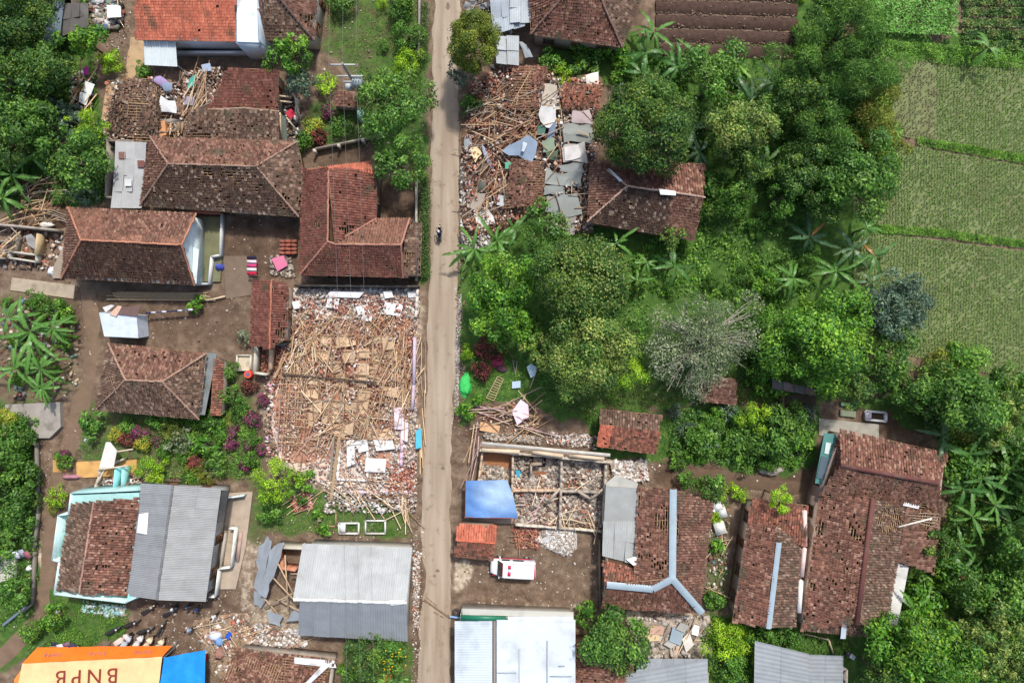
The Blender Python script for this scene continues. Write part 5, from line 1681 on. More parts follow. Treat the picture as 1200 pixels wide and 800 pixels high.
tile_plane(mb, bat, P(660, 128, 1.8), P(700, 130, 1.8), P(703, 100, 2.3), P(660, 97, 2.3), 'mixor', .12, 3.0, 93, .2)
mb.build('fallen_roof_tiles', M['tile'], T, kind='stuff'); bat.build('battens', M['wood'], T, kind='stuff')
planks(T, [(655, 100), (662, 100), (662, 190), (656, 190)], 14, 1.4, 3.6, 92, 6, 1.0, 1.8, ('tan', 'brown', 'grey'), seed=26)
planks(T, [(640, 100), (700, 100), (695, 260), (645, 260)], 48, .7, 2.4, 30, 60, 1.4, 2.3, ('tan', 'brown', 'grey', 'dark'), seed=27)

# ---- E6: roofless ruin with the blue tarpaulin
T = thing('roofless_house', 'roofless room walls full of grey rubble and broken timbers next to the blue tarpaulin', 'ruin', base_of([(560, 520), (715, 530), (710, 615), (560, 612)]))
slab_part(T, 'floor', [(562, 520, .15), (712, 534, .15), (706, 618, .15), (560, 612, .15)], .2, S(146, 128, 112), 'concrete')
for seg, h, c in [([(563, 524), (715, 538)], 2.2, S(196, 180, 158)), ([(566, 528), (561, 566)], 2.0, S(206, 172, 140)), ([(601, 532), (600, 580)], 1.8, S(186, 166, 146)), ([(657, 536), (655, 612)], 1.9, S(172, 160, 146)),
                  ([(708, 540), (705, 610)], 1.9, S(176, 164, 148)), ([(561, 568), (600, 572), (655, 572)], 1.4, S(196, 168, 142)), ([(655, 572), (706, 574)], 1.5, S(166, 156, 142)), ([(604, 612), (704, 620)], 1.0, S(206, 196, 178)),
                  ([(634, 541), (622, 541), (622, 554)], 1.8, S(160, 140, 122))]:
    wall_part(T, seg, h, c, .2, 'wall', jag=.22, seed=int(seg[0][0]))
m_ = MB(); m_.bar(P(565, 519, 2.5), P(715, 533, 2.5), .3, .2, S(196, 190, 178)); m_.build('ring_beam', M['concrete'], T)
for (a, b) in (((565, 527, 2.3), (609, 529, 2.3)), ((624, 529, 2.3), (660, 534, 2.3)), ((667, 533, 2.3), (708, 537, 2.3))):
    beam_part(T, 'lintel', a, b, .35, .2, S(214, 190, 160), 'wall')
slab_part(T, 'brown_floor', [(570, 530, .2), (599, 532, .2), (598, 550, .2), (568, 548, .2)], .05, S(150, 104, 72), 'wood')
slab_part(T, 'brown_floor', [(623, 552, .22), (652, 553, .22), (650, 566, .22), (622, 564, .22)], .05, S(136, 88, 62), 'wood')
slab_part(T, 'dark_floor_sheet', [(622, 533, .24), (640, 534, .24), (639, 547, .24), (622, 546, .24)], .05, S(28, 26, 26), 'wood')  # near-black sheet laid on the room floor
rubble(T, 'masonry_rubble', [(564, 545), (600, 550), (600, 566), (562, 564)], 320, .15, .5, 'grey', .7, .6, 41)
rubble(T, 'masonry_rubble', [(600, 535), (708, 540), (704, 618), (604, 612)], 2000, .12, .46, 'grey', .7, .5, 42)
rubble(T, 'masonry_rubble', [(600, 560), (708, 550), (704, 618), (604, 612)], 1200, .12, .38, 'mix', .8, .5, 43)
planks(T, [(605, 575), (655, 575), (655, 615), (605, 610)], 13, 1.0, 3.0, 35, 45, .7, 1.2, ('pink', 'pink', 'pale'), seed=31)
planks(T, [(655, 545), (705, 550), (703, 618), (657, 612)], 12, .8, 2.4, -20, 60, .7, 1.1, ('pink', 'pale', 'grey'), seed=32)
planks(T, [(548, 515), (562, 520), (560, 560), (548, 560)], 8, 2.0, 4.0, 78, 8, .8, 1.8, ('tan', 'pink'), seed=33)
planks(T, [(640, 605), (700, 612), (700, 622), (640, 618)], 14, .8, 2.0, 0, 40, .5, 1.1, ('tan', 'pale'), seed=34)
for (a, b) in (((656, 572, 1.7), (640, 590, 1.0)), ((690, 586, 1.0), (708, 572, 1.6)), ((677, 575, 1.6), (693, 585, 1.0))):
    beam_part(T, 'fallen_beam', a, b, .25, .2, S(176, 162, 144), 'wall')
m_ = MB(); m_.slab([P(604, 552, .6), P(609, 551, .7), P(611, 557, .6), P(606, 560, .5)], .3, S(60, 160, 190)); m_.build('blue_basin', M['metal'], T)

# blue tarpaulin stretched on poles
n = 13
mb = MB()
vs = np.zeros((n, n, 3))
c00, c10, c11, c01 = (546, 563, 2.5), (594, 562, 2.6), (606, 607, 2.2), (545, 606, 2.2)
for j in range(n):
    for i in range(n):
        u, v = i / (n - 1), j / (n - 1)
        a = np.array(c00) * (1 - u) * (1 - v) + np.array(c10) * u * (1 - v) + np.array(c11) * u * v + np.array(c01) * (1 - u) * v
        edge = 1 + .0
        bulge = 6 * math.sin(u * math.pi) * .0
        z = a[2] - .28 * math.sin(math.pi * u) * math.sin(math.pi * v) + .05 * math.sin(9 * u + 5 * v) + .035 * math.sin(17 * v - 8 * u)
        vs[j, i] = P(a[0] + (4.5 * v * (1 - v) * 2 if u > .9 else 0), a[1], z)
ii = np.arange(n * n).reshape(n, n)
f = np.stack([ii[:-1, :-1], ii[1:, :-1], ii[1:, 1:], ii[:-1, 1:]], -1).reshape(-1, 4)
T = thing('tarpaulin_shelter', 'blue tarpaulin stretched on poles over the end of the roofless ruin', 'tarpaulin', base_of([(546, 563), (606, 607)]))
fade = np.clip(1.15 - np.hypot(np.linspace(0, 1, n)[None, :] - .75, np.linspace(0, 1, n)[:, None] - .3) * 1.7, 0, .85).reshape(-1, 1)
mb.add(vs.reshape(-1, 3), f, S(86, 126, 178) * (1 - fade) + S(176, 200, 220) * fade)
mb.build('sheet', M['tarp'], T, smooth=True)
m_ = MB(); m_.tube(np.array([P3(c00), P3(c01), P3(c11)]) + [0, 0, .0], .035, S(150, 70, 66)); m_.build('hem', M['cloth'], T)
for cpt in (c00, c10, c11, c01):
    m_ = MB(); b0 = P3(cpt); m_.tube([[b0[0], b0[1], 0], b0], .05, S(186, 160, 124)); m_.build('pole', M['wood'], T)

# ---- free heaps (each one a thing)
def heap(name, label, cat, poly, parts, mound=None, pl=()):
    T = thing(name, label, cat, base_of(poly))
    if mound:
        mound_part(T, 'mound', poly, mound[0], mound[1], mound[2])
    for k, (n, a, b, pal, h) in enumerate(parts):
        rubble(T, 'rubble', poly, n, a, b, pal, h, .45, 60 + k + int(poly[0][0]))
    for (n, l0, l1, an, sp, z0, z1, cols) in pl:
        planks(T, poly, n, l0, l1, an, sp, z0, z1, cols, seed=int(poly[0][0]) + n)
    return T


T = heap('timber_pile', 'tangled pile of salvaged timber with pink and white cloth beside the grey mud patch', 'timber pile', [(556, 478), (605, 466), (632, 470), (632, 508), (570, 505)], [(120, .1, .3, 'mix', .3)], None,
     [(46, 1.6, 4.2, 12, 28, .15, .8, ('tan', 'pale', 'brown', 'pink'))])
slab_part(T, 'pink_sheet', [(600, 482, .9), (610, 468, 1.0), (619, 474, .9), (620, 488, .7), (606, 498, .7)], .03, S(226, 206, 214), 'cloth')
slab_part(T, 'plywood_board', [(563, 494, .5), (586, 499, .5), (584, 508, .4), (562, 504, .4)], .05, S(206, 164, 124), 'wood')
heap('rubble_heap', 'bright white heap of plaster rubble behind the ambulance', 'rubble heap', [(628, 632), (640, 620), (672, 620), (674, 642), (664, 650), (646, 644)], [(1300, .10, .32, 'white', .5)], (.4, S(186, 184, 180), 3))
heap('rubble_heap', 'reddish heap of roof tiles and sticks beside the white plaster rubble', 'rubble heap', [(600, 618), (632, 616), (630, 642), (606, 642)], [(420, .1, .26, 'tile', .35)], None, [(8, .8, 2.0, -30, 30, .2, .5, ('tan', 'brown'))])
heap('rubble_heap', 'heap of broken grey slabs and sheets between the tree and low grey roof', 'rubble heap', [(742, 724), (830, 722), (832, 768), (748, 770)], [(420, .2, .7, 'grey', .5), (260, .12, .4, 'white', .5)], (.5, S(150, 138, 124), 5), [(14, 1.0, 2.6, 40, 60, .4, .9, ('tan', 'grey', 'pale'))])
for k, (x, y, a, w_, h_, c) in enumerate([(793, 745, .3, 14, 18, S(140, 156, 164)), (806, 752, -.5, 10, 18, S(206, 200, 190)), (786, 754, .7, 12, 8, S(160, 158, 152)), (815, 738, .2, 8, 12, S(226, 226, 222)), (770, 738, .1, 16, 10, S(186, 150, 130)), (762, 745, -.1, 22, 12, S(196, 172, 136)), (800, 735, .5, 12, 9, S(150, 148, 142))]):
    c_, s_ = math.cos(a), math.sin(a)
    m_ = MB(); m_.slab([P(x + (dx * c_ - dy * s_) * w_ / 2, y + (dx * s_ + dy * c_) * h_ / 2, .75 + .1 * dy) for dx, dy in ((-1, -1), (1, -1), (1, 1), (-1, 1))], .05, c)
    tag(m_.build('broken_sheet', M['sheet'], loc=base_of([(x, y)])), ['blue-grey sheet lying on top of the broken slab heap', 'cream oblong board leaning on the broken slab heap', 'short grey sheet across the broken slab heap', 'small white board at the rim of the broken slab heap', 'brownish panel in the broken slab heap beside the tree', 'large tan cardboard-coloured panel in the broken slab heap', 'dull grey offcut sheet on the broken slab heap'][k], 'sheet')
heap('rubble_heap', 'whitish stone and slab heap behind the roofless ruin beside the small shed', 'rubble heap', [(716, 540), (756, 540), (760, 562), (720, 568)], [(520, .14, .45, 'white', .35), (120, .1, .3, 'tile', .3)], None)
heap('rubble_heap', 'scatter of plaster and tile chunks along the foot of the ripped grey roof', 'rubble heap', [(298, 730), (350, 738), (360, 756), (300, 762), (280, 745)], [(420, .12, .4, 'white', .3), (220, .1, .3, 'mix', .3)], None, [(12, 1.2, 3.6, 0, 25, .1, .4, ('grey', 'tan'))])
heap('rubble_heap', 'pale teal plaster fragments spilled along the turquoise parapet', 'rubble heap', [(96, 704), (148, 710), (150, 722), (120, 722), (96, 716)], [(90, .12, .4, 'teal', .2), (70, .1, .3, 'grey', .2)])
heap('rubble_heap', 'yellowish plaster and sticks heap beside the blue awning', 'rubble heap', [(226, 728), (290, 718), (300, 745), (275, 800), (250, 790), (240, 760)], [(420, .12, .42, 'mix', .45), (140, .12, .4, 'white', .4)], (.35, S(150, 128, 104), 9), [(34, .8, 2.6, 20, 60, .2, .7, ('tan', 'grey', 'pale', 'brown'))])
heap('junk_heap', 'heap of white and dark household junk at the dirt lane near the orange roof', 'junk heap', [(105, 0), (142, 0), (142, 32), (110, 34)], [(110, .2, .8, 'trash', .6), (160, .12, .5, 'grey', .5)], None, [(12, .8, 2.2, 40, 60, .2, .8, ('tan', 'dark'))])
heap('junk_heap', 'fallen shack scraps with white panels among the leaves', 'junk heap', [(82, 84), (108, 84), (108, 126), (84, 130)], [(150, .1, .4, 'trash', .5)], None, [(16, 1.0, 3.0, 70, 30, .4, 1.2, ('tan', 'brown'))])
for k, (q, c, l) in enumerate([([(100, 95, 1.2), (111, 99, 1.2), (106, 112, 1.0), (98, 107, 1.0)], S(226, 226, 222), 'white panel on the fallen shack scraps, nearer the magenta cloth'), ([(94, 108, 1.0), (105, 110, 1.0), (101, 124, .9), (92, 119, .9)], S(210, 210, 204), 'light grey panel on the fallen shack scraps'), ([(97, 79, 1.2), (103, 78, 1.2), (104, 88, 1.1), (98, 87, 1.1)], S(196, 70, 160), 'magenta cloth hung over the fallen shack scraps'),
                            ([(77, 127, .8), (90, 132, .8), (91, 138, .7), (78, 133, .7)], S(206, 226, 216), 'pale crate lid lying on leaves near the fallen shack scraps'), ([(125, 6, 1.2), (141, 7, 1.2), (142, 20, 1.1), (126, 21, 1.1)], S(232, 236, 236), 'white sheet on the household junk heap'), ([(134, 105, .6), (142, 92, .7), (146, 94, .7), (138, 107, .6)], S(40, 160, 120), 'green plastic strip beside the shaggy tile mass')]):
    m_ = MB(); m_.slab([P3(p) for p in q], .04, c)
    tag(m_.build('scrap_sheet', M['sheet'], loc=base_of([q[0][:2]])), l, 'sheet')
T = thing('dark_metal_shed', 'bluish grey sheet roof in the dark trees behind the junk heap', 'shed', base_of([(60, 0), (100, 45)]))
sheet_plane(T, (52, 48, 2.2), (70, 50, 2.2), (78, -10, 2.6), (58, -10, 2.6), S(104, 116, 128), 'sheet', sw=.9, sl=1.6, seed=71, tilt=.03)
sheet_plane(T, (72, 42, 2.0), (104, 30, 2.0), (104, 4, 2.4), (74, 4, 2.4), S(96, 92, 88), 'sheet', sw=.9, sl=1.6, seed=72, tilt=.04)
wall_part(T, [(64, 44), (98, 34), (98, 6), (66, 4)], 1.9, S(96, 86, 76), closed=True)

# left edge ruin with stick heap and low walls
T = thing('stick_heap', 'heap of dead sticks and bamboo against the hipped roof', 'stick heap', base_of([(30, 210), (76, 262)]))
planks(T, [(28, 212), (70, 212), (76, 262), (30, 262)], 70, 1.2, 3.2, 25, 40, .1, 1.0, ('tan', 'brown', 'grey'), w=(.04, .09), seed=41)
mound_part(T, 'leaf_litter', [(26, 208), (76, 208), (78, 266), (26, 266)], .5, S(96, 76, 60), 21)
T = thing('ruined_foundation', 'low concrete wall remains and open rooms near the stick heap', 'ruin', base_of([(0, 262), (75, 312)]))
for seg, h, c in [([(-30, 262), (75, 272)], 1.6, S(176, 164, 150)), ([(-30, 300), (12, 304)], 1.3, S(160, 150, 136)), ([(18, 296), (50, 300), (49, 308), (17, 303), (18, 296)], .9, S(190, 184, 168)), ([(55, 276), (52, 300)], 1.4, S(196, 172, 132)), ([(28, 272), (24, 296)], .8, S(150, 138, 122)), ([(-30, 282), (20, 284)], .7, S(150, 140, 126))]:
    wall_part(T, seg, h, c, .2)
slab_part(T, 'floor', [(-30, 270, .1), (54, 276, .1), (52, 300, .1), (-30, 300, .1)], .1, S(124, 104, 86), 'concrete')
rubble(T, 'rubble', [(-10, 262), (75, 276), (75, 318), (-10, 314)], 160, .12, .5, 'mix', .3, .4, 71)
planks(T, [(-10, 250), (20, 250), (20, 300), (-10, 300)], 18, 1.5, 3.4, 20, 30, .6, 1.5, ('grey', 'tan'), seed=42)
slab_part(T, 'broken_slab', [(30, 276, .9), (36, 274, .9), (43, 282, .8), (40, 292, .7), (32, 286, .8)], .15, S(150, 148, 146), 'concrete')
heap('junk_heap', 'strewn clothes and household scraps under the banana plants by the path', 'junk heap', [(0, 350), (70, 350), (92, 400), (90, 450), (20, 470), (0, 440)], [(120, .12, .6, 'trash', .2), (160, .12, .4, 'mix', .2)])
heap('stone_verge', 'strip of white stones and rubble along the road beside the ripped grey roof', 'stone strip', [(484, 645), (494, 648), (492, 668), (490, 735), (484, 735)], [(260, .08, .26, 'white', .14), (160, .08, .26, 'mix', .14)])
heap('stone_verge', 'grey gravel strip along the road edge beside the bright broad tree', 'stone strip', [(536, 345), (541, 345), (537, 480), (532, 480)], [(300, .06, .15, 'white', .08), (500, .06, .16, 'grey', .08)])
heap('rubble_heap', 'broken brick and white scraps on the lawn beside the lime-green bush', 'rubble heap', [(338, 582), (365, 576), (366, 596), (345, 600)], [(160, .12, .32, 'tile', .3), (60, .1, .3, 'pink', .3)], None, [(6, 1.6, 3.6, 35, 15, .2, .4, ('pale', 'tan'))])
heap('rubble_heap', 'small stones and broken brick on bare ground behind the roofless ruin', 'rubble heap', [(640, 505), (700, 510), (698, 526), (640, 520)], [(160, .12, .34, 'white', .2), (60, .12, .3, 'tile', .2)])
heap('rubble_heap', 'row of grey stones along the outer wall of the roofless ruin', 'rubble heap', [(570, 505), (636, 512), (634, 520), (568, 514)], [(200, .16, .42, 'grey', .3)])
heap('junk_heap', 'white scraps, pots and sticks in the narrow yard beside the blue-capped roof', 'junk heap', [(832, 592), (858, 592), (850, 700), (830, 700)], [(40, .1, .4, 'white', .2), (60, .1, .3, 'mix', .2), (30, .1, .4, 'trash', .3)], None, [(10, .8, 1.8, 20, 40, .2, .4, ('pale', 'tan'))])
heap('rubble_heap', 'fallen white and pink plaster by the broken turquoise kitchen', 'rubble heap', [(120, 560), (165, 555), (165, 585), (120, 585)], [(160, .12, .4, 'white', .5), (60, .12, .3, 'tile', .4)])
# scattered litter and pebbles on bare soil
rng = np.random.default_rng(99)
mb = MB()
for poly, n in [([(530, 640), (705, 620), (705, 712), (530, 716)], 420), ([(150, 700), (300, 690), (300, 770), (200, 770)], 600), ([(262, 255), (352, 255), (345, 345), (100, 345), (100, 400), (290, 400)], 260), ([(60, 330), (115, 330), (112, 480), (60, 640), (30, 740), (10, 740)], 500),
                ([(525, 480), (600, 480), (580, 520), (530, 520)], 160), ([(484, 600), (500, 600), (492, 800), (482, 800)], 500), ([(532, 280), (545, 280), (545, 480), (532, 500)], 300), ([(690, 540), (780, 540), (760, 575), (690, 575)], 300), ([(640, 440), (960, 440), (960, 590), (780, 590), (700, 560)], 500),
                ([(100, 0), (155, 0), (150, 90), (110, 100)], 240), ([(378, 0), (500, 0), (500, 180), (370, 200)], 260), ([(300, 600), (484, 600), (484, 640), (300, 640)], 240)]:
    q = sample_poly(poly, n, rng)
    s = np.exp(rng.normal(-2.45, .45, (len(q), 1))) * np.array([1, .75, .45]) * rng.uniform(.7, 1.3, (len(q), 3))
    pal = np.array([S(176, 162, 144), S(150, 130, 112), S(200, 194, 184), S(116, 98, 84), S(134, 100, 84)])
    c = PW(q, 0); c[:, 2] = .02
    mb.boxes(c, s, np.stack([rng.normal(0, .3, len(q)), rng.normal(0, .3, len(q)), rng.uniform(0, 6.3, len(q))], 1), pal[rng.integers(0, 5, len(q))], .3, rng)
mb.build('scattered_stones', M['rubble'], kind='stuff')
# ---------------------------------------------------------------- vegetation
def leaves(mb, pos, nrm, length, width, cols, rng, droop=.3):
    n = len(pos)
    r = rng.normal(0, 1, (n, 3))
    t = norm(np.cross(nrm, r))
    t[:, 2] -= droop
    t = norm(t)
    s = norm(np.cross(nrm, t))
    L = length * rng.uniform(.65, 1.3, (n, 1)); Wd = width * rng.uniform(.7, 1.25, (n, 1))
    fold = nrm * (L * .10)
    v = np.stack([pos - t * L * .5, pos + s * Wd * .5 + fold, pos + t * L * .5, pos - s * Wd * .5 + fold], 1)
    f = np.stack([np.arange(n) * 4 + k for k in range(4)], 1)
    tri = np.concatenate([f[:, [0, 1, 2]], f[:, [0, 2, 3]]])
    mb.add(v.reshape(-1, 3), tri, np.repeat(cols, 4, 0))


LEAFK = {
    # palette (weights by repetition), leaf length, width, density, clump size, clump count factor, droop
    'broad': ([S(82, 124, 54), S(68, 108, 48), S(106, 144, 66), S(56, 94, 42)], .34, .17, 24, .30, 1.0, .25),
    'bright': ([S(88, 136, 46), S(70, 118, 40), S(116, 156, 56), S(56, 100, 36)], .36, .18, 24, .26, 1.2, .2),
    'dark': ([S(62, 98, 48), S(50, 84, 42), S(76, 112, 52), S(104, 128, 56)], .26, .13, 34, .24, 1.5, .3),
    'mottle': ([S(92, 126, 62), S(76, 112, 56), S(126, 148, 80), S(66, 100, 52), S(140, 154, 88)], .28, .14, 30, .22, 1.6, .35),
    'olive': ([S(108, 122, 44), S(88, 106, 38), S(128, 142, 56), S(72, 92, 34)], .18, .1, 95, .27, 2.2, .1),
    'feather': ([S(98, 142, 72), S(80, 122, 60), S(122, 160, 88), S(66, 104, 52)], .42, .06, 46, .30, 1.1, .7),
    'feather2': ([S(112, 142, 66), S(90, 118, 54), S(146, 158, 84), S(128, 124, 62)], .38, .06, 46, .28, 1.2, .7),
    'blue': ([S(98, 122, 98), S(80, 104, 84), S(116, 138, 112), S(66, 88, 72)], .28, .14, 30, .22, 1.5, .3),
    'grey': ([S(122, 138, 98), S(102, 120, 82), S(146, 156, 122), S(84, 104, 66), S(160, 164, 140)], .24, .11, 28, .22, 1.4, .4),
    'lime': ([S(136, 176, 40), S(112, 156, 34), S(160, 196, 58), S(90, 132, 34)], .18, .09, 60, .26, 1.2, .1),
    'magenta': ([S(128, 48, 92), S(104, 42, 76), S(142, 62, 106), S(80, 100, 54), S(80, 100, 54)], .18, .11, 60, .35, 1.0, .2),
    'redleaf': ([S(120, 62, 58), S(98, 50, 48), S(140, 80, 68), S(84, 70, 46)], .3, .13, 40, .35, 1.0, .4),
    'yellow': ([S(158, 156, 60), S(128, 146, 56), S(172, 168, 70), S(90, 124, 50)], .22, .12, 50, .35, 1.0, .2),
    'shrub': ([S(82, 128, 50), S(66, 108, 44), S(104, 144, 60), S(56, 92, 40)], .26, .13, 36, .32, 1.0, .3),
}
PLANT_BUDGET = [0]


def crown_into(mb, centre, R, Hh, kind, rng, dens=1.0, sparse=0.0, rag=1.0):
    pal, ll, lw, den, cs, cf, droop = LEAFK[kind]
    pal = np.array(pal) * (np.array([1.24, 1.19, .94]) if kind not in ('grey', 'blue', 'magenta', 'redleaf') else 1.1)
    nc = int(np.clip(10 * cf * (R / 1.5) ** 1.25 / (cs / .3) ** 1.3, 11, 95))
    i = np.arange(nc) + .5
    ph = np.arccos(1 - 1.45 * i / nc)            # keeps the underside open
    th = math.pi * (1 + 5 ** .5) * i + rng.uniform(0, 6)
    d = np.stack([np.cos(th) * np.sin(ph), np.sin(th) * np.sin(ph), np.cos(ph)], 1)
    d = norm(d + rng.normal(0, .16, d.shape))
    ang = np.arctan2(d[:, 1], d[:, 0])
    lob = 1 + rag * (.2 * np.sin(2 * ang + rng.uniform(0, 6)) + .12 * np.sin(3 * ang + rng.uniform(0, 6)) + rng.normal(0, .08, nc))
    rad = rng.uniform(.78 - .28 * rag, .88 + .12 * rag, nc) * lob
    cc = np.asarray(centre) + d * rad[:, None] * np.array([R, R, Hh])
    inner = rng.random(nc) < .18
    cc[inner] = np.asarray(centre) + d[inner] * .4 * np.array([R, R, Hh])
    rc = R * cs * max(1.0, (2.2 / R) ** .42) * rng.uniform(1 - .45 * rag, 1.05 + .45 * rag, nc)
    rc = np.clip(rc, .22, 1.6)
    for k in range(nc):
        n = int(den * dens * 4 * math.pi * rc[k] ** 2 * .62 * (1 - sparse * rng.random()))
        n = max(n, 12)
        dd = norm(rng.normal(0, 1, (n, 3)) + d[k] * .55 + np.array([0, 0, .45]))
        sc = rc[k] * rng.uniform(.55, 1.12, (n, 1)) * (1 + .22 * rng.normal(0, 1, (n, 1)) * (rng.random((n, 1)) < .25))
        pos = cc[k] + dd * sc * np.array([1, 1, .8])
        nr = norm(dd + rng.normal(0, .55, (n, 3)) + np.array([0, 0, .5]))
        tone = rng.uniform(.78, 1.22)
        ci = rng.integers(0, len(pal), n)
        main = rng.integers(0, len(pal))
        ci = np.where(rng.random(n) < .45, main, ci)
        young = np.clip(dd[:, 2:3] * 1.3 - .35, 0, 1) * (sc > rc[k] * .8) * rng.random((n, 1))      # fresh leaves plus painted top light: tuft tops are coloured lighter
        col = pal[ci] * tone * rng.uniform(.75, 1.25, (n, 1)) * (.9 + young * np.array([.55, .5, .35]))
        szk = rng.uniform(.8, 1.25)
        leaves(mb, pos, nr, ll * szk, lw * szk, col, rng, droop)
        PLANT_BUDGET[0] += 2 * n
    return cc


SPACING = 0
TREES = []


def tree(name, label, px, py, rpx, kind, zc=None, cat='tree', group=None, seed=None, dens=1.0, sparse=0.0, hh=.85, branches=5, bark=S(112, 98, 82), flowers=None, rag=1.0):
    seed = seed if seed is not None else int(px * 7 + py * 13)
    rng = np.random.default_rng(seed)
    R0 = rpx * MPP(3)
    if zc is None:
        zc = 1.0 + R0 * 1.05
    R = rpx * MPP(zc)
    c = P(px, py, zc)
    T = thing(name, label, cat, (c[0], c[1], 0), group)
    mb = MB()
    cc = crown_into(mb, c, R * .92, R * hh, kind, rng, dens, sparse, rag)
    if flowers:
        col, nf = flowers
        dd = norm(rng.normal(0, 1, (nf, 3)) + [0, 0, 1.0])
        leaves(mb, c + dd * np.array([R, R, R * hh]) * .95, norm(dd + rng.normal(0, .4, dd.shape)), .22, .15, col * rng.uniform(.85, 1.15, (nf, 1)), rng)
    mb.build('crown', M['leaf'], T, kind=None)
    tb = MB()
    r0 = max(.05, R * .055)
    lean = rng.normal(0, .12, 2) * R * .4
    top = c + np.array([lean[0], lean[1], R * .1])
    tb.tube([[c[0], c[1], -.1], [c[0] + lean[0] * .3, c[1] + lean[1] * .3, zc * .4], [top[0], top[1], zc * .85], top], [r0 * 1.35, r0, r0 * .8, r0 * .5], bark, 7)
    pick = rng.permutation(len(cc))[:branches * (1 if R < 2 else 2)]
    for k in pick:
        st = np.array([c[0] + lean[0] * .5, c[1] + lean[1] * .5, zc * rng.uniform(.45, .8)])
        mid = (st + cc[k]) / 2 + rng.normal(0, .12, 3) * R * .3
        tb.tube([st, mid, cc[k]], [r0 * .55, r0 * .38, r0 * .16], bark, 5)
        if sparse > .3:
            for _ in range(4):
                e = cc[k] + rng.normal(0, 1, 3) * R * .11
                tb.tube([mid, (mid + e) / 2 + rng.normal(0, .1, 3), e], [r0 * .25, r0 * .18, r0 * .08], bark * 1.1, 4)
    tb.build('trunk', M['bark'], T)
    return T


def bush(label, px, py, rpx, kind='shrub', name='shrub', cat='shrub', zc=None, group=None, hh=.75, dens=1.0, flowers=None, seed=None):
    return tree(name, label, px, py, rpx, kind, zc if zc is not None else .25 + rpx * MPP(1) * .62, cat, group, seed, dens, 0, hh, 3, flowers=flowers)


# --- roadside and north-west
tree('rounded_tree', 'dense olive-green rounded tree overhanging the road beside wrecked grey sheets', 556, 50, 33, 'olive', 5.5, hh=1.2, rag=.35, dens=1.15)
tree('young_tree', 'thin feathery blue-green tree tucked under the olive-green rounded tree', 541, 86, 19, 'blue', 3.0, dens=.6)
bush('small dark green bush on the road verge beside the fallen timber heap', 549, 122, 12)
tree('leafy_tree', 'bright green leafy tree at the corner of the maroon tile slope', 341, 66, 27, 'bright', 4.0)
tree('leafy_tree', 'grey-green leafy tree between the bright tree and the wrecked porch', 352, 97, 21, 'blue', 3.2)
bush('bright yellow-green hedge clump at the edge of the grassy yard', 382, 98, 14, 'lime', hh=.6)
tree('leafy_tree', 'bushy mid-green tree at the road edge behind the utility pole', 466, 122, 40, 'broad', 4.6)
tree('leafy_tree', 'bushy green tree over the muddy pool beside the red tiled house', 470, 192, 35, 'broad', 4.2)
bush('yellow-green bush on the grassy yard above the bushy roadside tree', 480, 72, 18, 'lime', hh=.7, dens=.7)
bush('leafy bush on the grass beside the concrete verge wall', 478, 42, 20, 'shrub')
bush('leafy bush at the corner of the grassy yard near the verge wall top', 470, 8, 20, 'shrub')
bush('low leafy bush at the far side of the grassy yard by the brown hipped roof', 400, 2, 16, 'shrub')
bush('dark leafy plant beside the utility pole foot', 425, 95, 9, 'dark')
bush('small purple-leaved plant by the wrecked porch garden', 386, 132, 7, 'magenta')
bush('pale green plant below the utility pole transformer', 398, 150, 12, 'shrub', dens=.6)
bush('yellow-leaved shrub in the wrecked porch garden', 367, 148, 9, 'yellow')
bush('dark red shrub in the wrecked porch garden', 374, 160, 8, 'redleaf')
bush('low green shrub in the wrecked porch garden by the fence wall', 358, 166, 10, 'shrub')

# --- dark grove in the north-west corner
g = 'trees of the dark grove behind the junk heap'
for (x, y, r, k, l) in [(18, 22, 46, 'dark', 'dark broad tree in the grove corner furthest from the lane'), (48, 78, 36, 'dark', 'dark tree of the grove behind the bluish metal shed'),
                        (12, 105, 42, 'broad', 'mid-green tree in the thick of the grove'), (40, 140, 36, 'broad', 'lighter leafy tree on the grove edge facing the shack scraps'),
                        (98, 192, 36, 'broad', 'spreading light green tree beside the grey sheet lean-to'), (104, 150, 22, 'lime', 'small yellow-green tree beside the shaggy tile mass'),
                        (12, 168, 30, 'dark', 'dark tree of the grove next to the banana plants'), (66, 168, 24, 'broad', 'half-hidden leafy tree between the banana plants and the spreading tree'), (100, 48, 24, 'bright', 'bright green young tree in front of the bluish metal shed'),
                        (56, 4, 20, 'dark', 'small dark tree by the bluish metal shed roof end')]:
    tree('grove_tree', l, x, y, r, k, group=g)
bush('low leafy bush at the lane corner beside the white awning', 133, 74, 16, 'lime')
bush('small weed bush at the foot of the white awning', 168, 82, 10, 'shrub')
bush('dark bush beside the grey sheet lean-to', 126, 176, 14, 'dark')

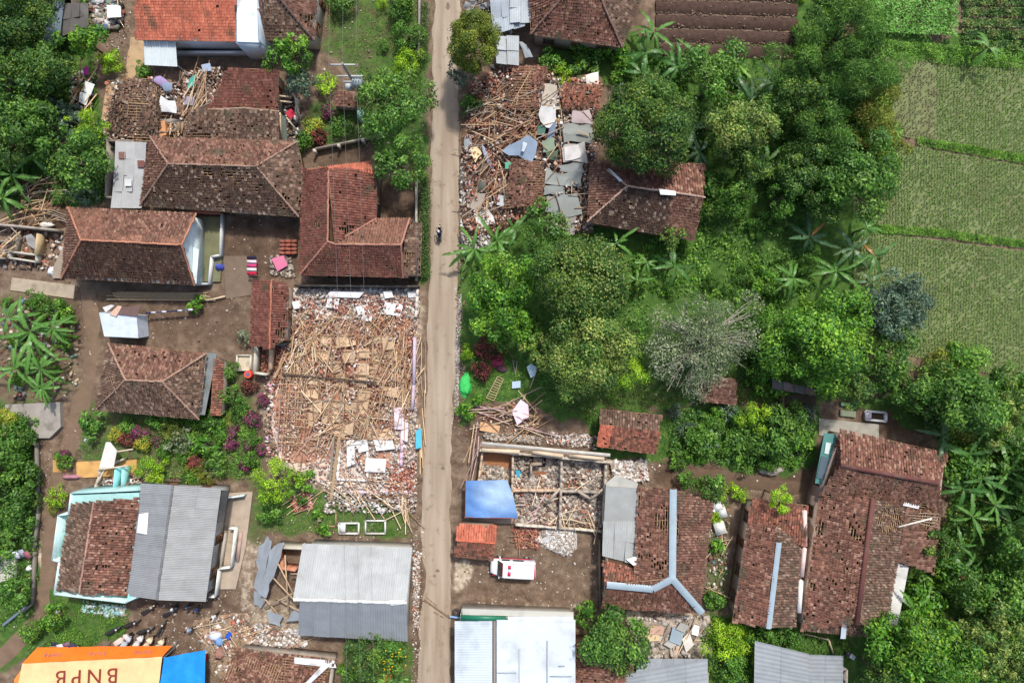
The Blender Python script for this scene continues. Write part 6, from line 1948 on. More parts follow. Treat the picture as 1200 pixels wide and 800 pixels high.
# --- west garden
g = 'garden plants between the dark hipped roof and the grey gable roof'
for (x, y, r, k, l) in [(107, 497, 17, 'broad', 'glossy green bush at the corner of the dark hipped roof'), (178, 550, 21, 'lime', 'fluffy light green bush overhanging the grey gable roof'),
                        (212, 516, 18, 'grey', 'silvery green garden shrub in the middle of the garden'), (238, 522, 16, 'bright', 'bright leafy garden plant with large leaves'), (253, 498, 16, 'shrub', 'green garden shrub near the magenta bougainvillea'),
                        (200, 500, 14, 'feather2', 'wispy yellow-green garden grass clump'), (252, 540, 18, 'broad', 'green garden shrub by the porch of the grey gable roof'), (225, 560, 14, 'shrub', 'small green shrub by the grey gable roof edge'),
                        (272, 462, 15, 'shrub', 'weedy shrub beside the orange tile strip'), (268, 435, 13, 'feather', 'tall grass clump beside the orange tile strip'), (282, 480, 11, 'shrub', 'small shrub between bougainvillea and tile strip'),
                        (137, 510, 8, 'yellow', 'small yellow croton near the broken kitchen'), (168, 520, 9, 'yellow', 'yellow-green croton next to the fluffy bush'), (162, 507, 10, 'magenta', 'purple-red foliage plant near the yellow crotons'),
                        (185, 515, 9, 'magenta', 'dull purple shrub in the middle of the garden'), (150, 514, 8, 'redleaf', 'dark reddish plant by the yellow croton'), (150, 500, 9, 'shrub', 'small leafy plant under the dark hipped eave'), (185, 490, 12, 'shrub', 'leafy plant under the dark hipped eave near the wispy clump'),
                        (230, 543, 9, 'redleaf', 'rusty-leaved shrub near the porch'), (292, 452, 8, 'redleaf', 'reddish plant beside the red water drum')]:
    bush(l, x, y, r * .88, k, 'garden_plant', 'plant', group=g)
g = 'bougainvillea bushes'
for (x, y, r, l) in [(298, 492, 11, 'bright magenta bougainvillea beside the timber ruin'), (272, 505, 9, 'tall magenta bougainvillea column in the garden bed'), (270, 520, 8, 'magenta bougainvillea tail below the tall column'), (286, 545, 8, 'small magenta bougainvillea by the garden path'), (306, 528, 7, 'magenta blooms at the rubble edge of the timber ruin'),
                     (309, 468, 8, 'magenta blooms by the roofless outhouse'), (292, 520, 7, 'pinkish bougainvillea between the garden paths'), (76, 531, 6, 'single round magenta bush on the lane')]:
    bush(l, x, y, r * .78, 'magenta', 'bougainvillea', 'bougainvillea', group=g)
bush('green bush behind the round magenta bush on the lane', 75, 542, 8)
bush('yellowish bush beside the lane at the turquoise parapet', 68, 580, 13, 'lime')
bush('brownish fern clump at the turquoise parapet corner', 64, 592, 9, 'feather2')
tree('leafy_tree', 'lime-green bushy tree on the lawn beside the timber ruin', 323, 563, 27, 'lime', 2.4, dens=.8)
bush('leafy green bush beside the lime-green bushy tree', 355, 572, 17, 'bright')
bush('low green bush on the lawn in front of the lime-green bushy tree', 318, 600, 16, 'shrub', hh=.45)
bush('purple-flowered plant between two lawn bushes', 349, 563, 6, 'magenta')
bush('potted green plant on the grave plot', 372, 601, 7, 'bright')
bush('leafy plant on the bare grave plot edge', 380, 620, 8, 'bright')
bush('pale-leaved shrub beside the small red outhouse', 287, 395, 11, 'grey')
tree('leafy_tree', 'dark green tree beside the road at the grey roof corner', 432, 766, 27, 'dark', 3.2)
tree('leafy_tree', 'green roadside tree with a yellow flowering patch', 460, 768, 22, 'shrub', 2.8, flowers=(S(222, 186, 40), 60))
tree('leafy_tree', 'rounded green tree with a few red leaves beside the road', 458, 792, 20, 'broad', 2.6, flowers=(S(190, 90, 60), 50))
bush('bush behind the dark green tree beside the slumped roof', 412, 796, 16, 'shrub')
bush('grassy bush on the bank below the turquoise parapet', 64, 724, 18, 'bright', hh=.5)
bush('weed clump on the bank beside the relief tent', 40, 738, 14, 'shrub', hh=.5)
g = 'bushes along the western lane'
for (x, y, r, l) in [(18, 530, 26, 'lane bush beside the low concrete slab'), (18, 578, 28, 'dark lane bush across from the turquoise parapet'), (24, 612, 18, 'lane bush near the lane wall'), (18, 692, 26, 'round lane bush by the laundry rack'), (10, 492, 14, 'yellowish lane bush at the slab edge')]:
    bush(l, x, y, r, 'broad' if r != 14 else 'yellow', group=g)

# --- centre grove east of the road
tree('leafy_tree', 'vivid green leafy tree beside the road at the centre grove', 588, 350, 46, 'bright', 5.0)
tree('leafy_tree', 'vivid green lower tree joined to the roadside vivid tree', 612, 388, 27, 'bright', 3.4)
tree('rounded_tree', 'large dark tree with yellowish tips in the centre grove', 684, 330, 58, 'dark', 6.5, rag=.6, flowers=(S(140, 152, 78), 1100))
tree('rounded_tree', 'broad mottled olive tree shading the grass slope', 690, 415, 56, 'mottle', 5.6)
tree('leafy_tree', 'loose light green tree over the crumpled grey sheets', 640, 268, 30, 'broad', 4.2, dens=.75)
tree('leafy_tree', 'yellowish low tree between the vivid tree and the mottled tree', 640, 408, 26, 'mottle', 3.4)
tree('leafy_tree', 'yellow-green tree at the edge of the mottled tree', 735, 432, 26, 'lime', 3.4, dens=.5)
tree('leafy_tree', 'small mottled tree between the dark tree and the pale tree', 745, 388, 18, 'shrub', 2.4)
tree('leafy_tree', 'small yellow-green tree at the brown roof corner', 787, 278, 16, 'mottle', 3.4)
tree('rounded_tree', 'large very dense dark round tree over the brown tile roof', 756, 148, 60, 'dark', 6.5, rag=.3)
bush('twin green shrub under the speckled roof eave, taller one', 680, 52, 13, 'shrub')
bush('twin green shrub under the speckled roof eave, lower one', 703, 62, 13, 'bright')
bush('yellow-green sprig beside the twin shrubs', 682, 74, 6, 'lime')
bush('weedy green patch on the rubble by the dark round tree', 660, 86, 13, 'lime', hh=.4)
bush('weedy shrub at the edge of the dark gap under the speckled eave', 645, 72, 12, 'shrub', hh=.5)

# --- north-east grove
g = 'trees of the grove between the ploughed field and the rice paddies'
for (x, y, r, k, l) in [(838, 92, 38, 'broad', 'leafy tree against the ploughed field edge'), (868, 152, 42, 'mottle', 'yellow-green rounded tree next to the dark round tree'), (880, 190, 28, 'dark', 'shadowy tree below the yellow-green rounded tree'),
                        (925, 80, 32, 'feather', 'feathery bamboo clump at the ploughed field corner'), (985, 42, 44, 'feather', 'tall feathery bamboo clump beside the bright crop'), (945, 118, 34, 'dark', 'dark tree inside the bamboo grove'),
                        (1000, 92, 44, 'feather', 'broad feathery bamboo clump facing the paddies'), (960, 160, 36, 'feather', 'inner feathery bamboo clump of the grove'), (1018, 138, 36, 'feather2', 'yellowish bamboo clump at the paddy corner'),
                        (935, 205, 34, 'dark', 'dark tree above the banana plants of the grove'), (1002, 205, 46, 'broad', 'large green tree at the paddy dike'), (965, 232, 30, 'dark', 'dark low tree under the large green dike tree'), (1030, 172, 26, 'feather2', 'olive bamboo tip reaching over the paddy'),
                        (908, 130, 22, 'broad', 'small leafy tree between the two groves'), (955, 20, 16, 'dark', 'small dark tree between ploughed field and bright crop'), (915, 232, 22, 'shrub', 'small tree on the grove edge near the footpath'), (990, 135, 30, 'broad', 'green leafy tree between the bamboo clumps'), (870, 230, 22, 'shrub', 'leafy tree beside the latticed roof bay')]:
    tree('grove_tree', l, x, y, r, k, (1.2 + r * MPP() * 1.1), group=g)

# --- east centre
tree('pale_tree', 'pale grey-leaved sparse tree with bare branches showing', 825, 402, 60, 'grey', 4.6, sparse=.5, dens=.62, branches=26, bark=S(150, 144, 130), hh=.6, rag=1.2)
tree('rounded_tree', 'big bright yellow-green tree beside the rice paddies', 962, 400, 60, 'bright', 5.8)
tree('rounded_tree', 'bluish grey-green tree at the paddy edge', 1050, 362, 42, 'blue', 5.0)
tree('leafy_tree', 'green tree below the bluish tree', 1040, 412, 34, 'broad', 4.2)
tree('leafy_tree', 'dark green tree behind the open shed', 1000, 448, 34, 'dark', 3.8)
tree('leafy_tree', 'leafy tree between the pale tree and the bright tree', 902, 388, 26, 'shrub', 3.4)
tree('rounded_tree', 'fresh green rounded tree at the paddy corner above the banana plants', 1128, 462, 50, 'broad', 5.2)
tree('leafy_tree', 'mid-green tree between bluish tree and fresh rounded tree', 1078, 455, 30, 'broad', 4.0)
tree('leafy_tree', 'olive tree at the outer paddy corner', 1178, 488, 30, 'mottle', 4.0)
tree('leafy_tree', 'dark leafy tree behind the banana plants at the paddy corner', 1208, 470, 26, 'dark', 3.8)
g = 'bushes around the vegetable garden below the pale tree'
for (x, y, r, k, l) in [(912, 512, 34, 'broad', 'large garden bush beside the dirt path'), (888, 490, 22, 'lime', 'yellow-green bush above the large garden bush'), (928, 490, 20, 'shrub', 'bush between the open shed and the large garden bush'), (835, 572, 18, 'broad', 'bush overhanging the blue-capped roof'), (808, 565, 14, 'shrub', 'bush at the top corner of the blue-capped roof'),
                        (858, 576, 12, 'lime', 'low lime hedge bush by the path'), (870, 580, 8, 'lime', 'tail of the low lime hedge by the path'), (795, 540, 9, 'shrub', 'small bush on the grass near the mossy shed')]:
    bush(l, x, y, r, k, group=g, hh=.6)
bush('round bright lime bush between the red-brown roofs', 914, 584, 15, 'lime', hh=.9, zc=4.0, dens=1.6)
tree('leafy_tree', 'leafy green tree between the white building and the slab heap', 717, 750, 44, 'broad', 4.6)
bush('small green hedge at the white building corner', 685, 718, 13, 'bright', hh=.5)
bush('fern-like bush in the yard of the split red-brown roof', 836, 703, 12, 'shrub')
bush('trimmed bush with pale top beside the low grey roof', 856, 748, 27, 'lime', hh=.55, dens=.7)
bush('bush beside the low grey roof further from the slab heap', 856, 782, 24, 'shrub', hh=.55)
bush('low bush along the foot of the split red-brown roof', 922, 748, 22, 'shrub', hh=.4)
bush('low bush at the split red-brown roof corner', 895, 742, 16, 'shrub', hh=.4)
bush('small bush in the narrow yard beside the blue-capped roof', 838, 606, 7, 'lime')
bush('little weed bush by the pots in the narrow yard', 842, 640, 6, 'bright')
# --- south-east grove
g = 'trees of the south-east grove'
for (x, y, r, k, l) in [(1082, 758, 50, 'bright', 'bright glossy tree in front of the south-east grove'), (1148, 748, 42, 'mottle', 'yellow-green tree behind the glossy tree'), (1190, 700, 40, 'broad', 'leafy tree at the outer side of the south-east grove'), (1195, 775, 36, 'mottle', 'olive tree at the outer corner of the south-east grove'), (1135, 690, 26, 'broad', 'leafy tree beside the pale side canopy'), (1100, 640, 22, 'dark', 'dark tree against the large red-brown roof'),
                        (1190, 640, 30, 'broad', 'leafy tree among the banana plants of the south-east grove'), (1030, 790, 30, 'dark', 'dark tree beside the bare yard'), (1115, 800, 30, 'broad', 'leafy tree behind the bright glossy tree'), (1155, 800, 30, 'broad', 'green tree next to the olive corner tree')]:
    tree('grove_tree', l, x, y, r, k, group=g)
# off-frame continuation
for (x, y, r, k, l) in [(-40, 40, 45, 'dark', 'dark grove tree beyond the corner tree'), (-40, 160, 42, 'broad', 'grove tree beyond the banana plants'), (-35, 560, 40, 'broad', 'tree behind the lane bushes'), (1240, 560, 45, 'broad', 'tree beyond the banana plantation'), (1250, 700, 45, 'broad', 'tree beyond the leafy outer tree')]:
    tree('grove_tree', l, x, y, r, k)

# --- low plants near the timber pile
bush('dark red-leaved plant beside the road verge', 571, 408, 14, 'redleaf', zc=.8)
bush('dark red-leaved plant beside the green plastic bag', 563, 434, 11, 'redleaf', zc=.7)
bush('small dark green shrub at the road bend near the mud patch', 546, 480, 11, 'bright')
bush('small white-flowered plant near the timber pile', 560, 468, 6, 'bright')
bush('pale green grass tuft bush by the gravel strip', 546, 415, 8, 'lime')

# --- hedge along the road
T = thing('hedge', 'narrow clipped hedge along the road beside the red tiled house', 'hedge', base_of([(497, 205), (497, 325)]))
mb = MB()
rng = np.random.default_rng(3)
for (x0, y0, x1, y1, w_, n) in [(497, 205, 497, 325, .38, 5200), (498, 0, 497, 70, .3, 1500)]:
    t = rng.random(n)
    A, B = P(x0, y0, .9), P(x1, y1, .9)
    p = A[None] * (1 - t)[:, None] + B[None] * t[:, None] + np.stack([rng.normal(0, w_ * .7, n), 0 * t, rng.uniform(-.8, .15, n)], 1)
    pal = np.array([S(72, 104, 52), S(58, 88, 44), S(92, 122, 60), S(120, 140, 80)])
    leaves(mb, p, norm(rng.normal(0, .6, (n, 3)) + [0, 0, .8]), .16, .08, pal[rng.integers(0, 4, n)] * rng.uniform(.75, 1.2, (n, 1)), rng)
mb.build('foliage', M['leaf'], T)
wl_ = thing('verge_wall', 'low grey concrete wall behind the roadside hedge', 'wall', base_of([(490, 0), (489, 330)]))
wall_part(wl_, [(493, -40), (492, 70)], .9, S(150, 146, 136), .2)
wall_part(wl_, [(489, 212), (489, 330)], .9, S(168, 162, 150), .2)

# ---------------------------------------------------------------- undergrowth shrubs (copies of a few grown ones)
PROTO = {}
KIND_LOOK = dict(broad='mid-green', feather='feathery', dark='dark-leaved', shrub='fine-leaved', bright='glossy bright', blue='blue-green', mottle='mottled', lime='lime', grey='silvery', magenta='magenta-flowered', feather2='wispy yellowish')


def undergrowth(label, group, poly, n, r0, r1, kinds, seed, z0=.2):
    rng = np.random.default_rng(seed)
    q = sample_poly(poly, n, rng)
    for (x, y) in q:
        kd = kinds[rng.integers(0, len(kinds))]
        key = (kd, int(rng.integers(0, 3)))
        if key not in PROTO:
            r2 = np.random.default_rng(hash(kd) % 1000 if False else sum(map(ord, kd)) + key[1] * 71)
            a, b_ = MB(), MB()
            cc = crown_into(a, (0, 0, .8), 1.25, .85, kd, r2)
            for k in r2.permutation(len(cc))[:5]:
                b_.tube([(0, 0, -.1), cc[k] * [.4, .4, .5], cc[k]], [.05, .035, .012], S(96, 82, 66), 5)
            PROTO[key] = (a.mesh('foliage', (0, 0, 0), M['leaf']), b_.mesh('stem', (0, 0, 0), M['bark']))
        r = rng.uniform(r0, r1) * MPP(1)
        s_ = r / 1.3
        p = P(x, y, r * .7)
        look = ('large ' if r > (r0 + r1) * .5 * MPP(1) else 'small ') + KIND_LOOK[kd] + ' '
        T = thing('undergrowth_shrub', look + label, 'shrub', (p[0], p[1], 0), look + group, rng.uniform(0, 6.28))
        for nm, me in zip(('foliage', 'stem'), PROTO[key]):
            child(nm, me, T, (0, 0, 0), scale=(s_ * rng.uniform(.85, 1.2), s_, s_ * rng.uniform(.8, 1.3)))


undergrowth('shrub between the trees beside the ploughed field', 'undergrowth of the north-east grove', [(780, 75), (930, 90), (1040, 70), (1045, 240), (960, 260), (830, 250), (815, 200)], 30, 13, 25, ['broad', 'feather', 'dark', 'shrub'], 301)
undergrowth('shrub on the weedy slope above the pale tree', 'undergrowth of the weedy slope', [(735, 300), (800, 270), (950, 250), (950, 330), (905, 350), (890, 345), (760, 345)], 14, 7, 14, ['bright', 'shrub', 'bright', 'feather'], 302)
undergrowth('shrub between the pale tree and the bright paddy tree', 'undergrowth by the pale tree', [(872, 340), (925, 335), (915, 450), (885, 460), (880, 400)], 12, 10, 19, ['bright', 'broad', 'shrub'], 303)
undergrowth('plant in the overgrown garden below the pale tree', 'undergrowth of the vegetable garden', [(785, 480), (955, 482), (948, 545), (870, 545), (795, 532)], 28, 8, 17, ['shrub', 'bright', 'broad', 'blue'], 304)
undergrowth('shrub in the grove beside the pale side canopy', 'undergrowth of the south-east grove', [(1060, 720), (1110, 620), (1118, 530), (1230, 500), (1230, 830), (1050, 830)], 44, 14, 27, ['broad', 'shrub', 'dark', 'bright'], 305)
undergrowth('shrub in the dark grove beside the stick heap', 'undergrowth of the dark grove', [(-20, -20), (55, -20), (60, 60), (110, 130), (118, 235), (-20, 240)], 32, 13, 25, ['dark', 'broad', 'shrub', 'blue'], 306)
undergrowth('low shrub under the centre grove trees', 'undergrowth of the centre grove', [(552, 300), (640, 290), (760, 300), (765, 450), (720, 455), (640, 440), (560, 395)], 13, 8, 14, ['shrub', 'dark', 'bright', 'mottle'], 307)
undergrowth('shrub at the paddy corner trees', 'undergrowth of the paddy corner', [(1060, 395), (1110, 410), (1150, 430), (1220, 450), (1220, 510), (1090, 500), (1020, 440)], 18, 13, 25, ['broad', 'mottle', 'feather2', 'bright'], 308)
undergrowth('clump under the eave of the speckled roof', 'undergrowth by the speckled roof', [(640, 60), (740, 62), (790, 60), (800, 110), (740, 95), (650, 84)], 12, 7, 14, ['shrub', 'broad', 'bright'], 309)
undergrowth('shrub in the crowded garden bed', 'shrubs of the crowded garden bed', [(185, 486), (262, 486), (292, 470), (300, 555), (230, 560), (190, 545)], 22, 6, 12, ['shrub', 'bright', 'grey', 'shrub', 'feather2'], 310)
undergrowth('clump on the grassy yard edge by the verge wall', 'weeds of the grassy yard', [(440, -10), (492, -10), (492, 105), (455, 95), (440, 60)], 7, 5, 10, ['shrub', 'bright', 'lime'], 311)
undergrowth('clump beside the low grey sheet roofs', 'weeds beside the grey roofs', [(830, 722), (884, 735), (882, 800), (832, 800)], 8, 8, 15, ['shrub', 'lime', 'bright'], 312)
undergrowth('clump among the strewn clothes by the lane', 'weeds under the lane bananas', [(0, 352), (75, 352), (85, 400), (70, 468), (0, 468)], 11, 7, 13, ['shrub', 'bright', 'broad'], 314)
undergrowth('plant on the strip between ploughed field and bright crop', 'weeds by the ploughed field', [(928, -10), (985, -10), (985, 40), (935, 60)], 9, 8, 15, ['lime', 'bright', 'shrub'], 315)
undergrowth('lane shrub across from the turquoise parapet', 'weeds of the western lane', [(-10, 480), (40, 475), (44, 640), (-10, 700)], 13, 9, 19, ['broad', 'shrub', 'dark'], 313)

# ---------------------------------------------------------------- banana plants
def banana_leaf(seed, L=2.0, Wd=.52, c=S(104, 156, 66)):
    rng = np.random.default_rng(seed)
    n = 13
    t = np.linspace(0, 1, n)
    prof = np.interp(t, [0, .08, .2, .4, .65, .85, 1], [.08, .3, .85, 1.0, .95, .7, .05]) * Wd / 2
    x = L * t
    z = (.75 * t - (1.0 + .5 * rng.random()) * t ** 2.2) * L * .42
    y0 = rng.normal(0, .12) * t ** 2 * L
    mb = MB()
    v, col, f = [], [], []
    for i in range(n - 1):            # torn blade: every strip between two veins has its own width
        for sd in (-1, 1):
            if rng.random() < .05 and 2 < i < n - 2:
                continue
            j0, j1 = rng.uniform(.8, 1.1), rng.uniform(.5, 1.05)
            o = len(v)
            dr = rng.uniform(.0, .35)
            v += [[x[i], y0[i], z[i]], [x[i + 1], y0[i + 1], z[i + 1]], [x[i + 1] + .03, y0[i + 1] + sd * prof[i + 1] * j1, z[i + 1] + prof[i + 1] * (.25 - dr)], [x[i] + .05, y0[i] + sd * prof[i] * j0, z[i] + prof[i] * (.25 - dr)]]
            f.append([o, o + 1, o + 2, o + 3] if sd < 0 else [o, o + 3, o + 2, o + 1])
            k = rng.uniform(.75, 1.15)
            edge = np.array([.30, .24, .12]) * .45 if rng.random() < .12 else c * k * .95
            col += [c * 1.25 + .015, c * 1.25 + .015, edge, edge]
    mb.add(v, f, np.array(col))
    return mb.mesh('leaf', (0, 0, 0), M['banana'], True)


BAN = {'green': [banana_leaf(s, 2.1, .44, S(76, 122, 54)) for s in range(6)], 'fresh': [banana_leaf(s + 9, 2.1, .40, S(94, 140, 60)) for s in range(6)], 'blue': [banana_leaf(s + 19, 2.1, .44, S(80, 116, 72)) for s in range(6)]}
BROWN_LEAF = banana_leaf(77, 1.6, .35, S(170, 120, 62))
sm = MB(); sm.tube([[0, 0, -.1], [0, 0, .8], [.02, .01, 1.7], [.03, .02, 2.1]], [.14, .12, .10, .05], S(128, 138, 84), 8)
STEM = sm.mesh('stem', (0, 0, 0), M['bark'])


def banana(label, px, py, rpx=22, col='green', group=None, n=9, zc=2.4, seed=None, brown=0):
    seed = seed if seed is not None else int(px * 3 + py * 5)
    rng = np.random.default_rng(seed)
    c = P(px, py, zc)
    T = thing('banana_plant', label, 'banana plant', (c[0], c[1], 0), group)
    s = rpx * MPP(zc) / 1.72
    child('stem', STEM, T, (0, 0, 0), scale=(1, 1, zc / 2.1))
    a0 = rng.uniform(0, 6.28)
    for k in range(n):
        a = a0 + k * 2.399 + rng.normal(0, .35)
        ring = k / n
        pitch = -(.25 - .9 * ring) + rng.normal(0, .25)
        q = s * rng.uniform(.7, 1.2)
        me = BROWN_LEAF if k < brown else BAN[col][rng.integers(0, 6)]
        child('leaf', me, T, (0, 0, zc - .1 + .25 * (1 - ring)), rot=(rng.normal(0, .2), pitch, a), scale=(q, q ** .45 * rng.uniform(.85, 1.15), q))
    return T


g = 'banana plants at the path below the stick ruins'
for (x, y, r, l) in [(36, 388, 36, 'largest banana plant by the lane among strewn clothes'), (18, 432, 30, 'banana plant by the lane nearest the concrete slab'), (48, 432, 28, 'banana plant by the lane with leaves over the slab'), (10, 372, 26, 'banana plant by the lane nearest the low wall ruin'), (50, 455, 18, 'small banana plant at the slab edge'), (62, 385, 20, 'small banana plant at the path edge')]:
    banana(l, x, y, r, 'fresh', g, 14)
g = 'banana plants in the dark grove'
for (x, y, r, l) in [(14, 205, 32, 'banana plant in the dark grove beside the stick heap'), (36, 178, 26, 'banana plant in the dark grove under the lighter tree'), (4, 232, 24, 'low banana plant at the grove end')]:
    banana(l, x, y, r, 'fresh', g)
banana('banana plant with long leaves reaching over the road edge', 556, 292, 30, 'fresh', None, 9)
banana('banana plant beside the rubble strip behind the road-edge banana', 583, 282, 26, 'fresh', None, 8)
banana('small banana plant near the loose light green tree', 604, 268, 18, 'green', None, 7)
banana('banana plant standing at the eave of the brown roof', 722, 285, 22, 'fresh', None, 7)
banana('banana plant on the slope below the latticed roof bay', 790, 312, 28, 'green', None, 8)
banana('young banana plant on the slope near the mottled tree', 746, 328, 14, 'fresh', None, 6)
banana('tiny banana sucker beside the dark centre tree', 758, 308, 14, 'fresh', None, 6)
banana('young banana in the garden bed beside the bright leafy plant', 228, 520, 15, 'fresh', None, 6, 1.2)
g = 'banana plants beside the ploughed field'
for (x, y, r, c, l) in [(757, 62, 28, 'green', 'feathery tall banana plant at the speckled roof corner'), (766, 38, 22, 'fresh', 'banana plant at the ploughed field corner'), (794, 78, 26, 'green', 'banana plant between field and dark round tree'), (818, 66, 22, 'fresh', 'banana plant at the lowest soil bed'), (752, 86, 22, 'green', 'banana plant touching the dark round tree')]:
    banana(l, x, y, r, c, g)
g = 'banana plants inside the north-east grove'
for (x, y, r, c, l) in [(880, 118, 26, 'blue', 'bluish banana plant in the grove beside the yellow-green tree'), (906, 98, 22, 'blue', 'bluish banana plant at the field end'), (812, 150, 22, 'blue', 'drooping banana plant squeezed between two round trees'), (820, 178, 18, 'blue', 'drooping banana leaf tuft over the brown roof'), (898, 190, 20, 'green', 'banana plant in the shade below the rounded trees')]:
    banana(l, x, y, r, c, g)
g = 'banana plants below the large green dike tree'
for (x, y, r, c, l) in [(948, 278, 26, 'blue', 'dark banana plant under the dike tree with an orange leaf'), (980, 318, 28, 'fresh', 'pale banana plant beside the bright paddy tree'), (930, 326, 22, 'fresh', 'pale young banana plant on the slope edge'), (1000, 292, 24, 'blue', 'dark banana plant close to the paddy'), (1024, 300, 24, 'green', 'banana plant leaning over the paddy with a brown leaf'), (1014, 268, 20, 'fresh', 'banana plant at the end of the dike')]:
    banana(l, x, y, r, c, g, brown=1 if x in (948, 1024) else 0)
g = 'banana plantation beside the large red-brown roof'
for i, (x, y, r, c) in enumerate([(1104, 510, 26, 'blue'), (1136, 532, 26, 'green'), (1150, 560, 30, 'green'), (1182, 552, 28, 'fresh'), (1128, 572, 26, 'green'), (1166, 592, 28, 'fresh'), (1194, 520, 24, 'green'), (1140, 606, 26, 'fresh'), (1186, 612, 28, 'green'), (1208, 580, 26, 'fresh'), (1125, 640, 20, 'green')]):
    banana(['banana plant at the roof corner of the plantation, darkest leaves', 'banana plant second along the roof edge of the plantation', 'big banana plant in the middle of the plantation', 'pale big banana plant of the plantation, paddy side', 'banana plant against the roof edge of the plantation', 'pale banana plant behind the middle one of the plantation', 'banana plant of the plantation at the olive tree', 'pale banana plant at the roof end of the plantation', 'banana plant of the plantation beside the leafy grove tree', 'pale banana plant at the outer rim of the plantation', 'small banana plant by the roof notch'][i], x, y, r, c, g, 9)
banana('banana plant with an orange withered leaf beside the pale side canopy', 1128, 668, 24, 'green', None, 8, brown=1)
banana('bright banana plant in front of the pale side canopy', 1070, 714, 26, 'fresh', None, 7)
banana('banana plant behind the canopy banana in the south-east grove', 1166, 702, 20, 'green', None, 7)
banana('lone banana plant on the grassy dike between crop and paddy', 1158, 56, 22, 'fresh', None, 7)
banana('short banana plant near the concrete slab under the trees', 1020, 330, 16, 'blue', None, 6)

# ---------------------------------------------------------------- crops and ground cover
def cover(name, poly, dens, length, width, pal, h0, h1, seed, parent=None, up=.9, noise=0.0):
    rng = np.random.default_rng(seed)
    n = int(poly_area_m2(poly) * dens)
    q = sample_poly(poly, n, rng)
    if noise:
        q = q[rng.random(len(q)) < np.clip(.55 + noise * vnoise(q[:, 0], q[:, 1], 42, seed) + .5 * noise * vnoise(q[:, 0], q[:, 1], 15, seed + 1), .03, 1)]
    n = len(q)
    hv = np.clip(.5 + .5 * vnoise(q[:, 0], q[:, 1], 26, seed + 3), 0, 1.2)
    z = h0 + (h1 - h0) * hv * rng.uniform(.4, 1, n)
    p = PW(q, z)
    pal = np.array(pal)
    ci = np.clip((hv * len(pal) + rng.normal(0, .9, n)).astype(int), 0, len(pal) - 1)
    mb = MB()
    leaves(mb, p, norm(rng.normal(0, .55, (n, 3)) + [0, 0, up]), length, width, pal[ci] * rng.uniform(.72, 1.25, (n, 1)), rng, .2)
    PLANT_BUDGET[0] += 2 * n
    return mb.build(name, M['leaf'], parent, kind='stuff')


WEED = [S(62, 98, 40), S(78, 118, 46), S(94, 136, 52), S(112, 152, 60)]
WEEDB = [S(76, 118, 42), S(94, 142, 48), S(114, 162, 56), S(134, 174, 68)]
DIKE = [S(86, 130, 44), S(108, 156, 54), S(128, 174, 62)]
GRASS = [S(86, 112, 48), S(104, 128, 56), S(122, 142, 66), S(140, 150, 84)]
cover('crop_canopy', [(986, -60), (1124, -60), (1124, 6), (1122, 42), (1010, 36)], 85, .26, .2, [S(102, 154, 66), S(118, 170, 78), S(132, 182, 88)], .65, .95, 201)
for r in range(6):
    y = 56 - r * 13
    cover('crop_row', [(1128, y - 9), (1270, y - 7), (1270, y + 3), (1128, y + 2)], 120, .26, .17, [S(64, 100, 46), S(84, 122, 56), S(122, 142, 70)], .1, .7, 210 + r)
cover('dike_grass', [(1010, 36), (1050, 48), (1270, 64), (1270, 84), (1120, 76), (1040, 68), (1015, 56)], 80, .3, .1, DIKE, .1, .6, 220)
cover('dike_grass', [(1075, 160), (1200, 181), (1270, 192), (1270, 202), (1200, 192), (1075, 170)], 150, .28, .09, DIKE, .08, .4, 221)
cover('dike_grass', [(1020, 262), (1100, 268), (1200, 282), (1270, 292), (1270, 300), (1200, 291), (1100, 278), (1020, 272)], 170, .26, .08, DIKE, .08, .35, 222)
cover('weeds', [(800, 245), (900, 300), (960, 330), (905, 400), (860, 350), (760, 345), (700, 380), (740, 300)], 30, .34, .18, WEEDB, .05, .7, 230, noise=.5)
cover('weeds', [(820, 240), (940, 250), (960, 300), (900, 320), (830, 300)], 30, .32, .17, WEED, .05, .8, 231, noise=.4)
cover('weeds', [(860, 340), (920, 330), (920, 460), (880, 470), (870, 420)], 34, .34, .18, WEEDB, .05, .6, 232, noise=.4)
cover('weeds', [(780, 478), (960, 480), (950, 550), (860, 548), (790, 535)], 42, .32, .17, [S(56, 98, 48), S(70, 116, 54), S(88, 134, 58), S(112, 152, 64)], .05, .75, 233, noise=.3)
cover('weeds', [(620, 430), (710, 450), (745, 480), (700, 500), (640, 470)], 50, .24, .08, WEEDB, .02, .4, 234, noise=.6)
cover('weeds', [(700, 480), (790, 478), (780, 545), (770, 540), (775, 490)], 40, .2, .07, WEED, .02, .3, 235, noise=.6)
cover('weeds', [(545, 440), (580, 400), (620, 430), (610, 470), (560, 470)], 36, .22, .1, WEEDB, .02, .35, 236, noise=.5)
cover('weeds', [(-60, -40), (110, -40), (110, 60), (120, 170), (120, 240), (-60, 245)], 14, .36, .18, WEED, .05, .8, 237, noise=.5)
cover('weeds', [(1060, 480), (1270, 440), (1270, 860), (1040, 860), (1060, 730), (1110, 600), (1115, 520)], 22, .36, .19, WEED, .05, .9, 238, noise=.5)
cover('weeds', [(780, 70), (1040, 60), (1050, 240), (830, 250), (770, 120)], 12, .36, .18, WEED, .05, .8, 239, noise=.4)
cover('lawn_grass', [(380, -30), (494, -30), (494, 110), (440, 100), (385, 50)], 60, .2, .05, GRASS, .02, .2, 240, noise=.8)
cover('lawn_grass', [(300, 570), (390, 580), (484, 602), (484, 630), (310, 624)], 70, .16, .05, WEEDB, .02, .15, 241, noise=.8)
cover('lawn_grass', [(62, 704), (150, 708), (150, 745), (110, 755), (30, 772), (40, 730)], 70, .24, .07, WEEDB, .02, .35, 242, noise=.7)
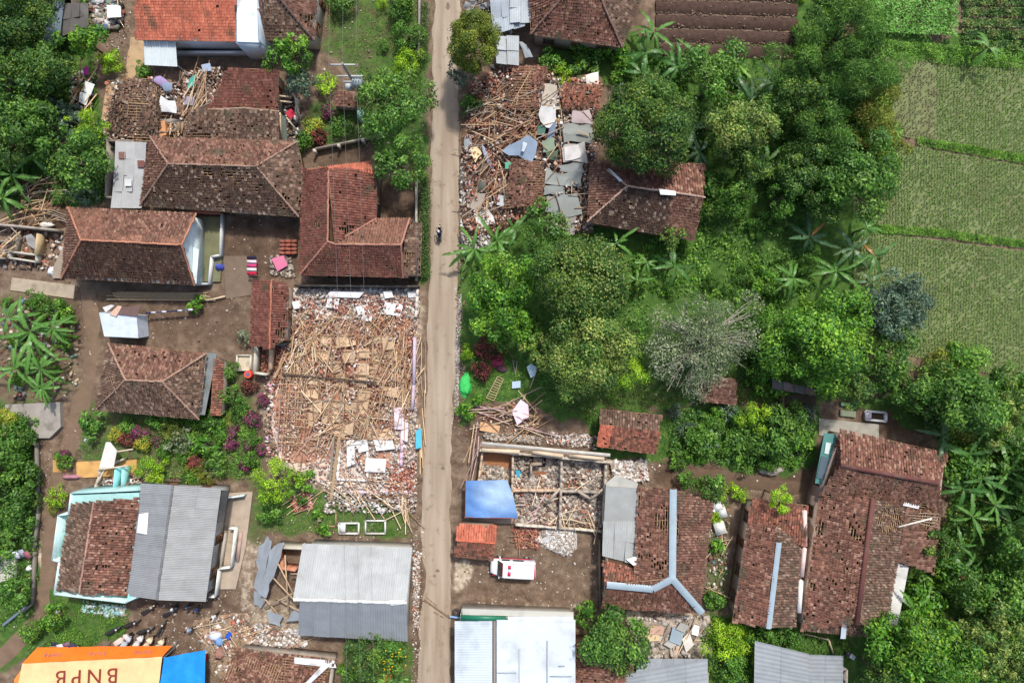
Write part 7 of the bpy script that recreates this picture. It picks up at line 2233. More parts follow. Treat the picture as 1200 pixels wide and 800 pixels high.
cover('lawn_grass', [(92, 520), (120, 522), (118, 538), (90, 538)], 90, .16, .05, WEED, .02, .15, 243)
cover('lawn_grass', [(365, 120), (450, 120), (450, 160), (370, 176)], 50, .22, .07, WEED, .02, .3, 244, noise=.7)
cover('weeds', [(400, 745), (484, 748), (484, 830), (400, 830)], 26, .28, .12, WEED, .02, .4, 245, noise=.6)
cover('weeds', [(-40, 470), (42, 470), (48, 640), (40, 720), (-40, 760)], 26, .3, .14, WEED, .02, .5, 246, noise=.5)
cover('weeds', [(828, 720), (882, 730), (884, 860), (828, 860)], 36, .28, .13, WEEDB, .05, .5, 247, noise=.5)
cover('weeds', [(884, 736), (1000, 746), (995, 770), (950, 764), (890, 752)], 40, .28, .13, WEED, .05, .5, 248, noise=.5)
cover('weeds', [(185, 480), (300, 480), (306, 560), (190, 560)], 60, .26, .13, WEEDB, .05, .8, 249, noise=.4)
cover('weeds', [(640, 52), (745, 60), (745, 90), (700, 92), (640, 80)], 30, .26, .12, WEED, .02, .4, 250, noise=.5)
cover('weeds', [(832, 590), (858, 590), (846, 715), (828, 715)], 24, .24, .1, WEED, .02, .35, 251, noise=.7)
cover('weeds', [(610, 285), (760, 285), (760, 470), (600, 400)], 12, .3, .14, WEED, .02, .5, 252, noise=.5)
cover('dry_litter', [(820, 440), (900, 440), (900, 475), (820, 475)], 40, .2, .1, [S(110, 84, 62), S(130, 104, 78), S(90, 70, 54)], .02, .12, 253)
cover('dry_litter', [(640, 470), (800, 440), (800, 470), (700, 490)], 30, .18, .09, [S(96, 74, 56), S(120, 94, 70), S(80, 62, 48)], .02, .1, 254)
# ---------------------------------------------------------------- vehicles, people, small things
def arch_body(mb, xs, half, z0, z1, c, rz=None):
    """loft of rectangles along x with rounded top: xs stations, half widths, bottom and top heights"""
    n = len(xs)
    ring = []
    for i in range(n):
        w, a, b = half[i], z0[i], z1[i]
        r = min(.16, w * .3, (b - a) * .4)
        pts = [(-w, a), (-w, b - r), (-w + r * .35, b - r * .3), (-w + r, b), (w - r, b), (w - r * .35, b - r * .3), (w, b - r), (w, a)]
        ring.append([[xs[i], p[0], p[1]] for p in pts])
    v = np.array(ring).reshape(-1, 3)
    k = 8
    f = []
    for i in range(n - 1):
        for j in range(k):
            j2 = (j + 1) % k
            f.append([i * k + j, i * k + j2, (i + 1) * k + j2, (i + 1) * k + j])
    mb.add(v, f, c)
    mb.add(v[:k], [list(range(k))[::-1]], c)
    mb.add(v[-k:], [list(range(k))], c)


# ---- ambulance van (front towards the road)
L_, Wd_ = 4.5, 1.72
base = P(601, 661, 0)
T = thing('ambulance_van', 'white ambulance van with red stripes and roof light bar parked on bare ground', 'van', (base[0], base[1], 0), rz=math.radians(180 - 3))
W_ = S(236, 238, 240)
m_ = MB()
arch_body(m_, [-2.27, -2.22, -2.1, -1.2, .6, 1.05, 1.55, 1.85, 2.1, 2.22, 2.28], [.66, .78, .84, .86, .86, .85, .84, .81, .72, .58, .42], [.4, .33, .3, .3, .3, .3, .3, .3, .32, .36, .42], [1.78, 1.88, 1.93, 1.94, 1.93, 1.86, 1.22, 1.1, 1.0, .88, .74], W_)
T['_w'] = 0
body = m_.build('body', M['paint'], None); body.parent = T


def tp(mbx, name, mat, parent=T):
    o = mbx.build(name, mat, None); o.parent = parent; return o


def quad_on(name, pts, c, mat, th=.02):
    m = MB(); m.slab(pts, th, c); return tp(m, name, mat)


quad_on('windshield', [(1.07, -.70, 1.885), (1.07, .70, 1.885), (1.53, .74, 1.215), (1.53, -.74, 1.215)], S(34, 42, 46), M['glass'], -.03)
quad_on('dashboard_strip', [(1.00, -.66, 1.93), (1.00, .66, 1.93), (1.06, .69, 1.91), (1.06, -.69, 1.91)], S(150, 40, 50), M['paint'], -.03)
for s in (-1, 1):
    m = MB(); m.box((.1, s * .872, .85), (4.0, .02, .26), S(196, 36, 60)); tp(m, 'red_stripe', M['paint'])
    m = MB(); m.box((.75, s * .874, 1.45), (.8, .02, .42), S(36, 42, 46)); tp(m, 'side_window', M['glass'])
    m = MB(); m.box((-.5, s * .874, 1.45), (1.1, .02, .42), S(36, 42, 46)); tp(m, 'side_window', M['glass'])
    m = MB(); m.box((1.35, s * .99, 1.15), (.14, .22, .2), S(226, 226, 226)); tp(m, 'mirror', M['paint'])
    m = MB(); m.box((2.2, s * .56, .7), (.08, .3, .2), S(226, 230, 230)); tp(m, 'headlight', M['glass'])
    m = MB(); m.box((-2.26, s * .7, .95), (.05, .16, .5), S(186, 30, 40)); tp(m, 'tail_light', M['glass'])
    for x in (-1.35, 1.4):
        m = MB(); an = np.linspace(0, 2 * math.pi, 18, endpoint=False)
        m.tube([(x, s * .70, .32), (x, s * .88, .32)], [.32, .32], S(26, 26, 28), 18)
        wh = tp(m, 'wheel', M['rubber'])
        m = MB(); m.tube([(x, s * .87, .32), (x, s * .90, .32)], [.19, .17], S(176, 178, 180), 12)
        o = m.build('rim', M['metal'], None); o.parent = wh
for s in (-1, 1):
    m = MB(); m.box((.35, s * .34, 2.0), (.3, .34, .13), S(196, 40, 76)); tp(m, 'beacon', M['glass'])
m = MB(); m.box((.35, 0, 1.975), (.26, .34, .08), S(206, 206, 210)); tp(m, 'beacon_bar', M['metal'])
m = MB(); m.box((-2.25, 0, 1.45), (.03, 1.2, .5), S(36, 42, 46)); tp(m, 'rear_window', M['glass'])
m = MB(); m.box((-2.18, 0, 1.93), (.1, 1.5, .03), S(206, 50, 80)); tp(m, 'rear_stripe', M['paint'])
# red letter marks along the roof edge
m = MB()
for k in range(11):
    m.box((-.05 - k * .17, -.64, 1.945), (.08 + .03 * (k % 3 == 0), .09, .012), S(190, 60, 76))
    if k % 2:
        m.box((-.05 - k * .17, -.62, 1.952), (.03, .12, .01), S(190, 60, 76))
tp(m, 'roof_lettering', M['print'])
m = MB(); m.box((2.2, 0, .45), (.18, 1.5, .2), S(196, 198, 200)); tp(m, 'bumper', M['paint'])

# ---- motorcycles
def motorcycle(label, px, py, rz, c, seatc=S(40, 38, 38), group=None, cover=None):
    base = P(px, py, 0)
    T = thing('motorcycle', label, 'motorcycle', (base[0], base[1], 0), group, rz)

    def part(m, name, mat, par=None):
        o = m.build(name, mat, None); o.parent = par or T; return o
    for x in (-.62, .62):
        m = MB()
        an = np.linspace(0, 2 * math.pi, 15)
        m.tube(np.stack([x + .25 * np.cos(an), 0 * an, .29 + .25 * np.sin(an)], 1), .05, S(28, 28, 30), 6, False)
        wh = part(m, 'wheel', M['rubber'])
        m = MB(); m.tube([(x, -.035, .29), (x, .035, .29)], [.19, .19], S(150, 150, 152), 12); part(m, 'rim', M['metal'], wh)
    m = MB(); arch_body(m, [-.85, -.6, -.2, .1, .35, .5], [.06, .13, .14, .10, .16, .10], [.6, .45, .3, .28, .3, .5], [.72, .78, .72, .5, .85, 1.0], c); part(m, 'body', M['paint'])
    m = MB(); arch_body(m, [-.75, -.5, -.1, .12], [.10, .14, .13, .08], [.72, .74, .70, .66], [.80, .84, .80, .72], seatc); part(m, 'seat', M['rubber'])
    m = MB(); m.tube([(.36, -.34, 1.0), (.44, -.2, 1.05), (.46, 0, 1.04), (.44, .2, 1.05), (.36, .34, 1.0)], .022, S(40, 40, 42)); part(m, 'handlebar', M['metal'])
    m = MB(); m.tube([(.46, 0, 1.0), (.62, 0, .29)], .045, S(120, 120, 122)); part(m, 'fork', M['metal'])
    m = MB(); m.box((.58, 0, .92), (.1, .18, .16), S(206, 206, 200)); part(m, 'headlight', M['glass'])
    for s in (-1, 1):
        m = MB(); m.box((.40, s * .26, 1.2), (.03, .12, .09), S(60, 62, 66)); m.tube([(.42, s * .2, 1.05), (.40, s * .26, 1.18)], .012, S(40, 40, 40)); part(m, 'mirror', M['metal'])
    m = MB(); m.box((.62, 0, .56), (.34, .12, .05), c); part(m, 'front_mudguard', M['paint'])
    m = MB(); m.tube([(-.1, -.16, .3), (-.75, -.18, .38)], .05, S(110, 110, 112)); part(m, 'exhaust', M['metal'])
    if cover is not None:
        m = MB(); arch_body(m, [-.95, -.8, -.2, .2, .5, .75], [.2, .28, .28, .24, .32, .2], [.6, .6, .6, .5, .8, .7], [.8, .88, .9, .8, 1.1, .9], cover); part(m, 'dust_cover', M['cloth'])
    return T


g = 'motorcycles parked beside the relief tent'
R_ = math.radians
for (x, y, a, c, cov, l) in [(148, 745, 35, S(60, 40, 40), S(214, 190, 178), 'motorcycle with pinkish cover at the start of the tent row'), (152, 749, 52, S(150, 152, 156), S(176, 182, 190), 'silver covered motorcycle in the tent row'), (166, 749, 55, S(196, 196, 198), S(206, 202, 198), 'light grey covered motorcycle in the tent row'),
                          (177, 751, 55, S(206, 190, 160), S(216, 192, 164), 'cream covered motorcycle in the tent row'), (190, 753, 52, S(196, 180, 150), S(212, 196, 166), 'beige covered motorcycle nearest the blue awning'), (157, 728, 20, S(36, 38, 44), None, 'black motorcycle behind the covered row'), (173, 736, 15, S(70, 74, 80), None, 'grey motorcycle with shiny trim behind the covered row'), (192, 734, 60, S(30, 32, 36), None, 'black scooter facing the beige covered motorcycle'), (136, 736, 25, S(50, 56, 90), None, 'dark blue motorcycle on the grass edge of the tent row')]:
    motorcycle(l, x, y, R_(a), c, cover=cov, group=g)
motorcycle('cream and black motorcycle at the eave of the grey gable roof', 177, 711, R_(32), S(206, 190, 166))
motorcycle('silver motorcycle with red tail below the grey gable roof', 202, 714, R_(30), S(190, 196, 202), group=None)


# ---- people: one continuous body grown from a skeleton
def person(label, px, py, rz, joints, cloth, z=0.0, name='person', hair=S(30, 26, 24), helmet=None, parent=None):
    """joints: dict name -> (x,y,z,r); cloth: colour per limb group"""
    bones = [('pelvis', 'spine', 'top'), ('spine', 'chest', 'top'), ('chest', 'neck', 'top'), ('neck', 'head', 'skin'), ('head', 'crown', 'skin')]
    for s in 'lr':
        bones += [('chest', 'sh' + s, 'top'), ('sh' + s, 'el' + s, 'top'), ('el' + s, 'wr' + s, 'skin'), ('wr' + s, 'pa' + s, 'skin'), ('pelvis', 'hi' + s, 'low'), ('hi' + s, 'kn' + s, 'low'), ('kn' + s, 'an' + s, 'low'), ('an' + s, 'to' + s, 'shoe')]
    names = list(joints)
    me = bpy.data.meshes.new('person')
    me.from_pydata([joints[n][:3] for n in names], [(names.index(a), names.index(b)) for a, b, _ in bones], [])
    o = bpy.data.objects.new('person_tmp', me)
    COL.objects.link(o)
    sk = o.modifiers.new('skin', 'SKIN')
    for i, n in enumerate(names):
        me.skin_vertices[0].data[i].radius = (joints[n][3], joints[n][3])
        me.skin_vertices[0].data[i].use_root = (n == 'pelvis')
    sb = o.modifiers.new('sub', 'SUBSURF'); sb.levels = 1
    dg = bpy.context.evaluated_depsgraph_get()
    ev = o.evaluated_get(dg).to_mesh()
    v = np.array([x.co[:] for x in ev.vertices])
    polys = [list(p.vertices) for p in ev.polygons]
    o.evaluated_get(dg).to_mesh_clear()
    bpy.data.objects.remove(o)
    bpy.data.meshes.remove(me)
    # colour by nearest bone
    best = np.full(len(v), 1e9); col = np.zeros((len(v), 3))
    for a, b, gname in bones:
        A, B = np.array(joints[a][:3]), np.array(joints[b][:3])
        d = B - A
        t = np.clip(((v - A) @ d) / (d @ d + 1e-9), 0, 1)
        dist = np.linalg.norm(v - (A + t[:, None] * d), axis=1)
        m = dist < best
        best[m] = dist[m]; col[m] = cloth[gname]
    mb = MB()
    q4 = np.array([p for p in polys if len(p) == 4]); q3 = np.array([p for p in polys if len(p) == 3])
    mb.add(v, q4, col)
    if len(q3):
        mb.f.append(q3)
    for s in 'lr':        # five fingers per hand, rooted in the palm
        W0 = np.array(joints['wr' + s][:3]); Pm = np.array(joints['pa' + s][:3])
        u = norm(Pm - W0); sd = norm(np.cross(u, [0.3, .2, 1.0])); up = np.cross(sd, u)
        for k, (off, ln) in enumerate(((-.033, .06), (-.011, .075), (.011, .07), (.032, .055))):
            st = Pm + sd * off
            mb.tube([st, st + u * ln * .55, st + u * ln * .9 - up * .025], [.010, .009, .007], cloth['skin'], 5)
        st = W0 + (Pm - W0) * .4 - sd * .03
        mb.tube([st, st - sd * .035 + u * .03, st - sd * .04 + u * .06], [.011, .010, .008], cloth['skin'], 5)
    hd = np.array(joints['head'][:3]); cr = np.array(joints['crown'][:3])
    fw = np.array([1.0, 0, 0])
    mb.tube([hd + fw * .075 + [0, 0, .02], hd + fw * .115 - [0, 0, .01]], [.012, .018], cloth['skin'], 5)      # nose
    for s in (-1, 1):
        mb.box(hd + fw * .088 + np.array([0, s * .032, .03]), (.012, .022, .012), S(30, 26, 24))                # eyes
        mb.box(hd + np.array([0, s * .088, 0]), (.03, .015, .05), cloth['skin'])                               # ears
    mb.box(hd + fw * .088 - np.array([0, 0, .05]), (.01, .04, .012), S(150, 84, 76))                            # mouth
    base = P(px, py, 0) if parent is None else np.zeros(3)
    ob = mb.build(name, M['skin'], None, smooth=True)
    ob.location = (base[0], base[1], z)
    ob.rotation_euler = (0, 0, rz)
    tag(ob, label, 'person')
    # hair or helmet as a child
    h = MB()
    c = (hd + cr) / 2 + np.array([-.012, 0, .02])
    rr = .135 if helmet is not None else .108
    n1, n2 = 6, 12
    pts = []
    for i in range(n1 + 1):
        ph = i / n1 * 1.75
        for j in range(n2):
            th = j / n2 * 2 * math.pi
            pts.append(c + rr * np.array([math.sin(ph) * math.cos(th) * 1.08, math.sin(ph) * math.sin(th) * .95, math.cos(ph)]))
    f = [[i * n2 + j, i * n2 + (j + 1) % n2, (i + 1) * n2 + (j + 1) % n2, (i + 1) * n2 + j] for i in range(n1) for j in range(n2)]
    h.add(pts, f, helmet if helmet is not None else hair)
    ho = h.build('helmet' if helmet is not None else 'hair', M['paint'] if helmet is not None else M['rubber'], None, smooth=True)
    ho.parent = ob
    return ob


def standing(arm=.1, bend=0.0, step=.08):
    J = {'pelvis': (0, 0, .95, .125), 'spine': (.02 + bend * .1, 0, 1.14, .12), 'chest': (.03 + bend * .25, 0, 1.36, .13), 'neck': (.04 + bend * .35, 0, 1.50, .055), 'head': (.06 + bend * .42, 0, 1.62, .088), 'crown': (.055 + bend * .45, 0, 1.71, .075)}
    for s, y in (('l', 1), ('r', -1)):
        J['sh' + s] = (.03 + bend * .28, y * .18, 1.42, .06); J['el' + s] = (.04 + arm, y * .24, 1.15, .045); J['wr' + s] = (.12 + arm * 2.2, y * .22, .94 + arm * .6, .032); J['pa' + s] = (.15 + arm * 2.6, y * .215, .87 + arm * .6, .036)
        J['hi' + s] = (0, y * .095, .90, .09); J['kn' + s] = (.03 + y * step, y * .1, .49, .062); J['an' + s] = (-.01 + y * step * 1.2, y * .1, .075, .042); J['to' + s] = (.16 + y * step * 1.2, y * .115, .04, .038)
    return J


def riding():
    J = {'pelvis': (-.25, 0, .93, .125), 'spine': (-.22, 0, 1.10, .12), 'chest': (-.12, 0, 1.32, .13), 'neck': (-.06, 0, 1.46, .055), 'head': (-.02, 0, 1.58, .088), 'crown': (-.02, 0, 1.67, .075)}
    for s, y in (('l', 1), ('r', -1)):
        J['sh' + s] = (-.10, y * .19, 1.38, .06); J['el' + s] = (.12, y * .30, 1.18, .045); J['wr' + s] = (.33, y * .29, 1.06, .032); J['pa' + s] = (.39, y * .29, 1.03, .036)
        J['hi' + s] = (-.2, y * .12, .90, .09); J['kn' + s] = (.18, y * .22, .72, .062); J['an' + s] = (.06, y * .19, .34, .042); J['to' + s] = (.22, y * .20, .30, .038)
    return J


SKIN = S(150, 108, 84)
rb = motorcycle('dark motorcycle ridden along the road by a person in navy', 516, 274, math.radians(90), S(48, 50, 58))
person('person in a navy jacket and white cap riding a motorcycle along the road', 516, 274, math.radians(90), riding(), dict(top=S(44, 56, 88), low=S(38, 40, 46), skin=SKIN, shoe=S(40, 38, 36)), z=.10, helmet=S(206, 208, 210))
rb.location.z = .10
person('person in a white shirt standing by the yellowish debris heap', 257, 717, math.radians(200), standing(.12, .2), dict(top=S(222, 222, 220), low=S(36, 36, 42), skin=SKIN, shoe=S(50, 46, 42)))
person('person in blue standing at the corner of the grey gable roof', 236, 709, math.radians(250), standing(.05, .1), dict(top=S(52, 66, 110), low=S(40, 44, 60), skin=SKIN, shoe=S(50, 46, 42)))
person('person in a light blue top bending beside the debris heap near the motorcycles', 229, 733, math.radians(160), standing(.18, .5), dict(top=S(150, 170, 196), low=S(40, 40, 52), skin=SKIN, shoe=S(50, 46, 42)))
person('person in teal standing beside the white-capped person under the grey eave', 225, 706, math.radians(300), standing(.04, 0), dict(top=S(40, 90, 120), low=S(40, 44, 60), skin=SKIN, shoe=S(50, 46, 42)))
person('person in dark clothes and white cap beside the silver motorcycle', 211, 706, math.radians(220), standing(.04, 0), dict(top=S(60, 56, 60), low=S(40, 44, 60), skin=SKIN, shoe=S(50, 46, 42)), helmet=S(226, 226, 224))

# ---- relief tent with lettering
T = thing('relief_tent', 'large orange and cream ridge tent with brown lettering on its roof', 'tent', base_of([(20, 790), (200, 780)]))
rid0, rid1 = (12, 905, 4.3), (192, 905, 4.3)
mb = MB()
A0, A1 = P(33, 770, 2.6), P(197, 756, 2.6)
# orange valance (north wall panel leaning out) and cream roof slope
e0, e1 = P(26, 777, 2.7), P(190, 769, 2.7)
lo0, lo1 = P(44, 758, 1.3), P(202, 756, 1.3)
r0, r1 = P(0, 905, 4.4), P(172, 905, 4.4)


def cloth_grid(a, b, c, d, nu, nv, sag, col, seed):
    rng = np.random.default_rng(seed)
    vs = np.zeros((nv, nu, 3))
    for j in range(nv):
        for i in range(nu):
            u, v = i / (nu - 1), j / (nv - 1)
            p = lerp(lerp(a, b, u), lerp(d, c, u), v)
            p = p + [0, 0, -sag * math.sin(math.pi * v) + .03 * math.sin(u * 23 + v * 4) + .03 * math.sin(u * 9 - v * 17) + rng.normal(0, .006)]
            vs[j, i] = p
    ii = np.arange(nu * nv).reshape(nv, nu)
    f = np.stack([ii[:-1, :-1], ii[:-1, 1:], ii[1:, 1:], ii[1:, :-1]], -1).reshape(-1, 4)
    return vs.reshape(-1, 3), f, col


m_ = MB(); m_.add(*cloth_grid(e0, e1, r1, r0, 26, 12, .06, S(236, 184, 134), 1)); m_.build('roof_slope', M['cloth'], T, smooth=True)
m_ = MB(); m_.add(*cloth_grid(lo0, lo1, e1, e0, 26, 5, -.03, S(240, 116, 40), 2)); m_.build('valance', M['cloth'], T, smooth=True)
m_ = MB(); m_.add(*cloth_grid(P(17, 795, 1.3), lo0, e0, P(2, 905, 4.3), 8, 8, 0, S(240, 140, 70), 3)); m_.build('end_panel', M['cloth'], T, smooth=True)
for (x, y, z) in ((44, 758, 1.3), (122, 757, 1.3), (202, 756, 1.3), (26, 777, 2.7), (190, 769, 2.7)):
    m_ = MB(); b0 = P(x, y, z); m_.tube([[b0[0], b0[1], 0], b0], .04, S(150, 150, 150)); m_.build('pole', M['metal'], T)


def text_part(T, body, at, size, xdir, ydir, nrm, c, name='lettering', off=.05):
    cu = bpy.data.curves.new('lettering', 'FONT')
    cu.body = body; cu.size = size; cu.align_x = 'CENTER'; cu.align_y = 'CENTER'; cu.extrude = .004; cu.space_character = 1.45
    m = col_mat('lettering_ink_%d' % len(bpy.data.materials), .85, 3, .05, fixed=c)
    cu.materials.append(m)
    tmp = bpy.data.objects.new(name, cu)
    COL.objects.link(tmp)
    me = bpy.data.meshes.new_from_object(tmp.evaluated_get(bpy.context.evaluated_depsgraph_get()))
    bpy.data.objects.remove(tmp)
    o = bpy.data.objects.new(name, me)
    COL.objects.link(o)
    o.parent = T
    p = np.asarray(at) + np.asarray(nrm) * off - np.array(T.location)
    o.matrix_local = Matrix(((xdir[0], ydir[0], nrm[0], p[0]), (xdir[1], ydir[1], nrm[1], p[1]), (xdir[2], ydir[2], nrm[2], p[2]), (0, 0, 0, 1)))
    return o


u = norm(e1 - e0); sl = norm((r0 + r1) / 2 - (e0 + e1) / 2); sl = norm(sl - u * np.dot(sl, u)); nn = np.cross(u, sl); nn = nn if nn[2] > 0 else -nn
vq = 20.0 / 136
mid = lerp(lerp(e0, e1, .485), lerp(r0, r1, .485), .14)
text_part(T, 'BNPB', mid, 2.0, -u, sl, np.cross(-u, sl), S(120, 56, 44), off=.12)
sl2 = norm((e0 + e1) / 2 - (lo0 + lo1) / 2); u2 = norm(lo1 - lo0); sl2 = norm(sl2 - u2 * np.dot(sl2, u2)); nn2 = np.cross(-u2, sl2)
for t in (.17, .5, .83):
    text_part(T, 'BNPB', lerp(lerp(lo0, lo1, t), lerp(e0, e1, t), .55), .55, -u2, sl2, nn2 if nn2[2] > 0 else nn2, S(150, 120, 120), off=.09)
# blue awning
T = thing('blue_awning', 'bright blue tarpaulin awning tied to the end of the relief tent', 'awning', base_of([(184, 770), (240, 765)]))
m_ = MB(); m_.add(*cloth_grid(P(192, 770, 2.6), P(241, 761, 2.4), P(238, 900, 2.9), P(176, 900, 3.3), 18, 20, -.12, S(30, 132, 214), 5)); m_.build('sheet', M['tarp'], T, smooth=True)
for (x, y, z) in ((192, 770, 2.6), (241, 761, 2.4)):
    m_ = MB(); b0 = P(x, y, z); m_.tube([[b0[0], b0[1], 0], b0], .04, S(150, 150, 150)); m_.build('pole', M['metal'], T)
# clothes at the awning
def soft_lump(name, label, cat, px, py, rx, ry, h, c, seed=0, mat='cloth', z=0.0, group=None):
    rng = np.random.default_rng(seed)
    n1, n2 = 5, 12
    b0 = P(px, py, 0)
    pts, cols = [], []
    for i in range(n1 + 1):
        ph = i / n1 * math.pi / 2
        for j in range(n2):
            th = j / n2 * 2 * math.pi
            k = rng.uniform(.75, 1.2)
            pts.append([b0[0] + rx * math.sin(ph) * math.cos(th) * k, b0[1] + ry * math.sin(ph) * math.sin(th) * k, z + h * math.cos(ph) * rng.uniform(.75, 1.1)])
    f = [[i * n2 + j, i * n2 + (j + 1) % n2, (i + 1) * n2 + (j + 1) % n2, (i + 1) * n2 + j] for i in range(n1) for j in range(n2)]
    m_ = MB(); m_.add(pts, f, c)
    return tag(m_.build(name, M[mat], loc=(b0[0], b0[1], 0), smooth=False), label, cat, group)


soft_lump('cloth_bundle', 'white and blue bundle of clothes on the debris heap', 'clothes', 254, 743, .7, .5, .6, S(206, 216, 230), 1, z=.2)
soft_lump('cloth_bundle', 'orange and blue clothes bundle on the debris heap', 'clothes', 259, 749, .5, .5, .6, S(110, 150, 196), 2, z=.3)
soft_lump('cloth_bundle', 'deep blue bag on the debris heap', 'clothes', 270, 743, .35, .45, .6, S(40, 84, 176), 3, z=.2)
soft_lump('cloth_bundle', 'brown cloth bundle in the debris heap', 'clothes', 259, 764, .6, .6, .6, S(150, 110, 96), 4, z=.2)
soft_lump('cloth_bundle', 'red cloth at the blue awning edge', 'clothes', 242, 768, .25, .5, .6, S(170, 40, 60), 5)
soft_lump('plastic_bag', 'bright green plastic sheet bundle at the road verge', 'plastic sheet', 545, 451, .62, 1.2, .5, S(70, 190, 96), 6)
soft_lump('tarp_bundle', 'crimson folded cloth beside the dark red plants', 'cloth', 583, 423, .75, .65, .5, S(150, 62, 84), 7)
soft_lump('tarp_bundle', 'dark plum cloth lump beside the crimson folded cloth', 'cloth', 588, 432, .6, .4, .4, S(84, 58, 70), 8)
soft_lump('boulder', 'grey boulder beside the dirt path', 'boulder', 902, 550, 1.4, .6, .8, S(150, 144, 132), 9, 'concrete')
soft_lump('laundry_bundle', 'blue cloth bundle on the terrace wall corner', 'cloth', 258, 313, .45, .4, .8, S(80, 90, 170), 10)
soft_lump('stone', 'white boulder beside the lane grass patch', 'boulder', 103, 515, .4, .3, .4, S(226, 222, 214), 11, 'concrete')
soft_lump('sack', 'white round sack on the lane bank', 'sack', 35, 665, .35, .35, .4, S(226, 226, 222), 12)
soft_lump('sack', 'white sack on the bank below the turquoise parapet', 'sack', 68, 715, .3, .35, .4, S(220, 214, 204), 13)
soft_lump('rubbish_bag', 'white and blue bag leaning on the hipped roof step', 'bag', 62, 318, .35, .5, .6, S(226, 226, 228), 14)
soft_lump('rubbish_bag', 'pale tyre-shaped pile of sacks by the low wall ruin', 'sack', 58, 264, .75, .3, .5, S(226, 222, 212), 15, z=.3)
soft_lump('cloth_bundle', 'red clothes draped by the broken turquoise kitchen', 'clothes', 85, 558, 1.0, .25, .6, S(170, 120, 130), 16)
soft_lump('cloth_bundle', 'pink clothes on the kitchen rubble', 'clothes', 138, 562, .5, .3, .8, S(206, 160, 170), 17)

# pink mattress, laundry rack, tile stacks, drum, planks etc.
T = thing('mattress', 'pink mattress thrown on stones in the courtyard', 'mattress', base_of([(327, 310)]))
m_ = MB(); m_.slab([P(318, 303, .7), P(332, 299, .75), P(337, 311, .6), P(325, 318, .55)], .16, S(206, 118, 146)); m_.build('pad', M['cloth'], T)
heap('rubble_heap', 'small dark stones under the pink mattress', 'rubble heap', [(316, 300), (340, 300), (346, 325), (318, 322)], [(160, .14, .34, 'grey', .3)])
T = thing('tile_stack', 'stacked spare roof tiles beside the red tiled house', 'tile stack', base_of([(338, 290)]))
for r in range(4):
    for k in range(3):
        m_ = MB()
        c0 = P(331 + k * 7, 283 + r * 4.5, .35)
        m_.box(c0, (.5, .28, .5), S(150 + 10 * (k % 2), 92, 76), rz=.15 * ((r + k) % 3 - 1)); m_.build('tile_bundle', M['tile'], T)
T = thing('laundry_rack', 'laundry rack with pink, white and dark clothes in the courtyard', 'laundry rack', base_of([(295, 312)]))
for k in range(5):
    y = 302 + k * 4.6
    m_ = MB(); c0 = P(295, y, 1.1); m_.box(c0, (.95, .30, .06), [S(40, 40, 60), S(226, 206, 216), S(206, 70, 120), S(230, 226, 226), S(190, 40, 70)][k], rx=.3); m_.build('garment', M['cloth'], T)
for (x, y) in ((290, 301), (300, 301), (290, 322), (300, 322)):
    m_ = MB(); c0 = P(x, y, 1.1); m_.tube([[c0[0], c0[1], 0], [c0[0], c0[1], 1.12]], .025, S(150, 150, 150)); m_.build('leg', M['metal'], T)
T = thing('laundry_rack', 'white and grey laundry spread on a rail by the western lane', 'laundry', base_of([(20, 650)]))
for k in range(5):
    m_ = MB(); c0 = P(6 + k * 6.5, 650 - (k % 2) * 2, 1.0); m_.box(c0, (.55, .8, .08), [S(226, 226, 228), S(60, 64, 80), S(206, 210, 220), S(150, 156, 170), S(150, 90, 100)][k], rx=.25, rz=.1 * k); m_.build('garment', M['cloth'], T)
for x in (2, 38):
    m_ = MB(); c0 = P(x, 650, 1.0); m_.tube([[c0[0], c0[1], 0], [c0[0], c0[1], 1.05]], .03, S(120, 110, 96)); m_.build('post', M['wood'], T)
m_ = MB(); m_.tube([P(2, 650, 1.05), P(38, 650, 1.05)], .02, S(120, 110, 96)); m_.build('rail', M['wood'], T)
T = thing('clothes_line', 'striped clothes hung over the guy line of the relief tent', 'clothes', base_of([(75, 756)]))
for k in range(4):
    m_ = MB(); c0 = P(64 + k * 7, 755 + (k % 2) * 2, 1.0 + .1 * k); m_.box(c0, (.7, .5, .08), [S(50, 50, 66), S(214, 210, 214), S(120, 90, 110), S(60, 60, 80)][k], rx=.2, rz=.2 * k); m_.build('garment', M['cloth'], T)
m_ = MB(); m_.tube([P(58, 757, .98), P(92, 757, 1.25)], .02, S(200, 190, 170)); m_.tube([[*P(58, 757)[:2], 0], P(58, 757, .98)], .03, S(150, 130, 100)); m_.tube([[*P(92, 757)[:2], 0], P(92, 757, 1.25)], .03, S(150, 130, 100)); m_.build('line', M['wood'], T)

T = thing('water_drum', 'orange-red plastic water drum beside the low white basin', 'drum', base_of([(294, 438)]))
b0 = P(294, 438, 0)
m_ = MB(); m_.tube([[b0[0], b0[1], 0], [b0[0], b0[1], .25], [b0[0], b0[1], .6], [b0[0], b0[1], .85]], [.38, .42, .42, .38], S(226, 84, 50), 16); m_.build('barrel', M['metal'], T)
m_ = MB(); m_.tube([[b0[0] - .02, b0[1], .855], [b0[0] - .02, b0[1], .93]], [.22, .2], S(120, 90, 130), 12); m_.build('lid', M['metal'], T)
T = thing('wash_basin', 'low whitewashed concrete washing basin by the red drum', 'basin', base_of([(287, 428)]))
wall_part(T, [(280, 416), (296, 416), (295, 433), (279, 434)], .55, S(206, 198, 180), .12, 'rim', closed=True)
slab_part(T, 'bottom', [(280, 416, .25), (296, 416, .25), (295, 433, .25), (279, 434, .25)], .3, S(190, 176, 152), 'concrete')
T = thing('covered_water_tank', 'boxy water tower wrapped in silver-blue plastic sheet in the courtyard', 'water tank', base_of([(120, 362), (165, 362), (160, 392), (118, 390)], 2))
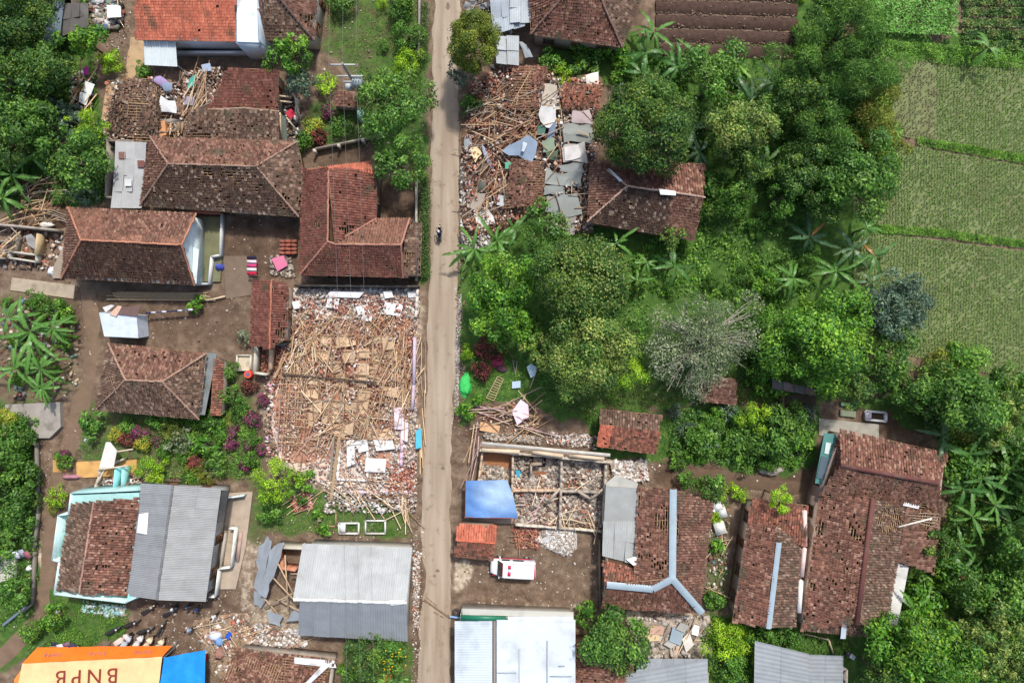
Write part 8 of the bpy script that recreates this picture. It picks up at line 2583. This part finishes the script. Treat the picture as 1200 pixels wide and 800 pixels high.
b = [(116, 366, 2.2), (160, 370, 2.2), (162, 396, 2.0), (122, 394, 2.0)]
m_ = MB()
q = [P3(p) for p in b]
m_.slab(q, 2.0, S(196, 206, 214)); m_.build('plastic_wrap', M['tarp'], T)
for (pts, c) in (([(120, 360, 2.35), (130, 357, 2.4), (134, 358, 2.4), (124, 366, 2.3)], S(206, 202, 200)), ([(128, 368, 2.35), (138, 358, 2.45), (143, 359, 2.45), (136, 371, 2.35)], S(206, 170, 150)), ([(138, 368, 2.4), (144, 360, 2.5), (166, 358, 2.5), (160, 371, 2.35)], S(110, 88, 82))):
    slab_part(T, 'top_board', pts, .06, c, 'wood')
T = thing('bamboo_bundle', 'long bundle of grey bamboo poles under the eave of the house with pale gable', 'bamboo bundle', base_of([(130, 346), (262, 348)]))
for k in range(9):
    m_ = MB(); y = 342 + k * 1.1
    m_.tube([P(128 + RNG.uniform(-4, 10), y, .2 + .05 * (k % 3)), P(190, y + .8, .22 + .05 * (k % 3)), P(244 + RNG.uniform(-8, 10), y + 1.2, .2)], .05, S(172, 152, 122) * RNG.uniform(.8, 1.1), 6); m_.build('bamboo_pole', M['wood'], T)
m_ = MB(); m_.bar(P(243, 352, .3), P(264, 347, .3), .14, .1, S(206, 186, 156)); tag(m_.build('loose_plank', M['wood'], loc=base_of([(254, 350)])), 'short pale plank at the end of the bamboo bundle', 'plank')
T = thing('washing_line', 'row of folded clothes on a bamboo rail in the bare courtyard', 'washing line', base_of([(170, 366), (230, 362)]))
m_ = MB(); m_.tube([P(168, 367, 1.2), P(232, 362, 1.2)], .025, S(120, 100, 80)); m_.build('rail', M['wood'], T)
for k in range(9):
    m_ = MB(); c0 = P(174 + k * 6.2, 366.5 - k * .45, 1.15); m_.box(c0, (.42, .16, .3), [S(50, 54, 90), S(196, 196, 200), S(84, 84, 100), S(206, 210, 220), S(60, 60, 66)][k % 5]); m_.build('garment', M['cloth'], T)
for x, y in ((168, 367), (232, 362)):
    m_ = MB(); c0 = P(x, y, 1.2); m_.tube([[c0[0], c0[1], 0], c0], .03, S(120, 100, 80)); m_.build('post', M['wood'], T)
bush('young plant with reddish tips beside the washing line', 231, 358, 8, 'bright')

# graves / planters on the lawn
g = 'white-framed grave plots on the lawn'
for (x0, y0, x1, y1, l) in [(398, 612, 421, 624, 'white-framed grave plot with a white headstone'), (429, 609, 452, 624, 'white-framed grave plot without headstone')]:
    T = thing('grave', l, 'grave', base_of([(x0, y0), (x1, y1)]), g)
    wall_part(T, [(x0, y0), (x1, y0), (x1, y1), (x0, y1)], .35, S(216, 216, 206), .14, 'kerb', closed=True)
    if x0 < 400:
        m_ = MB(); c0 = P(x0 + 4, (y0 + y1) / 2, .4); m_.box(c0, (.5, .8, .5), S(226, 226, 226)); m_.build('headstone', M['wall'], T)
    cv = cover('grass', [(x0 + 4, y0 + 2), (x1 - 2, y0 + 2), (x1 - 2, y1 - 2), (x0 + 4, y1 - 2)], 90, .18, .08, WEED, .05, .3, int(x0))
    cv.parent = T; cv.location = -np.array(T.location)
T = thing('grave', 'mossy green grave plot with pink flowers', 'grave', base_of([(440, 600)]), g)
wall_part(T, [(430, 594), (454, 594), (454, 606), (430, 606)], .3, S(84, 104, 64), .14, 'kerb', closed=True)
T = thing('grave', 'bare earth grave plot with a pale end stone', 'grave', base_of([(383, 608)]), g)
wall_part(T, [(373, 598), (394, 598), (394, 616), (373, 616)], .2, S(150, 126, 96), .14, 'kerb', closed=True)
m_ = MB(); c0 = P(375, 605, .3); m_.box(c0, (.3, .9, .5), S(210, 200, 176)); m_.build('headstone', M['wall'], T)
T = thing('grave', 'white rectangular grave frame on bare ground under the trees', 'grave', base_of([(1024, 487)]))
wall_part(T, [(1013, 481), (1036, 483), (1036, 493), (1013, 491)], .45, S(226, 226, 226), .22, 'kerb', closed=True)
m_ = MB(); c0 = P(1017, 487, .4); m_.box(c0, (.6, .7, .3), S(196, 196, 206)); m_.build('headstone', M['wall'], T)
T = thing('grave', 'faded green grave slab beside the white grave frame', 'grave', base_of([(995, 476)]))
slab_part(T, 'slab', [(986, 471, .35), (1004, 473, .35), (1004, 477, .35), (986, 475, .35)], .35, S(110, 140, 116), 'concrete')
slab_part(T, 'slab', [(985, 480, .3), (1003, 482, .3), (1003, 489, .3), (985, 487, .3)], .3, S(120, 128, 106), 'concrete')

# crates, ladders, misc
T = thing('ladder', 'yellow wooden lattice frame lying near the timber pile', 'ladder', base_of([(578, 455)]))
for s in (0, 1):
    plank_at(T, P(570 + 9 * s, 466 + 3 * s, .3), P(583 + 7 * s, 441 + 3 * s, .35), .06, .06, 'pale', 'rail')
for k in range(10):
    t = k / 9
    plank_at(T, P(570 + 13 * t, 466 - 25 * t, .36), P(579 + 11 * t, 469 - 25 * t, .38), .06, .05, 'tan', 'rung')
m_ = MB(); m_.slab([P(617, 430, .7), P(622, 426, .75), P(629, 430, .7), P(627, 440, .6), P(622, 443, .6)], .03, S(196, 216, 220)); tag(m_.build('white_sheet', M['sheet'], loc=base_of([(622, 434)])), 'crumpled pale blue sheet beside a plank on the grass', 'sheet')
m_ = MB(); m_.slab([P(600, 447, .3), P(610, 446, .3), P(610, 454, .25), P(600, 455, .25)], .05, S(176, 196, 208)); tag(m_.build('panel', M['sheet'], loc=base_of([(605, 450)])), 'pale blue square panel near the timber pile', 'panel')
m_ = MB(); m_.bar(P(631, 428, .4), P(621, 455, .2), .1, .06, S(196, 172, 140)); tag(m_.build('loose_plank', M['wood'], loc=base_of([(626, 442)])), 'single plank lying beside the crumpled pale blue sheet', 'plank')
m_ = MB(); m_.bar(P(588, 400, .4), P(602, 420, .3), .1, .06, S(130, 92, 74)); tag(m_.build('loose_plank', M['wood'], loc=base_of([(595, 410)])), 'brown plank under the mottled tree edge', 'plank')
T = thing('folding_chair', 'fallen pink folding chair frame on the grass near the timber pile', 'chair', base_of([(603, 430)]))
for (a, b) in (((601, 423, .5), (604, 438, .1)), ((606, 423, .5), (604, 438, .1)), ((600, 422, .5), (606, 424, .5))):
    plank_at(T, P3(a), P3(b), .05, .05, 'pink', 'tube')
for (x0, y0, w_, h_, c, l) in [(840, 593, 10, 10, S(226, 228, 228), 'white square washing machine lid in the narrow yard'), (846, 600, 9, 11, S(206, 208, 206), 'pale box with a dark side in the narrow yard'), (835, 598, 6, 6, S(216, 220, 226), 'small white tub in the narrow yard'), (843, 618, 12, 14, S(222, 222, 216), 'white cupboard lying in the narrow yard')]:
    m_ = MB(); c0 = P(x0, y0, .3); m_.box(c0, (w_ * MPP(), h_ * MPP(), .6), c, rz=.3); m_.box(c0 + [0, 0, .31], (w_ * MPP() * .8, h_ * MPP() * .8, .04), c * .9, rz=.3)
    tag(m_.build('household_box', M['metal'], loc=(c0[0], c0[1], 0)), l, 'box')
T = thing('tyre_planter', 'old tyre-ringed planter at the white building corner', 'planter', base_of([(535, 717)]))
b0 = P(535, 716, 0)
an = np.linspace(0, 2 * math.pi, 14)
m_ = MB(); m_.tube(np.stack([b0[0] + .3 * np.cos(an), b0[1] + .3 * np.sin(an), .2 + 0 * an], 1), .12, S(64, 62, 60), 7, False); m_.build('ring', M['rubber'], T)
m_ = MB(); m_.tube([P(527, 722, .4), P(541, 724, .4)], .12, S(120, 150, 186), 8); tag(m_.build('pipe', M['metal'], loc=base_of([(534, 723)])), 'short blue-grey pipe at the road edge beside the green gutter', 'pipe')
T = thing('gutter_pipe', 'long dark gutter pipe lying along the lane bank', 'pipe', base_of([(20, 735)]))
m_ = MB(); m_.tube([P(4, 732, .25), P(30, 711, .3)], .16, S(104, 116, 130), 8); m_.build('pipe', M['metal'], T)
T = thing('lane_wall', 'dark low wall along the western lane behind the bushes', 'wall', base_of([(48, 560), (40, 700)]))
wall_part(T, [(46, 518), (48, 600), (44, 640)], .6, S(128, 122, 114), .18)
wall_part(T, [(44, 645), (42, 705), (30, 715)], .6, S(128, 122, 112), .18)
T = thing('yard_wall', 'low mossy wall dividing the ambulance yard from the blue-capped roof house', 'wall', base_of([(700, 660)]))
wall_part(T, [(702, 630), (703, 712)], .45, S(134, 120, 104), .2)
T = thing('yard_wall', 'narrow kerb along the curved edge of the bare south yard', 'kerb', base_of([(972, 745)]))
wall_part(T, [(905, 738), (945, 742), (970, 748), (975, 764)], .3, S(190, 176, 150), .15)
m_ = MB(); c0 = P(996, 767, .3); m_.box(c0, (.9, .45, .5), S(206, 212, 220), rz=-.6); m_.box(c0 + [-.3, .2, .05], (.4, .5, .6), S(60, 60, 66), rz=-.6); tag(m_.build('water_can', M['metal'], loc=(c0[0], c0[1], 0)), 'white and dark can on the bare yard beside the grey sheet roof', 'can')

# ---- utility pole with transformer and cables
zt = 9.0
pt = P(402, 76, zt)
T = thing('utility_pole', 'tall grey utility pole with transformer and crossarms on the yard edge', 'utility pole', (pt[0], pt[1], 0))
m_ = MB(); m_.tube([[pt[0], pt[1], -.2], [pt[0], pt[1], zt * .5], [pt[0], pt[1], zt + .3]], [.19, .16, .11], S(150, 146, 140), 10); m_.build('pole', M['concrete'], T)
for (z, w_) in ((zt, 2.6), (zt - 2.6, 2.4), (zt - 4.0, 2.0)):
    m_ = MB(); m_.box((pt[0], pt[1], z), (w_, .12, .12), S(176, 176, 172)); m_.build('crossarm', M['metal'], T)
for dx in (-1.2, 0, 1.2):
    m_ = MB(); m_.tube([[pt[0] + dx, pt[1], zt + .06], [pt[0] + dx, pt[1], zt + .3]], [.06, .04], S(110, 74, 60), 8); m_.build('insulator', M['paint'], T)
m_ = MB(); m_.box((pt[0] + .55, pt[1] - .35, zt - 3.3), (.9, .7, 1.0), S(150, 160, 160)); tr = m_.build('transformer', M['metal'], T)
for dx in (-.25, 0, .25):
    m_ = MB(); m_.tube([[pt[0] + .55 + dx, pt[1] - .35, zt - 2.8], [pt[0] + .55 + dx, pt[1] - .35, zt - 2.45]], [.06, .04], S(226, 226, 220), 8); o = m_.build('bushing', M['paint'], None); o.parent = tr; o.location = -np.array(T.location)
m_ = MB(); m_.box((pt[0] - .55, pt[1] - .3, zt - 4.5), (.5, .5, .9), S(176, 180, 180)); m_.build('switch_box', M['metal'], T)
g = 'power cables along the road side'
for k, dx in enumerate((-1.2, 0, 1.2)):
    m_ = MB()
    ys = np.linspace(45, -50, 40)
    t0 = (ys - pt[1])
    z = zt + .3 - .9 * (1 - ((np.abs(t0) - 30) / 30) ** 2) * (np.abs(t0) < 60)
    m_.tube(np.stack([pt[0] + dx + .028 * np.abs(t0) * (t0 < 0), ys, z], 1), .009, S(128, 128, 126), 5, False)
    o = m_.build('power_cable', M['metal'], loc=(pt[0] + dx, pt[1], zt + .3))
    tag(o, ['power cable on the outer crossarm insulator away from the road', 'power cable on the middle crossarm insulator', 'power cable on the crossarm insulator nearest the road'][k], 'cable', g)
soft_lump('plastic_sheet', 'pale mint plastic sheet hung by the bushy roadside tree', 'plastic sheet', 424, 134, .35, .9, 1.6, S(176, 214, 196), 21)
T = house('tiled_hut', 'tiny tiled hut under the utility pole', [[(392, 124, 1.6), (424, 126, 1.6), (420, 108, 2.1), (393, 106, 2.1)]], [(392, 124), (424, 126), (420, 108), (393, 106)], S(140, 120, 104), ze=1.5, over=.1, pal='brownred', seed=71, miss=.02, cat='hut')
